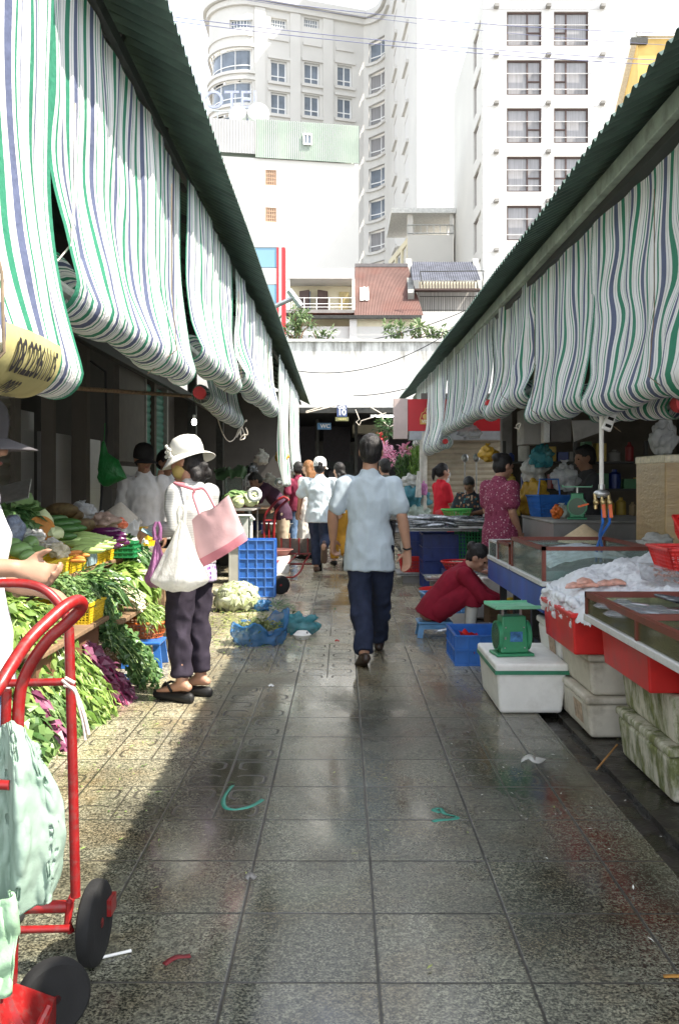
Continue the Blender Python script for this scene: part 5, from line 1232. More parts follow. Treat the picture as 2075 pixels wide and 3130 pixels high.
tray('flat steel tray of clams by the yellow basket', (1.15,10.5,.24), .42, .36); tag(MB().box(1.0,1.3,10.35,10.65,0,.235).build('low_block', M_CONC, smooth=False), 'low block under the clam tray', 'block')
def shells(cx, cy, z, r, n, m, label, sd):
    q = MB(); rr = random.Random(sd)
    for i in range(n):
        a, d = rr.uniform(0,6.28), r*sqrt(rr.random()); q.ell((cx+d*cos(a),cy+d*sin(a),z+rr.uniform(0,.025)*(1-d/r*.5)), (.018,.013,.010), 7, 5, Euler((rr.uniform(-.6,.6),rr.uniform(-.6,.6),rr.uniform(0,3))).to_matrix())
    return tag(q.build('shellfish', m), label, 'shellfish', None, 'stuff')
M_SHELL = mat('pale_shell', (.50,.44,.34), .4, 0, .4, 12, .1)
shells(1.40,11.1,.36,.19,110,M_SHELL,'pale shellfish heaped in the red round basket',1); shells(1.37,10.2,.32,.2,120,M_SHELL,'pale shellfish heaped in the yellow round basket',2); shells(1.15,10.5,.26,.15,80,M_SHELL,'clams spread on the flat steel tray',3)
basin('wide red basin behind the pale blue basket', (1.08,10.0,.12), .24, .07, M_REDPL); tag(MB().lathe([(.18,0),(.2,.115)], (1.08,10.0,0), 20).build('bucket', M_DARKMETAL), 'dark bucket under the wide red basin', 'bucket')
basket_box('pale blue slotted basket next to the red basin', (1.0,8.95,.10), (0,0,.1), .44, .34, .17, M_CYANPL, nx=16, ny=12)
tag(MB().box(.83,1.18,8.8,9.1,0,.098).build('low_block', M_FOAM, smooth=False), 'white foam block under the pale blue basket', 'block')
foam_box('closed foam box with a dark strap behind the seated woman', (1.42,9.3,0), 0, .5, .4, .36, M_FOAM, True, True, None)
# red sign kiosk
sgn = thing('shop_sign', 'red shop sign box with a gold emblem above the tan shutter', 'sign', (1.9,15.0,2.2)); p = P(sgn)
M_SRED = mat('sign_red', (.50,.022,.03), .4, 0, .08, 2, .02)
p.mb.box(1.06,2.75,14.9,15.1,2.12,2.62); p.done('board', M_SRED, smooth=False)
p.mb.box(.84,1.055,14.9,15.1,2.0,2.63); p.done('side_panel', mat('pinkish_panel', (.50,.40,.37), .7, 0, .15, 3), smooth=False)
p.mb.box(1.08,2.72,14.85,15.1,1.98,2.115); p.done('grey_strip', mat('grey_strip', (.35,.36,.38), .5), smooth=False)
M_GOLD = mat('gold_emblem', (.62,.38,.12), .45, 0, .1, 10)
for x, z in ((1.385,2.42),(1.33,2.345),(1.44,2.345)): p.mb.tube([(x,14.897,z),(x,14.885,z)], .042, 18)
p.done('emblem', M_GOLD); L = sgn.matrix_basis.inverted()
p.mb.add([(1.26,14.894,2.235),(1.515,14.894,2.235),(1.515,14.894,2.30),(1.26,14.894,2.30)], [(0,1,2,3)])
for pts in ([(1.25,14.89,2.23),(1.525,14.89,2.23),(1.525,14.89,2.305),(1.49,14.89,2.40),(1.45,14.89,2.42),(1.43,14.89,2.475),(1.385,14.89,2.49),(1.34,14.89,2.475),(1.32,14.89,2.42),(1.28,14.89,2.40),(1.25,14.89,2.305)],): p.mb.tube(pts, .007, 5, True)
em = p.done('emblem_border', M_GOLD, smooth=False)
tx = text_mesh('VISSAN', .068, mat('sign_white', (.78,.74,.66), .5), 'lettering', sgn, .002, .001); tx.rotation_euler = (pi/2,0,0); tx.location = L@V((1.387,14.884,2.268))
tx = text_mesh('VISSAN', .09, MATS['sign_white'], 'lettering', sgn, .002, .001); tx.rotation_euler = (pi/2,0,0); tx.location = L@V((1.87,14.893,2.33))
# gate number and WC signs
gs = thing('gate_sign', 'blue gate number sign hanging on the white wall edge', 'sign', W(1045,1258,23.8)[:]); s_ = 23.8/FPX
mb = MB(); mb.box(-15*s_,15*s_,-.02,.02,-15.5*s_,19*s_); mb.build('board', mat('sign_navy', (.07,.10,.22), .5, 0, .06, 4), gs, smooth=False)
M_SWH = mat('sign_letter_white', (.80,.80,.80), .5, 0, .02, 4, 0)
for tx_, sz, z in (('CỬA', 11*s_, 12.5*s_),('10', 25*s_, -3*s_)):
    q = text_mesh(tx_, sz, M_SWH, 'lettering', gs, .004, .006); q.rotation_euler = (pi/2,0,0); q.location = (0,-.025,z)
g2 = thing('small_sign', 'small olive board hanging under the gate number sign', 'sign', W(1045,1280,23.8)[:]); mb = MB(); mb.box(-20*s_,20*s_,-.015,.015,-7*s_,5*s_); mb.build('board', mat('olive_board', (.16,.16,.07), .6), g2, smooth=False)
mb = MB()
for k in range(6): mb.box((-12+k*4.4)*s_,(-9.5+k*4.4)*s_,-.02,-.0155,-4*s_,2*s_)
mb.build('marks', mat('olive_marks', (.5,.45,.18), .6), g2, smooth=False)
wc = thing('toilet_sign', 'small blue WC sign hanging inside the dark gate', 'sign', W(991,1303,25.5)[:]); s_ = 25.5/FPX
mb = MB(); mb.box(-21*s_,21*s_,-.02,.02,-10*s_,10*s_); mb.build('board', mat('sign_blue', (.10,.24,.46), .5), wc, smooth=False)
q = text_mesh('WC', 17*s_, M_SWH, 'lettering', wc, .004, .004); q.rotation_euler = (pi/2,0,0); q.location = (3*s_,-.025,0)
# flower stand at the end of the right row
def leafball(mb, c, r, n, L, w, rr, flat=1):
    for i in range(n):
        d = V((rr.gauss(0,1),rr.gauss(0,1),rr.gauss(0,1)*flat)).normalized(); mb.leaf(V(c)+d*r*rr.uniform(.3,1), (d+V((rr.gauss(0,.4),rr.gauss(0,.4),rr.gauss(0,.4)))).normalized(), L*rr.uniform(.7,1.3), w*rr.uniform(.7,1.3), v=rr.random())
M_FLOWER = mat('pink_flowers', (.60,.16,.30), .6, 0, .3, 30, 0, leafvar=(.75,.50,.58), trans=.3)
M_RFLOWER = mat('red_flowers', (.50,.03,.05), .6, 0, .3, 30, 0, leafvar=(.6,.15,.12), trans=.3)
M_DLEAF = mat('dark_leaves', (.03,.085,.025), .5, 0, .3, 10, 0, leafvar=(.09,.17,.05), trans=.3)
r9 = random.Random(9)
for i, (px, py, Y, rr_, m, lab, nm_) in enumerate(((1185,1395,17.5,.15,M_FLOWER,'bunch of pink flowers beside the head of the man in blue','flower_bunch'),(1170,1380,18,.15,M_FLOWER,'paler pink flowers farther back by the gate','flower_bunch'),(1240,1380,16.6,.12,M_FLOWER,'small pink flowers by the white post','flower_bunch'),(1180,1310,19,.24,M_DLEAF,'dark leafy plant with red blooms hanging by the gate','hanging_plant'),(1165,1340,19.5,.10,M_RFLOWER,'red blooms under the hanging leafy plant','flower_bunch'))):
    t = thing(nm_, lab, 'plant', W(px,py,Y)[:]); mb = MB(); leafball(mb, (0,0,0), rr_, 150, .09, .06, r9); mb.build('blooms' if 'flower' in nm_ else 'foliage', m, t, smooth=False)
    mb = MB()
    for k in range(7): mb.tube([(ru(-.03,.03),0,-rr_*2.2),(ru(-.1,.1),ru(-.1,.1),0)], .006, 4)
    mb.build('stem', M_DLEAF, t)
for i, (px, p0, p1, lab) in enumerate(((1270,1355,1440,'bright green trailing plant hanging at the sign corner'),(1235,1400,1470,'dark green upright plants by the white post'))):
    t = thing('trailing_plant', lab, 'plant', W(px,p0,15.6)[:]); mb = MB(); z1 = (p0-p1)/FPX*15.6
    for k in range(240): a = r9.random(); mb.leaf((r9.gauss(0,.075),r9.gauss(0,.08),z1*a), V((r9.gauss(0,.4),r9.gauss(0,.4),-1 if i == 0 else 1)).normalized(), .11, .03, v=r9.random())
    mb.build('foliage', M_DLEAF if i else mat('fresh_leaves', (.09,.20,.03), .5, 0, .3, 10, 0, leafvar=(.2,.33,.07), trans=.3), t, smooth=False)
bag('pale tied sack near the post at the end of the right row', (1.22,15.2,.0), (.24,.22,.36), mat('grey_sack', (.42,.40,.36), .8, 0, .2, 6, .3, 30), 'sack', 'sack', 40, False)
bag('teal tied bag on top of the sacks at the end of the right row', (1.16,15.0,.86), (.24,.2,.20), plastic('teal_sack', (.04,.20,.25), .2, .4), 'sack', 'sack', 41, False)
bag('green white woven sack in the middle of the sack heap', (1.18,14.9,.56), (.24,.2,.20), plastic('green_white_sack', (.34,.42,.36), .2, .6), 'sack', 'sack', 42, False)
bag('pale bundle topping the sack heap at the end of the right row', (1.13,15.05,1.2), (.15,.14,.12), M_PWHITE, 'sack', 'sack', 43, False)
tag(MB().tube([W(1280,1440,14.7),W(1278,1520,14.7)], [.03,.05], 8).build('hanging_bags', M_PWHITE), 'strip of white plastic bags tied to the white post', 'bags')
bag('pink plastic bag hanging on the white post', (1.30,14.78,1.12), (.05,.04,.09), plastic('thin_pink_plastic', (.60,.25,.50), .4), 'plastic_bag', 'bag', 44)
bag('clear bag hanging on the tan shutter beside the girl', (1.62,14.9,1.3), (.09,.06,.13), M_PCLEAR, 'plastic_bag', 'bag', 45)
bag('clear bag dangling under the far right awning', (1.72,12.6,1.9), (.14,.1,.08), M_PCLEAR, 'plastic_bag', 'bag', 46)
for i, px in enumerate((1420, 1455)): 
    A = W(px,1400,13.4); t = thing('ladle_rack', 'thin upright rod with a ladle, nearer the girl' if i == 0 else 'thin upright rod with a ladle, nearer the pink pyjama woman', 'utensil', (A.x,13.4,0)); MB().tube([(0,0,.8),(0,0,A.z-.02)], .012).build('handle', M_STEEL, t); MB().ell((0,0,A.z), (.05,.03,.06)).build('head', M_STEEL, t)
bag('yellow bag behind the pink pyjama woman', W(1490,1410,10.2)[:], (.09,.08,.08), M_PYEL, 'plastic_bag', 'bag', 47)

# goods on shelves in the gloom of the fish stall
shf = thing('stall_shelf', 'dark shelf rack crowded with goods at the back of the dim fish stall', 'shelf', (2.6,11.2,0)); p = P(shf)
for z in (.9, 1.22, 1.54): p.mb.box(1.9,3.6,11.1,11.5,z,z+.02)
p.done('shelf_board', M_DARKMETAL, smooth=False)
for x in (1.92, 2.75, 3.58): p.mb.box(x-.02,x+.02,11.12,11.16,0,1.8); p.done('upright', M_DARKMETAL, smooth=False)
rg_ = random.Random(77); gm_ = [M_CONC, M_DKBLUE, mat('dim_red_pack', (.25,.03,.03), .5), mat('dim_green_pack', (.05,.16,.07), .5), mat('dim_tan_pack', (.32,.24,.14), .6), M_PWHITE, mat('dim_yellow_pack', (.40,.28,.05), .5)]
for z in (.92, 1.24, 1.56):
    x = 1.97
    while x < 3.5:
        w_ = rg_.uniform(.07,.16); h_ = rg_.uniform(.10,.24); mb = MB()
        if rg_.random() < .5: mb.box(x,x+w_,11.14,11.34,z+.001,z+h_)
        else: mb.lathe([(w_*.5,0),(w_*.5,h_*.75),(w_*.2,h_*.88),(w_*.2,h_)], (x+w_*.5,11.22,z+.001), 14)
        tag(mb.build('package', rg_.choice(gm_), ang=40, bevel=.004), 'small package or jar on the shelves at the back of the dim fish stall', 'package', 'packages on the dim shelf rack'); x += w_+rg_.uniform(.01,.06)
# ---------------- vegetable stall, left ----------------
vt = thing('stall_table', 'wooden stepped stand carrying the yellow crates of vegetables', 'stall', (-2.0,6.3,0)); p = P(vt)
p.mb.box(-2.34,-1.74,5.0,8.2,.69,.72); p.done('top', M_WOOD, smooth=False, bevel=.006)
p.mb.box(-1.735,-1.47,4.7,6.05,.44,.468); p.mb.box(-1.735,-1.40,6.12,7.5,.40,.43); p.done('shelf', M_WOOD, smooth=False, bevel=.006)
p.mb.box(-1.70,-1.52,4.75,5.98,.02,.438); p.done('shelf_box', mat('brown_board', (.16,.075,.04), .7, 0, .3, 4, .2, 30), smooth=False)
for x, y in ((-1.8,5.1),(-1.8,6.6),(-1.8,8.1),(-2.3,5.1),(-2.3,8.1)): p.mb.box(x-.025,x+.025,y-.025,y+.025,0,.689); p.done('leg', M_WOOD, smooth=False)
for y in (6.9, 7.45): p.mb.box(-1.47,-1.43,y-.02,y+.02,0,.399); p.done('leg', mat('weathered_batten', (.42,.38,.30), .8, 0, .25, 8), smooth=False)
p.mb.bar((-1.45,6.9,.10),(-1.45,7.45,.34),.03,.03); p.done('brace', MATS['weathered_batten'], smooth=False)
yg = 'yellow lattice crates on the vegetable stand'
for i, (y, lab) in enumerate(((5.83,'yellow lattice crate at the near end of the upper shelf'),(6.47,'yellow lattice crate in the middle of the upper shelf holding carrots'),(7.13,'yellow lattice crate at the far end of the upper shelf under the pale gourds'))): crate(lab, (-1.97,y,.721), 0, .44, .62, .11, M_YELPL, 20, 26, 6, .005, .012, yg, .22)
mb = MB(); mb.box(-1.747,-1.744,6.55,6.82,.735,.825); tag(mb.build('crate_label', mat('grey_label', (.20,.27,.30), .5, 0, .6, 30), smooth=False), 'grey printed label on the middle yellow crate', 'label')
crate('yellow lattice crate of herbs on the low shelf', (-1.70,5.83,.469), 0, .42, .36, .115, M_YELPL, 20, 16, 7, .005, .012, yg, .22)
crate('small yellow lattice crate beside the white bulbs on the far low shelf', (-1.56,7.3,.44), 0, .22, .3, .12, M_YELPL, 12, 14, 6, .005, .01, yg, .2)
foam_box('white foam block under the yellow crates on the low shelf', (-1.62,6.75,.43), 0, .2, .45, .2, M_FOAM, True, False, None)
M_LEAF = mat('fresh_green_leaves', (.05,.12,.02), .38, 0, .35, 12, .1, 60, .5, leafvar=(.30,.42,.11), trans=.3)
M_LEAF2 = mat('yellow_green_leaves', (.08,.17,.02), .4, 0, .3, 12, .1, 60, .5, leafvar=(.36,.50,.13), trans=.3)
M_LEAF3 = mat('mid_green_leaves', (.05,.125,.03), .4, 0, .3, 12, .1, 60, .5, leafvar=(.24,.36,.13), trans=.3)
M_LEAFD = mat('deep_green_leaves', (.025,.085,.025), .4, 0, .3, 12, .1, 60, .5, leafvar=(.14,.26,.08), trans=.28)
M_LEAFP = mat('purple_leaves', (.10,.012,.045), .4, 0, .3, 12, .1, 60, .5, leafvar=(.30,.10,.18), trans=.25)
M_STEM = mat('pale_green_stems', (.30,.42,.14), .45, 0, .2, 12, .05)
M_STEMP = mat('magenta_stems', (.34,.02,.11), .45, 0, .2, 12, .05)
M_YSTEM = mat('whitish_stems', (.60,.62,.44), .45, 0, .15, 12, .05)
def bunch(label, base, tip, wid, n, L, w, lm, sm, droop=.12, rise=.08, nst=26, start=.35, seed=0, group='bunches of leafy greens on the stand', name='leafy_bunch', thick=.09, sr=.004):
    # stems run from base to tip, leaves fill the outer part and hang over the end
    r = random.Random(seed); b, e = V(base), V(tip); t = thing(name, label, 'vegetables', base, 0, group)
    d = e-b; ln = d.length; sd = V((-d.y, d.x, 0)).normalized(); mb = MB(); ms = MB()
    def path(k, o, h, f): return b*0+d*k*f+sd*o*(.55+.6*k)+V((0,0,rise*sin(pi*min(1,k*.9))+h*(1-.4*k)-droop*max(0,k-.35)**2*2.3))
    st = []
    for i in range(nst):
        o, h, f = r.gauss(0,.36)*wid, r.uniform(-.2,1)*thick, r.uniform(.75,1.08); o = max(-wid*.6, min(wid*.6, o)); st.append((o,h,f))
        ms.tube([path(k/5,o,h,f) for k in range(6)], [sr*1.0]+[sr*.75]*4+[sr*.35], 4)
    for i in range(int(n*1.9)):
        o, h, f = r.choice(st); o += r.gauss(0,.012); h += r.uniform(-.01,.03); k = start+(1-start)*r.random()**.75
        p0 = path(k,o,h,f); dd = (path(min(1.15,k+.1),o,h,f)-path(k-.05,o,h,f)).normalized()
        dd = (dd+V((r.gauss(0,.5),r.gauss(0,.5),r.gauss(0,.42)-.12))).normalized()
        mb.leaf(p0, dd, L*r.uniform(.7,1.3), w*1.45*r.uniform(.6,1.3), V((r.gauss(0,.4),r.gauss(0,.4),1)), r.uniform(.05,.4), r.random())
    mb.build('leaves', lm, t, smooth=False); ms.build('stems', sm, t); return t
B = bunch
B('bright long leaved bunch hanging over the front of the ground display', (-1.72,5.28,.30), (-1.30,5.18,.13), .36, 620, .085, .020, M_LEAF2, M_STEM, .20, .06, 40, .25, 1)
B('second bright bunch just behind the red trolley post', (-1.78,5.0,.30), (-1.36,4.93,.12), .30, 480, .085, .020, M_LEAF3, M_STEM, .20, .06, 36, .25, 2)
B('purple amaranth bunch in the middle of the ground display', (-1.74,5.72,.30), (-1.28,5.72,.14), .26, 260, .085, .045, M_LEAFP, M_STEMP, .20, .05, 60, .3, 3, sr=.0045)
B('purple amaranth bunch low behind the red trolley', (-1.70,4.72,.24), (-1.36,4.66,.04), .16, 110, .10, .055, M_LEAFP, M_STEMP, .16, .05, 26, .4, 4)
B('dark cress bunch at the far end of the ground display', (-1.72,6.2,.28), (-1.22,6.25,.12), .34, 520, .05, .032, M_LEAFD, M_STEM, .16, .10, 44, .2, 5)
B('broad leaved green bunch nearest on the ground by the trolley', (-1.72,4.52,.24), (-1.38,4.42,.06), .26, 280, .095, .06, M_LEAF3, M_STEM, .18, .05, 30, .3, 6)
B('low green bunch between the trolley bars and the wall of greens', (-1.95,4.75,.42), (-1.52,4.72,.36), .32, 360, .085, .045, M_LEAF, M_YSTEM, .12, .08, 36, .3, 7)
B('pale stemmed mustard bunch near the vendor hands', (-1.95,4.95,.58), (-1.58,4.85,.55), .30, 330, .08, .045, M_LEAF2, M_YSTEM, .12, .10, 44, .35, 8)
B('mustard greens heaped at the near edge of the low shelf', (-1.85,5.25,.52), (-1.50,5.22,.47), .30, 330, .08, .04, M_LEAF, M_YSTEM, .16, .08, 40, .3, 9)
B('curly herbs overflowing the yellow crate on the low shelf', (-1.86,5.85,.60), (-1.52,5.82,.60), .34, 700, .038, .024, M_LEAF3, M_STEM, .06, .08, 50, .05, 10, thick=.07)
B('coriander bunch drooping at the corner of the low shelf', (-1.70,6.15,.58), (-1.42,6.12,.47), .20, 360, .045, .034, M_LEAFD, M_STEM, .25, .06, 30, .1, 11)
B('leek bundle lying behind the crate of herbs', (-1.95,6.35,.58), (-1.50,6.25,.62), .20, 90, .20, .022, M_LEAFD, M_STEM, .05, .04, 40, .1, 12, sr=.008)
B('celery bundle with long pale stalks on the far low shelf', (-1.95,6.62,.60), (-1.45,6.52,.52), .16, 120, .06, .04, M_LEAF2, M_STEM, .05, .05, 34, .05, 13, sr=.009)
B('bok choy pile with white stalks beside the purple bag', (-1.75,7.05,.52), (-1.42,7.0,.56), .26, 200, .12, .055, M_LEAF2, M_YSTEM, .08, .08, 46, .2, 14, sr=.010)
B('spring onion bunch with pale bulbs on the far low shelf', (-1.40,7.05,.56), (-1.75,7.15,.50), .18, 60, .16, .014, M_LEAF, M_YSTEM, .04, .05, 40, .3, 15, sr=.007)
B('dark leafy heap at the far end of the stand', (-1.9,7.75,.74), (-1.5,7.7,.66), .34, 300, .08, .04, M_LEAFD, M_STEM, .10, .08, 30, .1, 16)
B('thin grass like greens in the orange basket', (-1.62,6.95,.32), (-1.30,6.88,.33), .26, 420, .07, .010, M_LEAF2, M_STEM, .06, .06, 40, .05, 17)
B('garlic chive bundle with straw coloured roots', (-1.36,6.55,.44), (-1.72,6.62,.50), .18, 120, .07, .008, mat('root_tangle', (.50,.38,.22), .8, 0, .3, 20, .1, leafvar=(.62,.52,.36)), M_YSTEM, .04, .06, 40, .0, 18, sr=.006)
B('dark leaves behind the vendor on the back shelf', (-2.32,6.3,.95), (-2.05,6.2,1.0), .3, 200, .10, .05, M_LEAFD, M_STEM, .08, .10, 20, .1, 19)
basket_round('orange oval basket of thin greens on the blue stool', (-1.45,6.93,.19), .15, .21, .115, M_ORANGEPL, 44, 4, None, 'round_basket', .8)
st = thing('plastic_stool', 'blue plastic stool under the orange basket of greens', 'stool', (-1.40,6.82,0)); mb = MB(); mb.box(-.13,.13,-.13,.13,.165,.188); mb.build('seat', M_BLUEPL, st, smooth=False, bevel=.008)
for x in (-1,1):
    for y in (-1,1): MB().bar((x*.12,y*.12,0),(x*.10,y*.10,.166),.05,.022).build('leg', M_BLUEPL, st, smooth=False)
tag(MB().lathe([(.09,0),(.125,.21),(.135,.215),(.118,.205),(.085,.01),(.001,.01)], (-1.28,7.45,0), 24).build('bucket', mat('grey_bucket', (.40,.39,.36), .5, 0, .15, 6, .05, 60, .4, .4)), 'grey bucket behind the blue stool', 'bucket')
# produce, each piece its own thing
M_CABB = mat('cabbage_leaf', (.20,.33,.12), .5, 0, .25, 5, .6, 16, .4, .3, (.40,.50,.30), 6)
M_CABW = mat('pale_cabbage', (.50,.56,.32), .5, 0, .2, 5, .5, 16, .4)
M_CHAY = mat('chayote_skin', (.17,.30,.10), .4, 0, .2, 9, .5, 26, .5)
M_GOURD = mat('pale_gourd_skin', (.36,.50,.17), .4, 0, .2, 3, .15, 40, .5, .3, (.55,.62,.38), 3, stretch=(1,1,1))
M_CUKE = mat('dark_gourd_skin', (.045,.13,.03), .4, 0, .35, 9, .4, 30, .5, .3, (.16,.28,.09), 12)
M_EGGP = mat('eggplant_skin', (.075,.012,.06), .15, 0, .25, 4, .03, 40, .6, .4, (.20,.04,.13), 4)
M_PUMP = mat('pumpkin_flesh', (.48,.20,.04), .6, 0, .25, 14, .5, 40, .3, .5, (.30,.11,.03), 10)
M_PINE = mat('pineapple_skin', (.10,.065,.028), .7, 0, .45, 30, .9, 34, .3, .4, (.16,.15,.05), 9)
M_TOM = mat('tomato_skin', (.62,.14,.07), .2, 0, .1, 4, .02)
M_CARR = mat('carrot_skin', (.58,.22,.05), .5, 0, .15, 12, .2, 40)
def leafy_head(label, c, r, m, seed, group=None):
    o = thing('cabbage', label, 'cabbage', c, 0, group); MB().ell((0,0,0), (r,r,r*.92), 22, 14, None, 0, .10, 3, seed).build('head', m, o)
    rr = random.Random(seed)
    for k in range(5):
        a = rr.uniform(0,6.28); M = Euler((rr.uniform(.2,1.2),0,a)).to_matrix(); q = MB()
        q.grid(8, 8, lambda u, w: M@V(((u-.5)*r*2.1*(1-.3*(2*w-1)**2), (w-.5)*r*1.9, r*(1.06+.05*noise.noise(V((u*5,w*5,k+seed)))+.10*(abs(u-.5)*2)**4)-((u-.5)**2+(w-.5)**2)*r*1.5)))
        q.build('outer_leaf', m, o, ang=80)
    return o
def at_(px, py, Y, r=0): q = W(px,py,Y); return (q.x,q.y,q.z)
cgp = 'cabbages heaped at the back of the stand'
leafy_head('green cabbage at the top of the heap beside the shutter post', at_(58,1532,7.0), .082, M_CABB, 1)
leafy_head('green cabbage cut by the left edge of the picture', at_(18,1570,6.7), .08, M_CABB, 2)
leafy_head('dark savoy cabbage behind the pale wedge', at_(95,1560,7.1), .07, M_CABB, 3)
wd = MB(); wd.lathe([(.075,0),(.07,.03),(.045,.07),(.012,.105)], n=18); o = wd.build('melon_wedge', M_CABW); o.location = at_(132,1600,6.6); tag(o, 'pale green cone shaped wedge of cut winter melon', 'melon')
pm = thing('pumpkin', 'half pumpkin with its orange cut face turned to the alley', 'pumpkin', at_(126,1618,6.35)); M = Euler((pi/2-.15,0,.35)).to_matrix()
MB().lathe([(.001,-.10),(.05,-.095),(.085,-.06),(.095,-.02),(.092,0)], n=26, M=M).build('rind', mat('pumpkin_rind', (.34,.26,.10), .5, 0, .3, 6), pm); mb = MB(); mb.lathe([(.091,.001),(.078,.004),(.05,-.012),(.02,-.02),(.001,-.02)], n=26, M=M); mb.build('cut_face', M_PUMP, pm)
leafy_head('pale green ball shaped gourd beside the cut pumpkin', at_(170,1632,6.4), .045, M_CABW, 9)
def prod(name, label, cat, L, r, m, places, group, prof=None, bend=.12, seg=9, stem=None, n=14):
    proto = None
    for i, (px, py, Y, rz, s_) in enumerate(places):
        q = at_(px,py,Y)
        if proto is None:
            proto = thing(name, label, cat, q, rz, group); k = seg; pf = prof or [.35,.75,.95,1,1,1,.95,.8,.4]
            mb = MB(); mb.loft([(V((L*(j/(k-1)-.5), bend*L*(2*j/(k-1)-1)**2, 0)), r*pf[j*len(pf)//k], r*pf[j*len(pf)//k]) for j in range(k)], V((0,0,1)), n); mb.build('fruit', m, proto)
            if stem: MB().tube([(L*.5,bend*L,0),(L*.56,bend*L*1.2,.008)], [r*.45,r*.18], 8).build('stalk', stem, proto)
            proto.scale = (s_,)*3; proto.rotation_euler = (0,0,rz)
        else: dup(proto, q, rz, None, group, s_)
prod('chayote', 'green wrinkled chayote fruit heaped by the vendor hand', 'chayote', .13, .05, M_CHAY, [(62,1682,5.85,.5,1),(95,1662,6.0,1.9,1.05),(118,1688,5.9,2.6,.9),(35,1665,6.0,.2,.95),(85,1700,5.75,1.2,.85)], 'chayotes on the stand', [.45,.7,.85,.95,1,1,.95,.8,.5], .0)
prod('gourd', 'long pale green gourd piled over the yellow crates', 'gourd', .25, .024, M_GOURD, [(235,1634,6.9,.1,1),(262,1640,6.85,-.15,1.05),(285,1646,6.8,.2,1),(270,1656,6.7,0,1),(298,1662,6.75,.25,.95),(255,1664,6.6,-.1,1.05),(240,1652,6.7,.9,1),(285,1674,6.55,.15,1),(262,1683,6.45,.05,.95),(310,1652,6.95,-.5,.9)], 'pale gourds on the stand', None, .06, stem=M_STEM)
prod('bitter_gourd', 'dark green warty gourd lying behind the pale gourds', 'gourd', .20, .03, M_CUKE, [(180,1602,6.9,.2,1),(205,1596,7.0,-.1,1),(232,1600,7.05,.3,.95),(195,1618,6.75,.1,1),(222,1614,6.8,-.2,1),(190,1640,6.6,.15,.95),(175,1585,7.1,.8,.9)], 'dark gourds on the stand', None, .05)
prod('eggplant', 'glossy purple eggplant on the far end of the crates', 'eggplant', .22, .027, M_EGGP, [(318,1624,7.25,.05,1.1),(340,1636,7.2,-.1,1),(338,1650,7.1,.1,1),(350,1660,7.15,.2,.95),(335,1668,7.0,-.1,.85)], 'eggplants on the stand', [.4,.7,.85,.95,1,1.08,1.1,1,.6], .05, stem=M_STEM)
prod('carrot', 'small carrot at the front of the middle crate', 'carrot', .15, .017, M_CARR, [(205,1700,6.25,.2,1),(225,1706,6.2,-.3,1),(240,1698,6.3,.1,.9),(215,1690,6.3,.5,1),(230,1714,6.15,0,.85)], 'carrots in the middle crate', [.3,.45,.6,.7,.8,.9,1,1,.7], .0)
prod('tomato', 'ripe red tomato beside the draped cloth', 'tomato', .07, .035, M_TOM, [(362,1600,7.6,0,1),(378,1604,7.65,1,.95),(370,1592,7.75,2,.9)], 'tomatoes on the stand', [.6,.85,.97,1,1,1,.97,.85,.6], 0)
prod('pineapple', 'dark pineapple lying on the back of the stand', 'pineapple', .20, .06, M_PINE, [(190,1560,7.3,.1,1),(262,1605,7.1,1.2,.85),(215,1575,7.4,-.2,.9)], 'pineapples on the stand', [.55,.8,.95,1,1,1,.95,.85,.6], 0)
bag('mesh bag of bluish grapes on the stand by the vendor', at_(38,1672,6.05), (.085,.07,.10), mat('blue_grape_net', (.16,.19,.26), .4, 0, .55, 40, .9, 44, .5), 'grape_bag', 'bag', 51, False, wob=.12)
bag('clear bag of white radish on the middle crate', at_(150,1685,6.2), (.07,.06,.04), M_PCLEAR, 'plastic_bag', 'bag', 52, False)
bag('clear bag with a pointed knot at the back of the stand', at_(255,1585,7.5), (.085,.08,.06), M_PCLEAR, 'plastic_bag', 'bag', 53, True)
bag('clear bag with brown roots beside the tomatoes', at_(320,1618,7.45), (.11,.08,.06), plastic('brown_tinged_plastic', (.45,.32,.26), .2, .25, .15), 'plastic_bag', 'bag', 54, False)
bag('silvery bag lying between the pumpkin and the chayotes', at_(105,1655,6.15), (.07,.06,.04), M_PCLEAR, 'plastic_bag', 'bag', 55, False)
bag('small bag of garlic at the edge of the crates', at_(180,1705,6.05), (.06,.05,.045), plastic('cream_plastic', (.66,.60,.46), .3, .4), 'plastic_bag', 'bag', 56, False)
solid_crate('dark green striped plastic basket at the far end of the stand', (at_(380,1665,7.5)[0], 7.5, .73), 0, .2, .26, .11, M_GREENPL, None, (5,5), hor=3)
def drape(label, pts4, fold, m, seed, name='cloth', sag_=.05, n=26):
    a, b, c, d = [V(q) for q in pts4]
    def f(u, w):
        q = (a.lerp(b,u)).lerp(d.lerp(c,u), w); k = noise.noise(V((u*3.2,w*2.4,seed)))+.5*noise.noise(V((u*8,w*5,seed+3)))
        return q+V((fold*.5*k, fold*.4*k, fold*k-sag_*sin(pi*u)*sin(pi*w)))
    return tag(MB().grid(n, n, f).build(name, m, ang=180), label, 'cloth')
drape('sunlit grey white tarpaulin draped over the end of the stand', (at_(295,1570,8.4),at_(425,1585,8.3),at_(452,1670,7.6),at_(330,1655,7.4)), .09, mat('white_tarpaulin', (.60,.60,.58), .5, 0, .08, 4, .1, 40, .3, trans=.15), 3, 'tarpaulin')
tag(MB().box(-1.95,-1.62,7.62,8.3,.70,.76).build('packing_tray', M_STEEL, smooth=False, bevel=.01), 'flat tray under the tarpaulin at the end of the stand', 'tray')
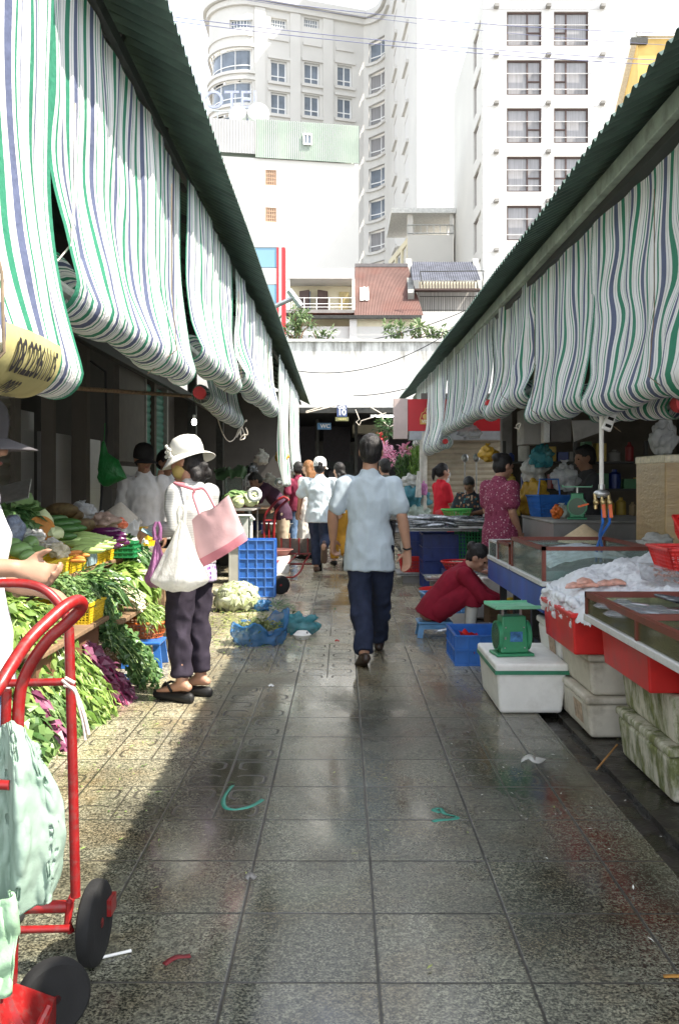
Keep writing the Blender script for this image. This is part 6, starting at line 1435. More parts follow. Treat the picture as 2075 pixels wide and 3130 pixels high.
ch = MB(); ch.lathe([(.20,0),(.195,.006),(.10,.09),(.012,.165),(.001,.168)], n=32); o = ch.build('conical_hat', mat('grey_straw_hat', (.42,.38,.32), .8, 0, .1, 30, .3, 90)); o.location = at_(365,1592,8.3); o.rotation_euler = (.2,.12,0); tag(o, 'straw conical hat lying in the shade behind the tarpaulin', 'hat')
solid_crate('yellow solid sided crate in front of the boy in the cap', (-1.78,8.42,.72), .0, .21, .3, .19, M_YELPL, None, (4,4), hor=2)
tag(MB().box(-2.05,-1.5,8.15,8.65,0,.715).build('wooden_box', M_WOOD, smooth=False, bevel=.01), 'wooden box under the yellow crate by the boy', 'box')
gb = thing('hanging_bag', 'dark green plastic bag hanging from the pillar', 'bag', W(318,1360,8.6)[:]); mb = MB(); mb.loft([((0,0,.02),.012,.01),((.0,0,-.08),.04,.03),((.04,0,-.18),.10,.06),((.08,0,-.26),.14,.08),((.0,0,-.31),.07,.06)], V((1,0,0)), 16); q = mb.build('bag', M_PGREEN, gb); wrinkle(q.data, .012, 9, 2); MB().tube([(0,0,.0),(0,.05,.2)], .004).build('handle', M_PGREEN, gb)
tag(MB().tube([(-2.33,8.85,2.45),(-2.2,8.9,2.35),(-2.2,8.95,1.8),(-2.28,8.98,.9)], .012, 6).build('electric_cable', M_CABLE), 'black cable looping down the pillar by the green bag', 'cable')
mb = MB(); mb.tube([(-2.3,7.2,2.05),(-1.3,11.2,2.3)], .018, 8); tag(mb.build('bamboo_pole', M_WOOD), 'thin wooden pole slanting under the awnings', 'pole')
lp = thing('light_bulb', 'lit white bulb hanging in the dim left stall', 'lamp', W(594,1290,12.0)[:]); MB().ell((0,0,0), (.032,.032,.042), 14, 10).build('bulb', None or (lambda t: t.done(t.n('Emission', {'Color': (1,.97,.9,1), 'Strength': 6.0}).outputs[0]))(NT('lit_bulb')), lp); MB().tube([(0,0,.04),(0,0,.09)], .018).build('socket', M_WHITEP, lp); MB().tube([(0,0,.09),(.0,0,.9)], .004).build('flex', M_CABLE, lp)
tag(MB().box(-2.43,-2.36,6.0,6.35,1.25,1.52).build('red_box', M_REDPL, smooth=False, bevel=.01), 'red box hanging on the shutter at the left edge', 'box')
sc_ = thing('scale_pan', 'grey steel balance pan on a stand at the left edge', 'scale', (at_(25,1500,6.4)[0],6.4,.72)); MB().obox((0,0,.52), (.30,.26,.012), (.5,-.25,.1)).build('pan', M_STEEL, sc_, smooth=False); MB().tube([(0,0,0),(0,0,.5)], .02).build('stand', M_DARKMETAL, sc_)
for i in range(5): pass
# further stalls on the left
t2 = thing('market_table', 'white legged table with cabbages in the far left stall', 'table', (-1.5,13.5,0)); p = P(t2)
p.mb.box(-2.0,-1.2,13.0,14.4,.92,.94); p.done('top', M_CONC, smooth=False, bevel=.005)
for x, y in ((-1.95,13.05),(-1.25,13.05),(-1.25,14.3)): p.mb.tube([(x,y,0),(x,y,.919)], .016); p.done('leg', M_STEEL)
p.mb.tube([(-1.22,13.02,.82),(-1.22,13.02,.72)], .012); p.mb.tube([(-1.95,13.0,.86),(-1.22,13.0,.86),(-1.18,13.02,.80)], .016); p.done('rail', M_WHITEP)
for i, (px, py, Y, r_, m) in enumerate(((718,1518,13.6,.085,M_CABB),(740,1522,13.4,.09,M_CABB),(765,1530,13.3,.10,M_CABW),(728,1535,13.2,.09,M_CABW),(775,1512,13.8,.09,M_CABW),(700,1528,13.7,.085,M_CABB))): leafy_head('round cabbage heaped on the far white table', at_(px,py,Y), r_, m, 30+i, 'cabbages on the far white table')
rg = MB(); rg.tube([(cos(2*pi*i/20)*.07,0,sin(2*pi*i/20)*.07) for i in range(20)], .035, 10, True); o = rg.build('plastic_roll', M_WHITEP); o.location = at_(778,1512,13.0); tag(o, 'white plastic roll leaning on the far cabbages', 'roll')
gc = thing('glass_cabinet', 'steel framed glass food cabinet in the far left stall', 'cabinet', (-1.75,15.0,.9)); p = P(gc); A, B_ = W(682,1500,15), W(742,1458,15)
for x in (A.x, B_.x):
    for y in (15.0, 15.4): p.mb.tube([(x,y,A.z-.2),(x,y,B_.z)], .012, 6)
for z in (A.z-.2, B_.z):
    for y in (15.0, 15.4): p.mb.tube([(A.x,y,z),(B_.x,y,z)], .012, 6)
p.done('frame', M_STEEL); p.mb.box(A.x,B_.x,15.0,15.004,A.z-.19,B_.z-.02); p.done('glass_pane', M_TGLASS, smooth=False); p.mb.box(A.x,B_.x,14.98,15.42,A.z-.24,A.z-.212); p.done('shelf', M_STEEL, smooth=False)
tag(MB().box(A.x-.05,B_.x+.1,14.9,15.5,0,A.z-.245).build('cabinet_stand', M_DARKMETAL, smooth=False), 'dark stand under the glass food cabinet', 'stand')
drape('dark green tarpaulin heaped over the glass cabinet', (at_(655,1430,15.6),at_(755,1428,15.6),at_(752,1458,14.9),at_(660,1455,14.9)), .10, mat('green_tarpaulin', (.05,.10,.04), .6, 0, .2, 4, .2, 30), 8, 'tarpaulin', -.05)
solid_crate('big bin with a bright green rim in the far left stall', (-1.2,13.0-.55,0), 0, .46, .4, .52, mat('grey_bin', (.45,.45,.40), .5, 0, .1, 5), None, (1,1), hor=1)
mb = MB()
for a, b in (((-1.44,12.24,.535),(-.96,12.24,.535)),((-.96,12.24,.535),(-.96,12.66,.535)),((-.96,12.66,.535),(-1.44,12.66,.535)),((-1.44,12.66,.535),(-1.44,12.24,.535))): mb.bar(a,b,.05,.03)
tag(mb.build('bin_hoop', M_LGREENPL, smooth=False), 'bright green rim on the grey bin', 'rim')
tag(MB().box(-1.06,-.92,12.75,13.0,0,.46).build('green_bin', M_LGREENPL, smooth=False, bevel=.015), 'bright green bin behind the upright red hand truck', 'bin')
basin('wide pink basin beside the woman in the conical hat', (-.95,13.9,.25), .25, .08, mat('pink_plastic', (.60,.28,.24), .5, 0, .1, 6)); tag(MB().lathe([(.2,0),(.22,.245)], (-.95,13.9,0), 20).build('bucket', M_WHITEP), 'white bucket under the wide pink basin', 'bucket')
basin('grey basin near the woman in the conical hat', (-1.0,15.0,.5), .24, .16, M_STEEL); tag(MB().box(-1.25,-.8,14.8,15.25,0,.495).build('wooden_box', M_WOOD, smooth=False), 'wooden box under the grey basin', 'box')
for i, (px, py, Y, r_, m) in enumerate(((770,1440,16,.10,M_FISHD),(800,1400,17,.12,M_PWHITE),(760,1470,15.5,.09,M_PCLEAR),(825,1470,16,.1,M_PWHITE),(790,1480,15.6,.08,M_PINKFISH),(860,1395,15.4,.10,M_PYEL))):
    q = W(px,py,Y); bag(['dark bag in the dim far left stall','pale bag high in the dim far left stall','clear bag on the far left stall goods','white bag in front of the bending vendor','reddish bag on the far left stall','yellowish bag hanging by the tall pale awning'][i], (q.x,Y,q.z-r_), (r_,r_*.8,r_), m, 'plastic_bag', 'bag', 60+i)
tag(MB().box(-2.3,-1.15,15.6,18.5,.80,.86).build('stall_table', M_WOOD, smooth=False), 'dark table carrying goods in the far left stall', 'table')
tag(MB().box(-1.55,-1.26,13.15,13.7,.0,.84).build('storage_bin', M_WHITEP, smooth=False, bevel=.02), 'white storage bin under the far cabbage table', 'bin')
dk = 'dark crates stacked in the left stalls'
for i, (x, y, z, w_, d_, h_, m_, lab) in enumerate(((-1.95,11.0,0,.6,.9,.42,M_DKBLUE,'dark blue crate low behind the blue standing crate in the left stall'),(-1.95,11.0,.425,.58,.88,.32,M_DARKMETAL,'dark crate on the dark blue one behind the boy'),(-2.0,12.2,0,.6,.9,.5,M_DARKMETAL,'black crate beside the grey rimmed bin'),(-1.75,15.9,0,.8,.7,.5,M_DARKMETAL,'black crate under the dark far stall table'),(-1.8,17.2,0,.8,.9,.6,M_DKBLUE,'dark blue crate far inside the left stalls'),(-1.7,19.5,0,.9,1.6,.8,M_DARKMETAL,'long black crate near the end of the left stalls'))): solid_crate(lab, (x,y,z), 0, w_, d_, h_, m_, dk, (4,5))
B('dark greens lying on the dark crate behind the boy', (-2.15,10.9,.78), (-1.72,10.8,.78), .5, 260, .10, .05, M_LEAFD, M_STEM, .06, .08, 20, .1, 31)
B('dull greens on the black crate beside the grey bin', (-2.2,12.2,.53), (-1.75,12.1,.55), .5, 220, .10, .05, M_LEAFD, M_STEM, .06, .08, 20, .1, 32)
# sacks, crates and waste on the alley floor
bag('white mesh sack of cabbage leaves on the alley floor', (-1.06,9.75,0), (.20,.17,.13), mat('white_mesh_sack', (.52,.56,.40), .6, 0, .25, 12, .6, 30, .3, .4, (.70,.72,.62), 8), 'sack', 'sack', 71, False, wr=.02)
leaf_sack = MB(); r7 = random.Random(71)
for i in range(420):
    d = V((r7.gauss(0,1),r7.gauss(0,1),abs(r7.gauss(0,1)))).normalized(); leaf_sack.leaf(V((-1.06,9.75,.10))+V((d.x*.215,d.y*.18,d.z*.17)), (d.cross(V((r7.gauss(0,1),r7.gauss(0,1),r7.gauss(0,1))))).normalized(), r7.uniform(.07,.15), r7.uniform(.05,.09), d, .1, r7.random())
tag(leaf_sack.build('cabbage_trimmings', mat('pale_trimmings', (.38,.44,.20), .5, 0, .2, 12, .1, leafvar=(.62,.64,.48), trans=.25), smooth=False), 'pale cabbage trimmings bursting from the white mesh sack', 'cabbage leaves', None, 'stuff')
cr_ = solid_crate('blue ribbed plastic crate standing on its end in the alley', (-.955,10.85,.33), 0, .40, .64, .28, M_BLUEPL, None, (4,6), rot=(-pi/2,.0,.0), taper=0, hor=2)
mb = MB()
for i in range(5): x = -.2+.4*i/4; mb.bar((x,-.31,-.003),(x,.31,-.003),.010,.012)
for i in range(7): y = -.32+.64*i/6; mb.bar((-.2,y,-.004),(.2,y,-.004),.010,.012)
mb.build('bottom_ribs', mat('light_blue_plastic_ribs', (.10,.25,.62), .4, 0, .1, 8), cr_, smooth=False)
# ---------------- hand trucks ----------------
M_RED = RED(); M_DKRED = mat('worn_red_paint', (.30,.02,.02), .45, .1, .3, 12, .1, 60, .4, .5, (.07,.03,.025), 20)
def wheel(parent, c, r, w, axis=V((1,0,0)), hub=M_DKRED):
    M = axis.to_track_quat('Z','Y').to_matrix(); c = V(c)
    t = MB().lathe([(r*.62,-w/2),(r*.9,-w/2),(r*.98,-w*.36),(r,-w*.15),(r,w*.15),(r*.98,w*.36),(r*.9,w/2),(r*.62,w/2)], c, 32, M).build('wheel', M_RUBBER, parent)
    MB().lathe([(r*.12,-w*.5),(r*.16,-w*.3),(r*.60,-w*.22),(r*.615,-w*.34),(r*.615,w*.34),(r*.60,w*.22),(r*.16,w*.3),(r*.12,w*.5)], c, 24, M).build('rim', hub, t)
    return t
def smooth_path(pts, n=8):
    pts = [V(p) for p in pts]; out = []; N_ = len(pts)
    for i in range(N_-1):
        a, b = pts[i], pts[i+1]; p0 = pts[max(i-1,0)]; p3 = pts[min(i+2,N_-1)]
        for k in range(n):
            s_ = k/n; out.append(a*.5*0+((a*2)+(b-p0)*s_+(p0*2-a*5+b*4-p3)*s_**2+(a*3-p0-b*3+p3)*s_**3)*.5)
    out.append(pts[-1]); return out
ta = thing('hand_truck', 'red tube hand truck in the left foreground with a green sack over it', 'hand truck', (-.85,2.5,0)); p = P(ta)
p.mb.tube(smooth_path([W(232,2740,2.52),W(222,2300,2.5),W(212,1920,2.5)],6), .0132, 14); p.done('post', M_RED)
p.mb.tube(smooth_path([W(212,1930,2.5),W(196,1868,2.5),W(150,1812,2.5),W(90,1786,2.5),W(0,1783,2.5),W(-90,1790,2.5),W(-150,1830,2.5),W(-165,1920,2.5),W(-160,2300,2.5),W(-140,2750,2.52)],8), .0122, 14); p.done('top_loop', M_RED)
p.mb.tube([W(206,2084,2.49),W(-160,2092,2.49)], .0105, 12); p.done('crossbar', M_RED)
p.mb.tube([W(222,2770,2.55),W(-140,2780,2.55)], .0165, 14); p.mb.tube([W(215,2838,2.52),W(-140,2848,2.52)], .010, 10); p.done('axle_tube', M_RED)
p.mb.tube([W(228,2730,2.56),W(214,2760,2.54),W(208,2820,2.54),W(218,2850,2.54)], .010, 8); p.done('wheel_fork', M_RED)
wheel(ta, V((-.672,2.60,.113))-V(ta.location), .112, .042, V((1,-.06,0)).normalized())
wheel(ta, V((-1.10,2.60,.115))-V(ta.location), .112, .056, V((1,-.06,0)).normalized())
p.mb.box(-.655,-.636,2.64,2.70,.11,.155); p.done('foot_plate', M_RED, smooth=False)
p.mb.tube(smooth_path([W(190,2078,2.475),W(214,2098,2.475),W(232,2115,2.47),W(250,2160,2.46),W(262,2200,2.46),W(272,2245,2.46)],4), .0045, 6); p.mb.tube(smooth_path([W(196,2096,2.475),W(228,2104,2.474),W(240,2150,2.46),W(256,2215,2.46),W(262,2262,2.46)],4), .004, 6); p.mb.tube([W(200,2072,2.478),W(230,2088,2.476)], .005, 6); p.done('tie_string', mat('pale_string', (.55,.45,.40), .8))
tb2 = thing('hand_truck', 'nearer red hand truck with its thick hooped handle at the left edge', 'hand truck', (-.66,1.85,0)); p = P(tb2)
p.mb.tube(smooth_path([W(-40,2150,1.74),W(0,2095,1.76),W(38,2032,1.80),W(89,1958,1.86),W(153,1894,1.91),W(205,1850,1.95),W(238,1836,1.98),W(252,1846,2.0),W(245,1866,2.01),W(204,1906,2.01),W(153,1950,2.0),W(102,2019,2.0),W(71,2083,2.0),W(61,2134,2.0),W(57,2190,2.0),W(50,2400,2.0),W(44,2700,2.02),W(36,3000,2.05)],8), .0128, 16); p.done('handle', M_RED)
p.mb.tube([W(22,2110,1.98),W(16,2300,1.99),W(5,2600,2.0),W(-10,3000,2.02)], .0105, 12); p.done('post', M_RED)
p.mb.tube([W(30,2400,1.9),W(-80,2395,1.9)], .010, 12); p.done('crossbar', M_RED)
A = [W(-60,2985,2.1),W(12,2996,2.1),W(168,3052,2.22),W(168,3130,2.24),W(120,3230,2.05),W(-60,3230,1.9)]
p.mb.add([q for q in A]+[q+V((0,.012,-.004)) for q in A], [(0,1,2,3,4,5)[::-1],(6,7,8,9,10,11)]+[(i,(i+1)%6,6+(i+1)%6,6+i) for i in range(6)]); p.done('toe_plate', M_RED, smooth=False)
p.mb.tube([W(150,3080,2.12),W(120,3140,2.08),W(100,3260,2.04)], .010, 8); p.done('brace', M_RED)
wheel(tb2, V((-.685,2.27,.089))-V(tb2.location), .088, .045, V((.55,-.80,.06)).normalized())
# green woven sack draped over the near truck
def sack(u, w):
    top = [W(-40,2260,1.94),W(20,2210,1.95),W(50,2190,1.96),W(90,2225,1.97),W(118,2300,1.98)]
    bot = [W(-45,2850,1.9),W(30,2790,1.93),W(75,2770,1.95),W(150,2755,1.99),W(172,2700,2.02)]
    mid = [W(-45,2500,1.92),W(30,2480,1.93),W(80,2470,1.93),W(150,2480,1.96),W(196,2510,2.0)]
    def lp(a, u): i = min(3, int(u*4)); return a[i].lerp(a[i+1], u*4-i)
    a, b, c = lp(top,u), lp(mid,u), lp(bot,u); q = (a*(1-w)**2+(b*2-(a+c)*.5)*2*w*(1-w)+c*w*w)
    f = .013*sin(u*15+w*1.2)*(.25+w)+.012*noise.noise(V((u*4,w*3,5)))+.006*noise.noise(V((u*14,w*10,6)))
    return q+V((f*.3,-f*1.3-.03*sin(pi*u),0))
mb = MB(); mb.grid(90, 90, sack); o = mb.build('woven_sack', (lambda t: t.done(t.mixsh(.2, t.pbr(t.ramp(t.noise(t.obj(), 7, 5), [(.3,(.25,.355,.285)),(.7,(.36,.445,.385))]), .7, 0, t.bump(t.math('ADD', t.n('TexChecker', {'Vector': t.obj(), 'Scale': 420}).outputs[1], t.math('MULTIPLY', t.noise(t.obj(), 30, 4), 2.5)), .35, .004), .3), t.n('BsdfTranslucent', {'Color': (.4,.7,.5,1)}).outputs[0])))(NT('pale_green_woven_sack')), ang=180)
wrinkle(o.data, .007, 6, 3, (1,1,.35)); wrinkle(o.data, .0025, 19, 4, (1,1,.6))
q = o.modifiers.new('t', 'SOLIDIFY'); q.thickness = .006
tag(o, 'pale green woven sack draped over the red hand truck', 'sack')
mb = MB(); mb.grid(20, 20, lambda u, w: W(-20+62*u+12*sin(w*4), 2720+300*w+ (1-u)*60, 1.86)+V((.01*sin(u*11),.02*noise.noise(V((u*4,w*4,1))),0))); o = mb.build('woven_sack', mat('rough_green_sack', (.26,.40,.26), .8, 0, .25, 20, .5, 60, .2), ang=180); q = o.modifiers.new('t', 'SOLIDIFY'); q.thickness = .005; tag(o, 'ragged green corner of a second sack low on the near hand truck', 'sack')
# upright hand truck in the alley
tc = thing('hand_truck', 'upright red hand truck behind the blue crate', 'hand truck', (-.9,11.2,0)); p = P(tc); Y = 11.3
for x in (808, 838): 
    a = 24 if x == 808 else 52
    p.mb.tube(smooth_path([W(x-10+ (0 if x == 808 else 2),1770,Y),W(x-2,1650,Y),W(x+2,1580,Y),W(x+20 if x == 808 else x+16,1552,Y),W(x+44,1526,Y-.1)],6), .017, 10); p.done('side_tube', M_RED)
p.mb.tube([W(852,1526,Y-.1),W(868,1519,Y-.1),W(882,1526,Y-.1)], .017, 10); p.done('handle', M_RED)
p.mb.tube([W(808,1592,Y),W(840,1592,Y)], .015, 8); p.mb.tube([W(822,1592,Y),W(820,1770,Y)], .012, 8); p.done('crossbar', M_RED)
wheel(tc, V(((858-CX)/FPX*11.15,11.1,.115))-V(tc.location), .112, .05, V((.35,-1,0)).normalized(), M_DKRED); p.mb.box(-.95,-.62,11.2,11.3,.02,.05); p.done('foot_plate', M_RED, smooth=False)
# flat hand truck with a boarded back
td = thing('hand_truck', 'low red hand truck lying tilted with a boarded load back', 'hand truck', (-.62,13.9,0)); p = P(td)
X0, X1 = (848-CX)/FPX*14.2, (976-CX)/FPX*14.2
mb = MB(); mb.box(X0+.06,X1-.02,14.20,14.26,.26,.47); p.mb = mb; p.done('board', mat('grey_weathered_board', (.13,.115,.10), .8, 0, .3, 14, .3, 40), smooth=False, bevel=.006)
for k in range(5): x = X0+.06+(X1-X0-.1)*k/4; p.mb.box(x-.012,x+.012,14.18,14.199,.25,.48); 
p.done('slat', M_RED, smooth=False)
p.mb.tube([(X0+.05,14.18,.245),(X1,14.18,.245)], .014); p.mb.tube([(X0+.05,14.1,.10),(X1,14.1,.10)], .014); p.done('axle_tube', M_RED)
p.mb.tube(smooth_path([(X0+.14,14.15,.24),(X0+.03,13.6,.17),(X0-.0,13.2,.10),(X0+.06,12.95,.03),(X0+.2,12.93,.02),(X0+.32,12.95,.03),(X0+.40,13.2,.10),(X0+.42,13.5,.16),(X1-.14,14.15,.24)],6), .013, 8); p.done('handle', M_RED)
p.mb.tube([(X0+.3,14.15,.24),(X0+.2,13.5,.16)], .011); p.done('brace', M_RED)
for x in (X0+.10, X1+.02): wheel(td, V((x,14.12,.105))-V(td.location), .105, .05)
# ---------------- waste on the alley floor ----------------
def scrap(name, label, c, pts, m, cat='litter', w=.02, group=None):
    mb = MB(); n = len(pts)-1; P_ = smooth_path([V((q[0],q[1],q[2] if len(q) > 2 else .006)) for q in pts], 6); vs = []
    for i, q in enumerate(P_):
        t = (P_[min(i+1,len(P_)-1)]-P_[max(i-1,0)]).normalized(); s_ = V((-t.y,t.x,0)); tw = sin(i*.35)*.7
        vs += [q+s_*w*.5*cos(tw)+V((0,0,w*.35*abs(sin(tw)))), q-s_*w*.5*cos(tw)]
    mb.add(vs, [(2*i,2*i+1,2*i+3,2*i+2) for i in range(len(P_)-1)]); o = mb.build(name, m, ang=180); o.modifiers.new('t','SOLIDIFY').thickness = .002
    return tag(o, label, cat, group)
M_STRAP = mat('teal_strap', (.03,.23,.17), .4, 0, .15, 9, .05)
def gp(*l): return [tuple(G(a,b)) for a, b in l]
scrap('plastic_strap', 'curled teal packing strap on the left of the wet tiles', 0, gp((712,2398),(684,2440),(690,2470),(720,2474),(760,2468),(805,2444)), M_STRAP)
scrap('plastic_strap', 'folded teal packing strap on the right of the wet tiles', 0, gp((1322,2512),(1340,2508),(1400,2500),(1358,2486),(1345,2470),(1322,2476),(1345,2484)), M_STRAP)
q = G(1625,2335); scrap('paper_scrap', 'crumpled white and pink paper scrap near the gutter', 0, [(q.x-.05,q.y+.01,.012),(q.x-.01,q.y,.03),(q.x+.02,q.y-.02,.015),(q.x+.045,q.y+.01,.025)], M_PWHITE, w=.05); 
q = G(540,2945); scrap('plastic_scrap', 'small red plastic scrap on the foreground tiles', 0, [(q.x-.03,q.y-.02,.008),(q.x,q.y+.01,.012),(q.x+.035,q.y+.025,.008)], mat('dull_red_scrap', (.16,.012,.015), .6), w=.018)
a, b = G(292,2938), G(402,2912); tag(MB().tube([a+V((0,0,.006)),b+V((0,0,.006))], .0042, 8).build('drinking_straw', M_WHITEP), 'white drinking straw beside the trolley wheel', 'straw')
a, b = G(1822,2345), G(1885,2295); tag(MB().tube([a+V((0,0,-.01)),b+V((0,0,.03))], .005, 6).build('stick', mat('orange_stick', (.40,.20,.06), .7)), 'thin orange stick leaning at the gutter by the mossy box', 'stick')
q = G(2060,2990); scrap('plastic_scrap', 'yellow scrap at the right edge of the foreground', 0, [(q.x-.03,q.y,.006),(q.x+.03,q.y-.01,.01),(q.x+.08,q.y,.006)], mat('orange_scrap', (.30,.14,.02), .6), w=.014)
for (px, py, lab) in ((1030,1962,'tiny red chilli scrap on the tiles ahead of the man'),(828,2100,'small white paper scrap on the patterned tiles'),(765,2690,'small grey pebble of dirt on the pinkish tile')):
    q = G(px,py); scrap('litter_scrap', lab, 0, [(q.x-.014,q.y,.005),(q.x,q.y+.008,.014),(q.x+.018,q.y,.005)], M_REDPL if 'red' in lab else M_WHITEP if 'white' in lab else M_CONC, w=.025)
def leaf_litter(label, cx, cy, sx, sy, n, m, seed, L=.05):
    r = random.Random(seed); mb = MB()
    for i in range(n):
        x, y = cx+r.gauss(0,sx), cy+r.gauss(0,sy); mb.leaf((x,y,.004+r.uniform(0,.012)), V((r.gauss(0,1),r.gauss(0,1),r.uniform(-.05,.25))).normalized(), L*r.uniform(.4,1.5), L*.32*r.uniform(.4,1.3), v=r.random(), bend=.05)
    return tag(mb.build('leaf_litter', m, smooth=False), label, 'leaf litter', None, 'stuff')
M_LEAFY = mat('yellowing_leaves', (.16,.20,.04), .5, 0, .3, 12, .1, 60, .4, leafvar=(.42,.46,.16), trans=.2)
leaf_litter('trampled yellow green leaves around the white sack', -.98, 9.2, .20, .55, 420, M_LEAFY, 1, .05)
leaf_litter('scattered leaves around the blue bag of waste greens', -.70, 7.9, .25, .35, 160, M_LEAF, 2, .05)
leaf_litter('green stalks strewn before the blue crate', -.75, 10.0, .22, .28, 130, M_LEAFD, 3, .09)
leaf_litter('leaf bits on the sunlit tiles below the greens', -1.05, 4.4, .22, .6, 60, M_LEAF, 4, .03)
leaf_litter('few crumbs of leaf over the shaded tiles', -.1, 5.2, .6, 2.0, 40, M_LEAFY, 5, .022)
leaf_litter('white flecks and scraps near the gutter', .85, 4.3, .18, .7, 40, mat('white_flecks', (.55,.54,.5), .6), 6, .018)
# open blue bag of waste greens, teal bag, takeaway box
bb = thing('waste_bag', 'open blue plastic bag full of wilted greens on the alley floor', 'bag', (-.66,7.75,0))
def bagf(u, w):
    a = 2*pi*u; k = 1+.12*noise.noise(V((cos(a)*2,sin(a)*2,w*3))); hgt = .15+.03*sin(3*a+1)+.02*sin(7*a)+.12*max(0,cos(a-.75))**4
    if w < .75: r_ = .205*(.85+.22*sin(min(1,w/.75)*pi*.62)); z = hgt*(w/.75)
    else: r_ = .215*(.97-.35*(w-.75)); z = hgt-.02*(w-.75)*4
    return V((1.0*r_*k*cos(a)*1.05, r_*k*sin(a)*.8, z+.008*noise.noise(V((u*14,w*8,2)))))
mb = MB(); mb.grid(60, 26, bagf); q = mb.build('bag', M_PBLUE, bb, ang=180); wrinkle(q.data, .016, 11, 5); wrinkle(q.data, .006, 30, 6)
mb = MB(); r3 = random.Random(3)
for i in range(420):
    a, d = r3.uniform(0,6.28), .18*sqrt(r3.random()); mb.leaf((d*cos(a),d*sin(a)*.8,.09+.07*r3.random()+.05*(1-d/.18)), V((r3.gauss(0,1),r3.gauss(0,1),r3.gauss(.2,.5))).normalized(), r3.uniform(.03,.08), r3.uniform(.01,.03), v=r3.random())
for i in range(14): a = r3.uniform(2.4,3.9); q0 = V((.12*cos(a),.1*sin(a),.12)); mb.tube([q0,q0+V((r3.uniform(-.1,.1),r3.uniform(-.06,.06),.02))], .006, 5)
g_ = mb.build('greens', mat('wilted_leaves', (.06,.12,.03), .5, 0, .4, 12, .1, 60, .4, leafvar=(.22,.22,.07), trans=.15), bb, smooth=False); g_['kind'] = 'stuff'
bag('crumpled teal plastic bag behind the takeaway box', (-.36,8.25,0), (.15,.10,.085), M_PTEAL, 'plastic_bag', 'bag', 81, False, wr=.025)
bag('scrap of blue plastic by the white sack', (-.80,9.7,0), (.08,.06,.05), M_PBLUE, 'plastic_bag', 'bag', 82, False, wr=.02)
bag('flat clear plastic sheet on the tiles behind the blue bag', (-.42,9.1,0), (.16,.14,.014), M_PCLEAR, 'plastic_sheet', 'plastic sheet', 83, False, wr=.008)
fb = thing('takeaway_box', 'white foam takeaway box lying on the tiles', 'takeaway box', (-.32,7.98,0), .1); mb = MB(); mb.lathe([(.055,0),(.072,.03),(.076,.034),(.076,.038),(.07,.040),(.045,.066),(.001,.068)], n=28); mb.build('box', M_FOAM, fb); MB().obox((.03,-.035,.055), (.03,.022,.012), (.5,0,0)).build('tear', M_DARKMETAL, fb, smooth=False)
# ---------------- people ----------------
def skin(name, c): return mat(name, c, .5, 0, .1, 10, .08, 120, .4, .15, tuple(x*.75 for x in c), 18)
SK1 = skin('tan_skin', (.40,.22,.145)); SK2 = skin('brown_skin', (.27,.145,.09)); SK3 = skin('light_skin', (.52,.33,.24))
def hair_mat(name, c):
    t = NT(name); ob = t.obj(); n1 = t.noise(t.map(ob, (40,40,5)), 4, 4)
    return t.done(t.pbr(t.ramp(n1, [(.35, tuple(x*.35 for x in c)), (.7, c)]), .48, 0, t.bump(n1, .9, .006), .3))
H_BLK = hair_mat('black_hair', (.026,.023,.022)); H_BRN = hair_mat('auburn_hair', (.32,.15,.06))
M_EYE = mat('dark_eye', (.02,.015,.012), .2, 0, .1, 5, 0); M_LIP = mat('lip_skin', (.30,.11,.09), .5, 0, .1, 5, 0)
def cloth(name, c, var=.1, dirt=0, rough=.85, fine=200): return mat(name, c, rough, 0, var, 14, .25, fine, .2, dirt, tuple(x*.7 for x in c), 6)
def floral(name, base, cols, scale=45):
    t = NT(name); ob = t.obj(); v = t.n('TexVoronoi', {'Vector': ob, 'Scale': scale, 'Randomness': 1.0}); 
    w = t.n('SeparateColor', [v.outputs['Color']]).outputs[0]
    st = [(0, base)]+[(.35+.6*i/len(cols), c) for i, c in enumerate(cols)]
    c = t.ramp(w, st, 'CONSTANT'); c = t.mix(t.ramp(v.outputs['Distance'], [(.35, 0), (.5, 1)]), c, base)
    return t.done(t.pbr(c, .85, 0, t.bump(t.noise(ob, 150, 2), .2, .003), .2))
def striped_cloth(name, a, b, sc=90):
    t = NT(name); x, y, z = t.xyz(t.obj()); f = t.math('FRACT', t.math('MULTIPLY', z, sc)); c = t.mix(t.ramp(f, [(.4, 0), (.6, 1)]), a, b)
    return t.done(t.pbr(c, .85, 0, t.bump(t.noise(t.obj(), 150, 2), .2, .003), .2))
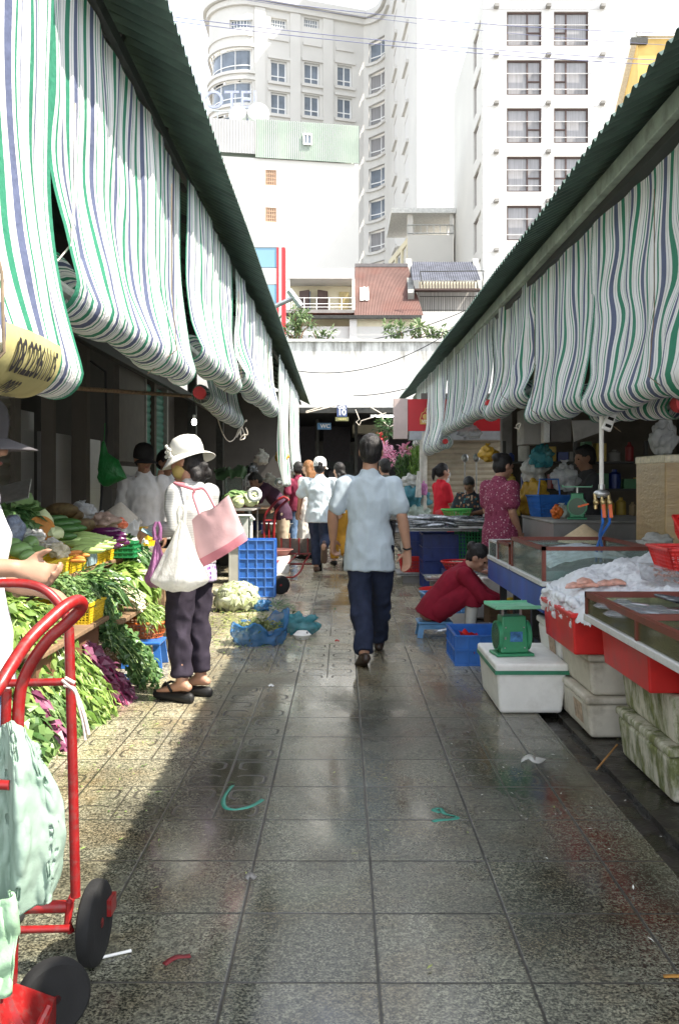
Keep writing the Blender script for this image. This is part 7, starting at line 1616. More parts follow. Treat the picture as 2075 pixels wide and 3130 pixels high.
class Fig:
    def __init__(s, label, loc, rz, H, J=None, skin_m=SK1, wide=1.0, look=(0,1,0), vox=.013, group=None, name='person', hands=None, foot=None, bare=False, hs=1.07):
        s.hk = H*hs
        s.t = thing(name, label, 'person', loc, rz, group); s.H = H; s.vox = vox; s.wd = wide
        D = dict(P=(0,0,.53), Wa=(0,0,.62), C=(0,.004,.72), N=(0,-.006,.835), Hc=(0,.012,.928))
        for sd, k in ((1,'r'),(-1,'l')):
            D.update({'S'+k:(sd*.102*wide,-.004,.792), 'E'+k:(sd*.14*wide,-.02,.635), 'W'+k:(sd*.145*wide,.02,.487), 'U'+k:(sd*.052,0,.515), 'K'+k:(sd*.056,.008,.285), 'A'+k:(sd*.058,-.008,.048)})
        s.J = {k: V(v)*H for k, v in D.items()}
        for k, v in (J or {}).items(): s.J[k] = V(v)
        J = s.J; h = H; s.side = (J['Sr']-J['Sl']).normalized(); up = (J['N']-J['P']).normalized(); s.fw = up.cross(s.side).normalized()
        s.lk = V(look).normalized(); s.skin = skin_m; s.foot = foot or {}
        s.hs = hands or {}
        mb = MB(); s.torso(mb, 0, 1.0); hd = s.hd = s.headframe()
        mb.loft([(J['N']-up*.03*h,.040*h,.038*h),(J['N']+(J['Hc']-J['N'])*.35,.034*h,.035*h),(J['Hc']-hd[2]*.02*h,.032*h,.034*h)], s.side, 14)
        M = Matrix((hd[0],hd[1],hd[2])).transposed()
        c = J['Hc']; h0 = h; h = s.hk; q = lambda x, y, z: c+M@V((x*h,y*h,z*h))
        mb.ell(q(0,-.004,.010), (.045*h,.056*h,.056*h), 20, 14, M); mb.ell(q(0,.012,-.026), (.035*h,.040*h,.040*h), 16, 12, M)
        mb.ell(q(0,.044,-.052), (.016*h,.013*h,.012*h), 10, 8, M)
        mb.loft([(q(0,.050,.012),.006*h,.006*h),(q(0,.058,-.004),.009*h,.009*h),(q(0,.060,-.015),.0125*h,.010*h)], V(hd[0]), 8)
        mb.ell(q(0,.050,.016), (.030*h,.010*h,.006*h), 10, 6, M); mb.ell(q(0,.047,-.034), (.016*h,.010*h,.008*h), 10, 6, M)
        for sd in (-1,1):
            mb.ell(q(sd*.046,-.004,-.004), (.006*h,.013*h,.019*h), 8, 8, M); mb.ell(q(sd*.026,.040,-.014), (.013*h,.012*h,.012*h), 8, 6, M)
        h = h0
        for k, sd in (('r',1),('l',-1)):
            S, E, Wv = J['S'+k], J['E'+k], J['W'+k]
            mb.ell(S-up*.006*h, .032*h, 14, 10); s.limb(mb, [S-up*.006*h, S.lerp(E,.5), E, E.lerp(Wv,.3), Wv], [.031,.029,.0245,.026,.0165])
            s.hand(mb, k, sd)
            U, K, A = J['U'+k], J['K'+k], J['A'+k]
            s.limb(mb, [U+(J['P']-U)*.4, U, U.lerp(K,.5), K, K.lerp(A,.32), A], [.056,.057,.049,.035,.037,.023])
            f = s.foot.get(k, (0,1,0)); f = V(f).normalized(); fs = f.cross(V((0,0,1))); fs = fs.normalized() if fs.length > .1 else s.side; u_ = fs.cross(f).normalized()
            mb.loft([(A-f*.030*h-u_*.022*h,.018*h,.016*h),(A-u_*.010*h+f*.01*h,.023*h,.026*h),(A+f*.05*h-u_*.022*h,.025*h,.017*h),(A+f*.10*h-u_*.030*h,.027*h,.011*h),(A+f*.125*h-u_*.034*h,.022*h,.008*h)], fs, 12)
        s.body = mb.build('body', skin_m, s.t, fix=False); remesh(s.body, vox, 2); h = s.hk
        q = lambda x, y, z: c+M@V((x*s.hk,y*s.hk,z*s.hk))
        mb = MB()
        for sd in (-1,1):
            MB().ell(q(sd*.0205,.0465,.004), (.0075*h,.005*h,.0045*h), 10, 6, M).build('eye', M_EYE, s.body)
        MB().ell(q(0,.0575,-.036), (.012*h,.004*h,.004*h), 10, 6, M).build('lips', M_LIP, s.body)
        s.M = M; s.q = q
    def headframe(s):
        f = s.lk; up = (s.J['Hc']-s.J['N']).normalized(); x = f.cross(V((0,0,1))); x = x.normalized() if x.length > .1 else s.side; u = x.cross(f).normalized(); return (x, f, u)
    def limb(s, mb, pts, rs, ease=0, flat=False): mb.loft([(p_, r*s.H+ease, r*s.H+ease) for p_, r in zip(pts, rs)], s.side, 14, flat)
    def torso(s, mb, ease, k, hem=None, flare=0, flat=False):
        J, h, w = s.J, s.H, s.wd; up = (J['N']-J['P']).normalized(); secs = []
        if hem is not None: secs.append((hem, (.098*w)*h+ease+flare, .070*h*w+ease+flare))
        else: secs.append((J['P']-up*.05*h, .080*h*w+ease, .06*h+ease))
        top = J['C'].lerp(J['N'],.62)
        secs += [(J['P'], .094*h*w+ease*1.3, .068*h*w+ease*1.3), (J['Wa'], .080*h*w+ease, .060*h*w+ease), (J['C'], .094*h*w+ease, .066*h*w+ease), (top, .092*h*w+ease*.6, .052*h+ease*.6), (J['C'].lerp(J['N'],.86), .064*h*w+ease*.5, .045*h+ease*.5), (J['N']-up*.004*h, .044*h+ease*.3, .040*h+ease*.3)]
        mb.loft(secs, s.side, 22, flat)
    def hand(s, mb, k, sd):
        J, h = s.J, s.H; Wv = J['W'+k]; d = (Wv-J['E'+k]).normalized(); o = s.hs.get(k, {})
        if 'dir' in o: d = V(o['dir']).normalized()
        pn = V(o.get('palm', (-sd,.0,0))); pn = (pn-d*pn.dot(d)); pn = pn.normalized() if pn.length > .05 else d.orthogonal().normalized()
        ac = d.cross(pn).normalized()*(1 if not o.get('flip') else -1); curl = o.get('curl', .5); L = .062*h
        # ac points to the thumb side
        if ac.dot(s.fw) < 0 and not o.get('noflip'): ac = -ac
        mb.loft([(Wv-d*.01*h,.016*h,.012*h),(Wv+d*.25*L,.020*h,.013*h),(Wv+d*.85*L,.0245*h,.012*h),(Wv+d*1.02*L,.022*h,.009*h)], ac, 12)
        for i, (off, ln) in enumerate(((.0175,.040),(.006,.046),(-.006,.043),(-.017,.034))):
            p0 = Wv+d*L*.92+ac*off*h; r = .0058*h; ps = [p0]; a = 0; dd = d
            for j, seg in enumerate((.46,.32,.26)):
                a += curl*(.55+.25*j)+.06*i; dd = d*cos(a)+pn*sin(a); ps.append(ps[-1]+dd*ln*h*seg*1.05)
            mb.loft([(p_, r*(1.08-.1*j), r*(1.08-.1*j)) for j, p_ in enumerate(ps)], ac, 8)
        p0 = Wv+d*L*.28+ac*.016*h; t1 = (d*.62+ac*.75+pn*.28).normalized(); p1 = p0+t1*.022*h; t2 = (d*.85+ac*.3+pn*(.35+.4*curl)).normalized()
        mb.loft([(p0-t1*.006*h,.0085*h,.0085*h),(p1,.0072*h,.0072*h),(p1+t2*.018*h,.0066*h,.0066*h),(p1+t2*.030*h,.005*h,.005*h)], pn, 8)
    def part(s, name, mb, m, vox=None, wr=None, sm=2, parent=None):
        o = mb.build(name, m, parent or s.t); remesh(o, vox or s.vox, sm, wr); return o
    def top(s, m, sleeve=.95, hem=.06, ease=.014, flare=.004, name='shirt', wr=.006, loose=1.0, seed=0, collar=True, sl_ease=None, wf=11):
        J, h = s.J, s.H; up = (J['N']-J['P']).normalized(); dn = (J['Ul']+J['Ur'])*.5-J['P']
        hp = s.hem if hasattr(s, 'hem') and s.hem is not None else J['P']-V((0,0,hem*h))
        mb = MB(); s.torso(mb, ease, 1, hp, flare, True); se = sl_ease if sl_ease is not None else ease*.8
        for k in 'rl':
            S, E, Wv = J['S'+k]-up*.002*h, J['E'+k], J['W'+k]; inn = J['C'].lerp(J['N'],.5).lerp(S,.55)
            if sleeve <= .5:
                e = S.lerp(E, sleeve*2); pts = [S, S.lerp(e,.5), e]; rs = [.038,.036,.034]; es = [.7,.9,1.1]
            else:
                e = E.lerp(Wv, (sleeve-.5)*2); pts = [S, S.lerp(E,.5), E, E.lerp(e,.5), e]; rs = [.037,.033,.028,.026,.021]; es = [.7,.8,.9,.8,.6]
            mb.ell(S, .0385*h+se*.7, 16, 12); mb.ell(S.lerp(inn,.5), (.036*h+se*.5,)*3, 14, 10)
            mb.loft([(p_, r*h+se*x, r*h+se*x) for p_, r, x in zip(pts, rs, es)], s.side, 16, False)
        if collar:
            c = J['N']; a = (J['Hc']-J['N']).normalized(); mb.loft([(c-a*.02*h,.052*h,.046*h),(c+a*.012*h,.041*h,.041*h),(c+a*.022*h,.040*h,.040*h)], s.side, 16, True)
        o = s.part(name, mb, m, None, None, 2); wrinkle(o.data, wr, wf, seed, (1,1,.65)); return o
    def bottom(s, m, ln=.96, ease=.012, name='trousers', wr=.005, seed=1, taper=.6, wf=13, waist=True):
        J, h = s.J, s.H; mb = MB(); up = (J['Wa']-J['P']).normalized()
        mb.loft([(J['P'].lerp((J['Ur']+J['Ul'])*.5,1.6),.088*h+ease,.062*h+ease),(J['P']-up*.01*h,.088*h*s.wd+ease*.8,.064*h*s.wd+ease*.8),(J['P'].lerp(J['Wa'],.3),.086*h*s.wd+ease*.4,.062*h*s.wd+ease*.4)], s.side, 20, True)
        for k in 'rl':
            U, K, A = J['U'+k], J['K'+k], J['A'+k]; e = K.lerp(A, (ln-.5)*2) if ln > .5 else U.lerp(K, ln*2)
            pts = [U+(J['P']-U)*.5, U, U.lerp(K,.5), K, K.lerp(e,.45), e]; rs = [.054,.054,.050,.0425,.039,.023+.012*taper]
            mb.loft([(p_, r*h+ease*(1 if i < 3 else taper+.2), r*h+ease*(1 if i < 3 else taper+.2)) for i, (p_, r) in enumerate(zip(pts, rs))], s.side, 16, True)
        o = s.part(name, mb, m); wrinkle(o.data, wr, wf, seed, (1,1,.8)); return o
    def shoes(s, m, sole=0.0, name='shoe'):
        h = s.H
        for k in 'rl':
            A = s.J['A'+k]; f = V(s.foot.get(k, (0,1,0))).normalized(); fs = f.cross(V((0,0,1))); fs = fs.normalized() if fs.length > .1 else s.side; u_ = fs.cross(f).normalized(); mb = MB()
            mb.loft([(A-f*.038*h-u_*.024*h,.021*h,.021*h),(A-u_*.016*h+f*.005*h,.027*h,.030*h),(A+f*.05*h-u_*.024*h,.029*h,.021*h),(A+f*.105*h-u_*.031*h,.031*h,.015*h),(A+f*.135*h-u_*.036*h,.025*h,.011*h)], fs, 14)
            s.part(name, mb, m, min(s.vox, .010))
    def hair(s, m, style='short', extra=None, cut=-.02):
        mb = MB(); q, M, h = s.q, s.M, s.hk
        mb.ell(q(0,-.012,.018), (.0495*h,.057*h,.058*h), 22, 16, M)
        mb.ell(q(0,-.022,-.008), (.046*h,.046*h,.048*h), 16, 12, M)
        if style == 'short': mb.ell(q(0,.012,.050), (.036*h,.040*h,.022*h), 14, 10, M)
        if style in ('bun',): mb.ell(q(0,-.062,.030), (.030*h,.028*h,.028*h), 14, 10, M)
        if style == 'pony': mb.loft([(q(0,-.055,.03),.014*h,.014*h),(q(0,-.085,.0),.018*h,.018*h),(q(0,-.08,-.06),.014*h,.014*h),(q(0,-.07,-.09),.005*h,.005*h)], V(s.hd[0]), 12)
        if style == 'low': 
            for i in range(7): mb.ell(q(.028*sin(i*2.1),-.052-.012*cos(i*1.7),-.035-.011*i*.6), (.022*h,.022*h,.022*h), 10, 8, M, 0, .2, 5, i)
        if style == 'long':
            for x in (-.03,-.01,.012,.032): mb.loft([(q(x,-.03,.02),.022*h,.026*h),(q(x*1.25,-.046,-.05),.022*h,.024*h),(q(x*1.35,-.045,-.11),.018*h,.02*h),(q(x*1.2,-.04,-.15),.008*h,.01*h)], V(s.hd[0]), 12)
        o = s.part('hair', mb, m, min(s.vox, .011)); wrinkle(o.data, .004, 40, 3, (1,1,.3)); return o
    def cap(s, m, brim=True, back=False, name='cap', tilt=0):
        mb = MB(); q, M, h = s.q, s.M, s.hk
        mb.lathe([(.0545*h,-.004*h),(.055*h,.010*h),(.0535*h,.035*h),(.046*h,.058*h),(.030*h,.072*h),(.010*h,.078*h),(.001,.078*h)], q(0,-.003,.008), 26, M, 0, 1, 1.17)
        o = mb.build(name, m, s.t)
        if brim:
            b = MB(); sg = -1 if back else 1
            def f(u, w): a = (u-.5)*2.3; r = .0525+.052*w*max(.0,cos(a*1.25))**.7; return q(r*sin(a)*.95, sg*(r*cos(a)*1.16)-.003, .012-.012*w-.018*(u-.5)**2*4)
            b.grid(24, 8, f); k = b.build('brim', m, o); k.modifiers.new('t','SOLIDIFY').thickness = .004
        return o
fg = 'people far down the alley'
# man in the pale blue shirt
m1 = Fig('man in a pale blue short sleeved shirt and navy trousers walking away', (.215,7.02,0), .0, 1.645, dict(
    Ul=(-.08,0,.85), Kl=(-.068,-.03,.47), Al=(-.045,-.27,.095), Ur=(.08,0,.85), Kr=(.095,.15,.47), Ar=(.085,.38,.085),
    El=(-.27,.0,1.09), Wl=(-.27,.12,.885), Er=(.235,-.06,1.075), Wr=(.28,-.03,.815), Sl=(-.172,0,1.30), Sr=(.172,0,1.29), Hc=(.012,.012,1.545)),
    SK1, 1.06, (.06,1,-.06), .0095, hands={'r': dict(palm=(-.4,-.8,.0), curl=.42, dir=(-.05,.05,-1)), 'l': dict(palm=(.8,-.3,0), curl=.75)}, foot={'l': (-.14,.9,-.30), 'r': (.05,1,.1)}, hs=1.08)
m1.top(cloth('pale_blue_linen', (.42,.485,.53), .06), .40, .125, .012, .006, 'shirt', .0115, seed=2, sl_ease=.016, wf=9)
m1.bottom(cloth('navy_cotton', (.020,.026,.050), .25), .985, .011, 'trousers', .013, 4, .8, 9)
m1.shoes(mat('dark_leather', (.035,.022,.016), .4, 0, .3, 20, .1)); m1.hair(H_BLK)
q = MB(); a = m1.J['Wr']; q.tube([a+V((cos(t_*pi/8)*.030, sin(t_*pi/8)*.030, .012+.004*sin(t_))) for t_ in range(16)], .007, 6, True); q.build('bracelet', M_BLACK, m1.t)
# woman in the white hat
HW = 1.53; hwz = radians(62)
m2 = Fig('woman in a white flowered sun hat and grey cardigan buying vegetables', (-.905,5.80,.035), hwz, HW, dict(
    El=(-.235,-.05,1.01), Wl=(-.16,.20,.985), Er=(.20,.02,1.0), Wr=(.10,.22,1.0), Hc=(-.0,.045,1.415), N=(0,.0,1.27),
    Kl=(-.105,.02,.44), Al=(-.12,-.02,.085), Kr=(.075,.015,.44), Ar=(.07,-.015,.085)),
    SK1, 1.06, (-.12,1,-.22), .0095, hands={'l': dict(palm=(.5,0,-.5), curl=.8), 'r': dict(palm=(-1,0,-.3), curl=.8)}, foot={'l': (.05,1,-.10), 'r': (-.05,1,-.10)})
m2.top(striped_cloth('grey_ribbed_knit', (.42,.42,.40), (.35,.35,.34), 70), .93, .015, .012, .006, 'cardigan', .007, seed=5, sl_ease=.012)
m2.bottom(cloth('black_purple_trousers', (.030,.024,.036), .25), .95, .012, 'trousers', .012, 6, .7, 10)
m2.hair(H_BLK, 'low')
mb = MB(); q, M = m2.q, m2.M
mb.ell(q(0,.020,-.030), (.043*HW,.046*HW,.040*HW), 18, 12, M); m2.part('face_mask', mb, cloth('tan_mask_cloth', (.42,.32,.12), .15), .009)
hat = MB(); cr_ = [(.150,-.030),(.128,.0),(.100,.018),(.078,.022)]
def brimf(u, w):
    a = 2*pi*u; r = .064+.038*w+.004*sin(3*a+1)*w; return q(r*sin(a)*.95, r*cos(a)*1.02-.008, .020-.026*w**1.4+.006*sin(2*a+.6)*w-.010*w*cos(a))
hat.grid(60, 12, brimf)
hat.lathe([(.068*HW,.021*HW),(.067*HW,.050*HW),(.061*HW,.076*HW),(.046*HW,.094*HW),(.022*HW,.102*HW),(.001,.103*HW)], q(0,-.010,.0), 40, M, 0, .95, 1.02, True)
M_HAT = cloth('white_hat_cloth', (.66,.65,.60), .04); ho_ = hat.build('sun_hat', M_HAT, m2.t, ang=60); ho_.modifiers.new('t','SOLIDIFY').thickness = .004
mb = MB()
for i in range(14):
    a = i*2.4; r = .004+.0026*i; mb.ell(q(-.055+.5*r*cos(a), .036+.6*r*cos(a), .034+r*sin(a)*.9), (.006*HW,.008*HW,.0075*HW), 8, 6, M)
mb.build('hat_flower', M_HAT, ho_)
# floral blouse hem under the cardigan
mb = MB(); P_ = m2.J['P']
mb.loft([(P_-V((0,0,.13)),.170,.130),(P_-V((0,0,.06)),.163,.124),(P_+V((0,0,.02)),.152,.114)], m2.side, 26, True); o = m2.part('blouse_hem', mb, floral('purple_floral', (.42,.36,.48), [(.14,.05,.20),(.55,.50,.58),(.25,.10,.30)], 40), .011); wrinkle(o.data, .012, 12, 4, (1,1,.3))
for k in 'lr':
    A = m2.J['A'+k]; f = V((.05 if k == 'l' else -.05,1,0)).normalized(); s_ = f.cross(V((0,0,1))); mb = MB(); secs = []
    for j, (y, w_) in enumerate(((-.062,.026),(-.045,.034),(.0,.036),(.06,.038),(.13,.046),(.18,.043),(.205,.026))):
        secs.append((A+f*y+V((0,0,-.085-.035+.028)), w_, .028+.006*(y < .03)))
    mb.loft(secs, s_, 14); mb.build('sandal_sole', mat('black_sandal', (.012,.012,.012), .6, 0, .2, 10, .05), m2.t)
    t0_ = A+f*.165+V((0,0,-.052)); mb = MB()
    for sg in (-1,1): mb.tube(smooth_path([t0_+V((0,0,-.01)), A+f*.11+s_*sg*.025+V((0,0,-.012)), A+f*.05+s_*sg*.042+V((0,0,-.055))],5), .008, 8)
    mb.build('sandal_strap', MATS['black_sandal'], m2.t)
# bags she carries
M_PINK = mat('pale_pink_leather', (.62,.38,.38), .45, 0, .08, 3, .2, 60, .4, .2, (.5,.27,.28), 3); M_PINKD = mat('rose_leather', (.50,.17,.20), .45, 0, .1, 4, .2, 60)
tbg = thing('tote_bag', 'pale pink tote bag with a rose base hanging from the hat woman shoulder', 'bag', (-.69,5.56,1.0))
mb = MB()
def tote(front):
    def f(u, w):
        a = W(587+20*w,1590+148*w,5.52).lerp(W(700+57*w,1518+130*w,5.46), u); bul = .052*sin(pi*u)**.6*(.35+.65*w)
        return a-V(tbg.location)+V((.35,-.9,0)).normalized()*(bul if front else -bul)+V((0,0,.010*sin(u*8)*(1-w)))+V((0,.007*noise.noise(V((u*4,w*4,3+front))),0))
    return f
mb.grid(24, 20, tote(True)); mb.grid(24, 20, tote(False), flip=True); mb.build('bag_body', M_PINK, tbg, ang=70)
mb = MB(); 
for fr in (True, False):
    f = tote(fr); mb.grid(24, 4, lambda u, w: f(u,.82+.185*w)+V((.35,-.9,0)).normalized()*(.003 if fr else -.003), flip=not fr)
mb.build('base_band', M_PINKD, tbg, ang=70)
sh = m2.t.matrix_basis@(m2.J['Sl']+V((.03,0,.05))); mb = MB()
for (a, b) in ((614,1568),(660,1540)): 
    p_ = smooth_path([W(a,b+14,5.50), W(a-8,b-40,5.52).lerp(sh,.25), W(610,1500,5.52).lerp(sh,.3), sh+V((-.02,-.045,.015)), sh+V((.02,.05,.01))],6); mb.tube([v-V(tbg.location) for v in p_], .008, 8)
mb.build('strap', M_PINKD, tbg)
def carrier(label, top, botL, botR, zb, th, m, Y, seed, fold=.012):
    t_ = thing('carrier_bag', label, 'bag', top[:]); mb = MB()
    def f(u, w):
        a = 2*pi*u; k = w**.55 if w < .72 else .72**.55+(w-.72)*.18; wd = (botR-botL)*.5; cx_ = (botL+botR)*.5
        r = (.10+1.0*min(1,w*1.22)**1.15) if w < .82 else 1.1*(1-((w-.82)/.18)**2*.55)
        fl = 1+.13*(1-w)*sin(9*a+seed)+.04*sin(17*a+seed*2)*(1-w*.6)+.07*noise.noise(V((cos(a)*3,sin(a)*3,w*3+seed)))
        c = V((top.x+(cx_-top.x)*w, top.y, top.z+(zb-top.z)*(w**.95)))
        return c-top+V((wd*r*cos(a)*fl, th*r*sin(a)*fl, .004*sin(5*a+seed)*w))
    mb.grid(64, 30, f); o = mb.build('bag', m, t_, ang=180); wrinkle(o.data, fold*.6, 10, seed, (1,1,.35))
    mb = MB()
    for sg in (-1,1): mb.tube([V((sg*.012,0,-.02)), V((sg*.02,-.01,.05)), V((sg*.006,-.0,.085))], [.016,.010,.010], 8)
    mb.build('handle', m, t_); return t_
carrier('full white plastic carrier bag hanging from the hat woman arm', W(556,1590,5.48), W(470,1790,5.48).x, W(630,1790,5.48).x, W(550,1806,5.48).z, .12, plastic('bright_white_plastic', (.80,.80,.76), .62), 5.48, 2)
carrier('translucent purple carrier bag hanging from the hat woman hand', W(482,1640,5.55), W(446,1780,5.55).x, W(512,1780,5.55).x, W(480,1795,5.55).z, .10, M_PPURP, 5.55, 5, .006)
o = MB().obox(W(462,1632,5.66), (.12,.06,.003), (.3,.5,.2)).build('banknote', mat('blue_banknote', (.20,.32,.34), .7, 0, .3, 40), smooth=False); tag(o, 'folded blue banknotes in the hat woman hand', 'money')
# squatting woman in red
M_CRIM = cloth('crimson_cloth', (.23,.012,.028), .12)
m3 = Fig('woman in crimson squatting on a low stool cleaning fish', (.80,8.12,0), radians(-97), 1.50, dict(
    P=(0,.0,.245), Wa=(0,.085,.36), C=(0,.185,.475), N=(0,.275,.585), Hc=(0,.375,.675), Sr=(.155,.255,.545), Sl=(-.155,.255,.545),
    Ur=(.09,.03,.225), Ul=(-.09,.03,.225), Kr=(.135,.335,.43), Kl=(-.13,.335,.43), Ar=(.14,.30,.085), Al=(-.13,.30,.085),
    Er=(.20,.41,.36), Wr=(.13,.60,.285), El=(-.20,.42,.36), Wl=(-.10,.60,.285)), SK1, 1.05, (.25,.75,-.55), .010,
    hands={'r': dict(palm=(-.5,0,-.8), curl=.8), 'l': dict(palm=(.5,0,-.8), curl=.8)})
m3.hem = V((0,-.035,.17)); m3.top(M_CRIM, .93, .05, .020, .010, 'blouse', .006, seed=7)
m3.bottom(M_CRIM, .72, .020, 'trousers', .006, 8, 1.0); m3.hair(H_BLK, 'bun')
for k in 'rl':
    K, A = m3.J['K'+k], m3.J['A'+k]; mb = MB(); mb.loft([(A+V((0,-.03,-.075)),.035,.02),(A+V((0,.0,-.055)),.045,.04),(A+V((0,.10,-.07)),.045,.024),(A+V((0,.18,-.075)),.03,.014)], m3.side, 14)
    mb.loft([(A+V((0,-.005,-.06)),.045,.045),(A.lerp(K,.3),.05,.05),(A.lerp(K,.68),.062,.062)], m3.side, 16, True); m3.part('rubber_boot', mb, mat('grey_rubber_boot', (.50,.49,.44), .45, 0, .12, 8, .1, 40, .5, .4, (.25,.23,.2), 8), .011)
q = MB(); q.ell((0,0,0), (.05,.03,.028)); o = q.build('scrub_sponge', mat('yellow_sponge', (.60,.42,.03), .9, 0, .1, 20, .3)); o.location = (1.42,7.92,.33); tag(o, 'yellow sponge in the squatting woman hand', 'sponge')
mb = MB(); mb.tube([m3.q(-.035,-.03,.058), m3.q(-.052,-.012,.028)], .006, 6); mb.build('hair_clip', M_STEEL, m3.t)
# vendor at the left edge
m4 = Fig('vendor in a grey cap and white shirt leaning in at the left edge', (-1.165,2.92,0), radians(-86), 1.60, dict(
    Er=(.22,-.10,1.08), Wr=(.17,.21,1.068), El=(-.18,-.05,1.04), Wl=(-.05,.20,.985), Hc=(0,.03,1.455)), skin('sunlit_skin', (.33,.19,.125)), 1.1, (0,1,-.18), .0085,
    hands={'r': dict(palm=(.85,0,.45), curl=.75, dir=(.05,1,-.22)), 'l': dict(palm=(.2,0,-.9), curl=.45, dir=(.3,1,-.25))}, bare=False)
m4.top(cloth('white_cotton', (.58,.57,.57), .04), .33, .10, .02, .015, 'shirt', .006, seed=9); m4.bottom(cloth('blue_denim', (.10,.16,.26), .25), .96, .014, 'jeans', .005, 10, .9); m4.shoes(M_RUBBER); m4.hair(H_BLK); m4.cap(cloth('grey_cap_cloth', (.085,.08,.085), .1))
# boy and helpers on the left
m5 = Fig('boy in a dark cap and grey long sleeved shirt behind the vegetables', (-1.86,9.0,0), radians(188), 1.66, dict(Er=(.21,.0,1.06), Wr=(.19,.10,.83), El=(-.215,0,1.06), Wl=(-.20,.06,.83)), SK2, .98, (-.30,.9,-.22), .012)
m5.top(cloth('grey_cotton_shirt', (.50,.49,.48), .08), .95, .085, .022, .012, 'shirt', .010, seed=11); m5.bottom(cloth('black_trousers', (.02,.02,.024), .2), .97, .014); m5.shoes(M_RUBBER); m5.hair(H_BLK); m5.cap(cloth('black_cap_cloth', (.022,.02,.02), .2))
m6 = Fig('young man in a light shirt standing behind the boy in the cap', (-1.79,9.75,0), radians(205), 1.64, None, SK2, 1.0, (-.45,.8,-.35), .014)
m6.top(cloth('light_grey_shirt', (.56,.56,.54), .06), .92, .08, .02, .012, 'shirt', .009, seed=12); m6.bottom(MATS['black_trousers'], .97, .014); m6.shoes(M_RUBBER); m6.hair(H_BLK)
m7 = Fig('woman in a purple patterned blouse half hidden behind the sun hat', (-1.50,9.2,0), radians(120), 1.52, dict(Er=(.20,.12,1.10), Wr=(.10,.20,1.33)), SK1, 1.0, (0,1,-.1), .014)
m7.top(floral('purple_pattern', (.08,.03,.12), [(.25,.10,.32),(.5,.42,.55)], 30), .45, .09, .02, .012, 'blouse', .006, seed=13); m7.bottom(MATS['black_trousers'], .95); m7.shoes(M_RUBBER); m7.hair(H_BLK, 'low')
# walkers further away
m8 = Fig('man in a white cap and pale shirt walking away past the low hand truck', (-.30,13.9,0), radians(-6), 1.66, dict(Ur=(.085,0,.86), Kr=(.09,.02,.50), Ar=(.11,-.42,.40), Kl=(-.07,.12,.48), Al=(-.06,.05,.075), El=(-.29,.06,1.12), Wl=(-.32,.12,.90), Er=(.26,.05,1.12), Wr=(.22,.2,1.0)), SK1, 1.1, (0,1,-.05), .015, foot={'r': (0,-.15,-1)})
m8.top(cloth('pale_white_shirt', (.56,.63,.68), .06), .45, .09, .03, .015, 'shirt', .012, seed=14); m8.bottom(cloth('dark_jeans', (.03,.04,.075), .25), .97, .016); m8.shoes(mat('brown_leather', (.10,.055,.035), .5, 0, .2, 10)); m8.hair(H_BLK); m8.cap(cloth('white_cap_cloth', (.78,.78,.76), .03), True)
m9 = Fig('woman with dark wavy hair and mustard trousers beside the white cap man', (-.02,15.0,0), radians(10), 1.62, dict(Kl=(-.06,.08,.46), Al=(-.06,.05,.075), Kr=(.06,.0,.46), Ar=(.06,-.25,.16)), SK3, .95, (-.4,1,-.1), .016, foot={'r': (0,.5,-.8)})
m9.top(cloth('white_blouse', (.70,.68,.64), .05), .35, .02, .015, .01, 'blouse', .008, seed=15); m9.bottom(cloth('mustard_cotton', (.42,.22,.03), .1), .96, .02); m9.shoes(M_RUBBER); m9.hair(H_BLK, 'low')
m10 = Fig('woman with long auburn hair in a white dress turning to the left', (-.54,16.2,0), radians(50), 1.68, None, SK3, .95, (.0,1,-.05), .016)
m10.top(cloth('white_dress', (.74,.72,.67), .04), .2, .40, .02, .06, 'dress', .01, seed=16, collar=False); m10.shoes(M_RUBBER); m10.hair(H_BRN, 'long')
m11 = Fig('person in a maroon top and jeans by the tall pale awning', (-.76,17.2,0), radians(20), 1.68, None, SK2, 1.0, (0,1,0), .018)
m11.top(cloth('maroon_cotton', (.20,.03,.06), .1), .4, .06, .018, .01, 'shirt', .008, seed=17); m11.bottom(MATS['blue_denim'], .96); m11.shoes(M_RUBBER); m11.hair(H_BLK)
m12 = Fig('vendor in a dark purple top bending over the far left stall', (-.88,14.7,0), radians(100), 1.60, dict(Wa=(0,.05,.97), C=(0,.17,1.12), N=(0,.32,1.26), Hc=(0,.43,1.34), Sr=(.16,.29,1.22), Sl=(-.16,.29,1.22), Er=(.2,.42,1.0), Wr=(.15,.6,.92), El=(-.2,.42,1.0), Wl=(-.15,.6,.92)), SK2, 1.0, (0,.8,-.6), .016)
m12.top(cloth('dark_purple_cotton', (.055,.025,.045), .15), .4, .07, .018, .01, 'shirt', .008, seed=18); m12.bottom(cloth('tan_trousers', (.45,.37,.27), .1), .96); m12.shoes(M_RUBBER); m12.hair(H_BLK)
m13 = Fig('person squatting in a pale conical hat far along the left side', (-1.0,20.6,0), radians(120), 1.55, dict(
    P=(0,.0,.26), Wa=(0,.06,.37), C=(0,.14,.49), N=(0,.22,.60), Hc=(0,.30,.70), Sr=(.155,.20,.56), Sl=(-.155,.20,.56), Ur=(.09,.03,.24), Ul=(-.09,.03,.24), Kr=(.15,.34,.46), Kl=(-.15,.34,.46), Ar=(.14,.25,.075), Al=(-.14,.25,.075), Er=(.2,.36,.36), Wr=(.1,.52,.28), El=(-.2,.36,.36), Wl=(-.1,.52,.28)), SK1, 1.1, (0,.85,-.5), .018)
m13.hem = V((0,-.03,.19)); m13.top(cloth('pale_lilac_cotton', (.55,.52,.56), .06), .93, .05, .03, .012, 'blouse', .01, seed=19); m13.bottom(cloth('grey_trousers', (.16,.15,.16), .1), .95, .02); m13.shoes(M_RUBBER); m13.hair(H_BLK)
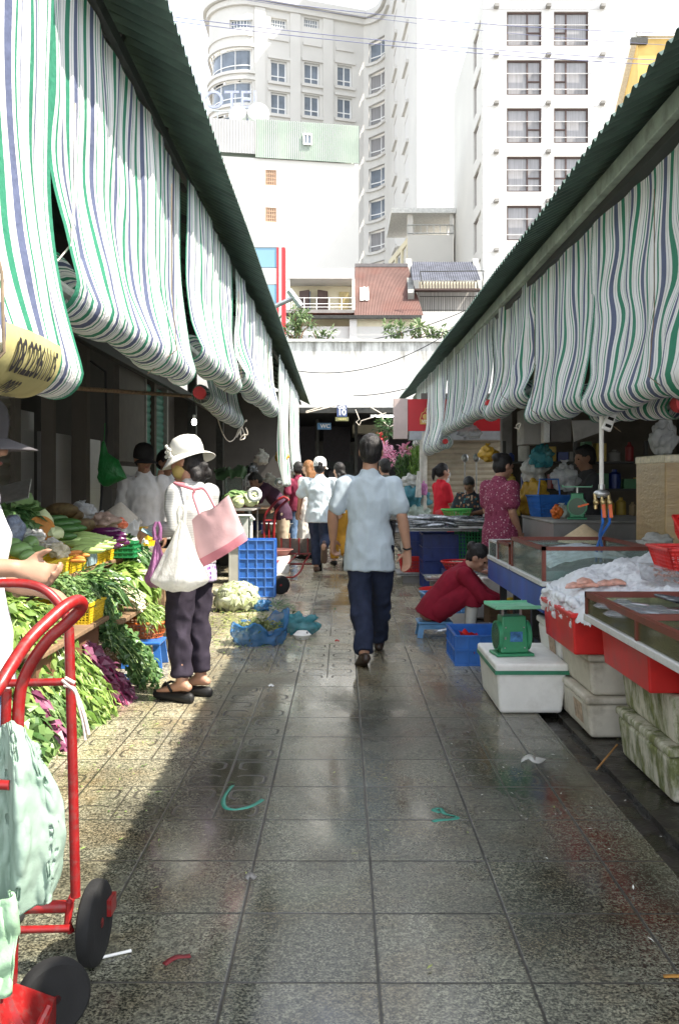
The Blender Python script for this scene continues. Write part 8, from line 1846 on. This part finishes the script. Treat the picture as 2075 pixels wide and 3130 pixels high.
MB().lathe([(.235,-.05),(.23,-.045),(.12,.055),(.015,.135),(.001,.138)], m13.q(0,-.01,.02), 30, m13.M).build('conical_hat', mat('pale_straw_hat', (.66,.60,.46), .8, 0, .06, 30, .2, 90), m13.t)
m14 = Fig('man with short black hair walking just beyond the man in blue', (.67,14.2,0), radians(40), 1.66, None, SK1, 1.0, (.2,1,-.1), .016)
m14.top(cloth('olive_grey_shirt', (.14,.14,.12), .1), .45, .08, .018, .01, 'shirt', .008, seed=20); m14.bottom(MATS['black_trousers'], .96); m14.shoes(M_RUBBER); m14.hair(H_BLK)
m15 = Fig('girl in a bright red shirt with a ponytail before the tan shutter', (1.46,13.7,0), radians(-70), 1.58, dict(Er=(.17,.06,1.0), Wr=(.14,.27,1.0), El=(-.17,.06,1.0), Wl=(-.14,.27,1.0), Kl=(-.07,-.06,.44), Al=(-.08,-.2,.075)), SK1, .92, (0,1,-.2), .014)
m15.top(cloth('bright_red_cotton', (.60,.025,.04), .08), .38, .05, .016, .01, 'shirt', .006, seed=21); m15.bottom(MATS['black_trousers'], .96, .006); m15.shoes(M_RUBBER); m15.hair(H_BLK, 'pony')
m16 = Fig('elderly woman in a dark floral blouse sorting fish', (1.76,12.75,0), radians(150), 1.42, dict(Er=(.22,.05,.93), Wr=(.12,.24,.90), El=(-.22,.05,.93), Wl=(-.10,.24,.90), Hc=(0,.09,1.28), N=(0,.03,1.17)), SK2, 1.12, (.0,.75,-.65), .014)
m16.top(floral('dark_floral', (.035,.04,.045), [(.05,.14,.15),(.30,.12,.05),(.45,.32,.22)], 26), .45, .08, .022, .012, 'blouse', .008, seed=22); m16.bottom(MATS['black_trousers'], .96); m16.shoes(M_RUBBER); m16.hair(hair_mat('greying_hair', (.10,.10,.10)))
m17 = Fig('woman in pink patterned pyjamas standing at the fish stall', (1.57,9.35,0), radians(-58), 1.60, dict(Er=(.20,-.02,1.03), Wr=(.15,.12,.82), El=(-.2,0,1.03), Wl=(-.15,.13,.82), Hc=(0,.05,1.475)), SK1, 1.08, (.1,1,-.35), .012, hands={'r': dict(palm=(-1,0,0), curl=.4)})
M_PYJ = floral('pink_pyjama_print', (.22,.045,.085), [(.12,.02,.045),(.48,.30,.34),(.30,.08,.13)], 60); m17.top(M_PYJ, .36, .10, .024, .014, 'pyjama_top', .008, seed=23, sl_ease=.02); m17.bottom(M_PYJ, .97, .035, 'pyjama_trousers', .008, 24, 1.3); m17.shoes(M_RUBBER); m17.hair(H_BLK, 'bun')
m18 = Fig('vendor in a dark shirt in the gloom behind the tiled counter', (2.62,10.1,0), radians(95), 1.70, dict(Er=(.2,.12,1.06), Wr=(.12,.36,1.05), El=(-.2,.12,1.06), Wl=(-.12,.36,1.05)), SK2, 1.05, (0,1,-.3), .016)
m18.top(cloth('dark_grey_shirt', (.06,.06,.065), .1), .4, .08, .02, .01, 'shirt', .008, seed=25); m18.bottom(MATS['black_trousers'], .96); m18.shoes(M_RUBBER); m18.hair(H_BLK)
m19 = Fig('dark haired person in a wine red top inside the gate', (-.28,27,0), radians(10), 1.68, None, SK2, 1.0, (0,1,0), .02)
m19.top(MATS['maroon_cotton'], .4, .07, .018, .01, 'shirt', .006, seed=26); m19.bottom(MATS['black_trousers'], .96); m19.shoes(M_RUBBER); m19.hair(H_BLK, 'long')
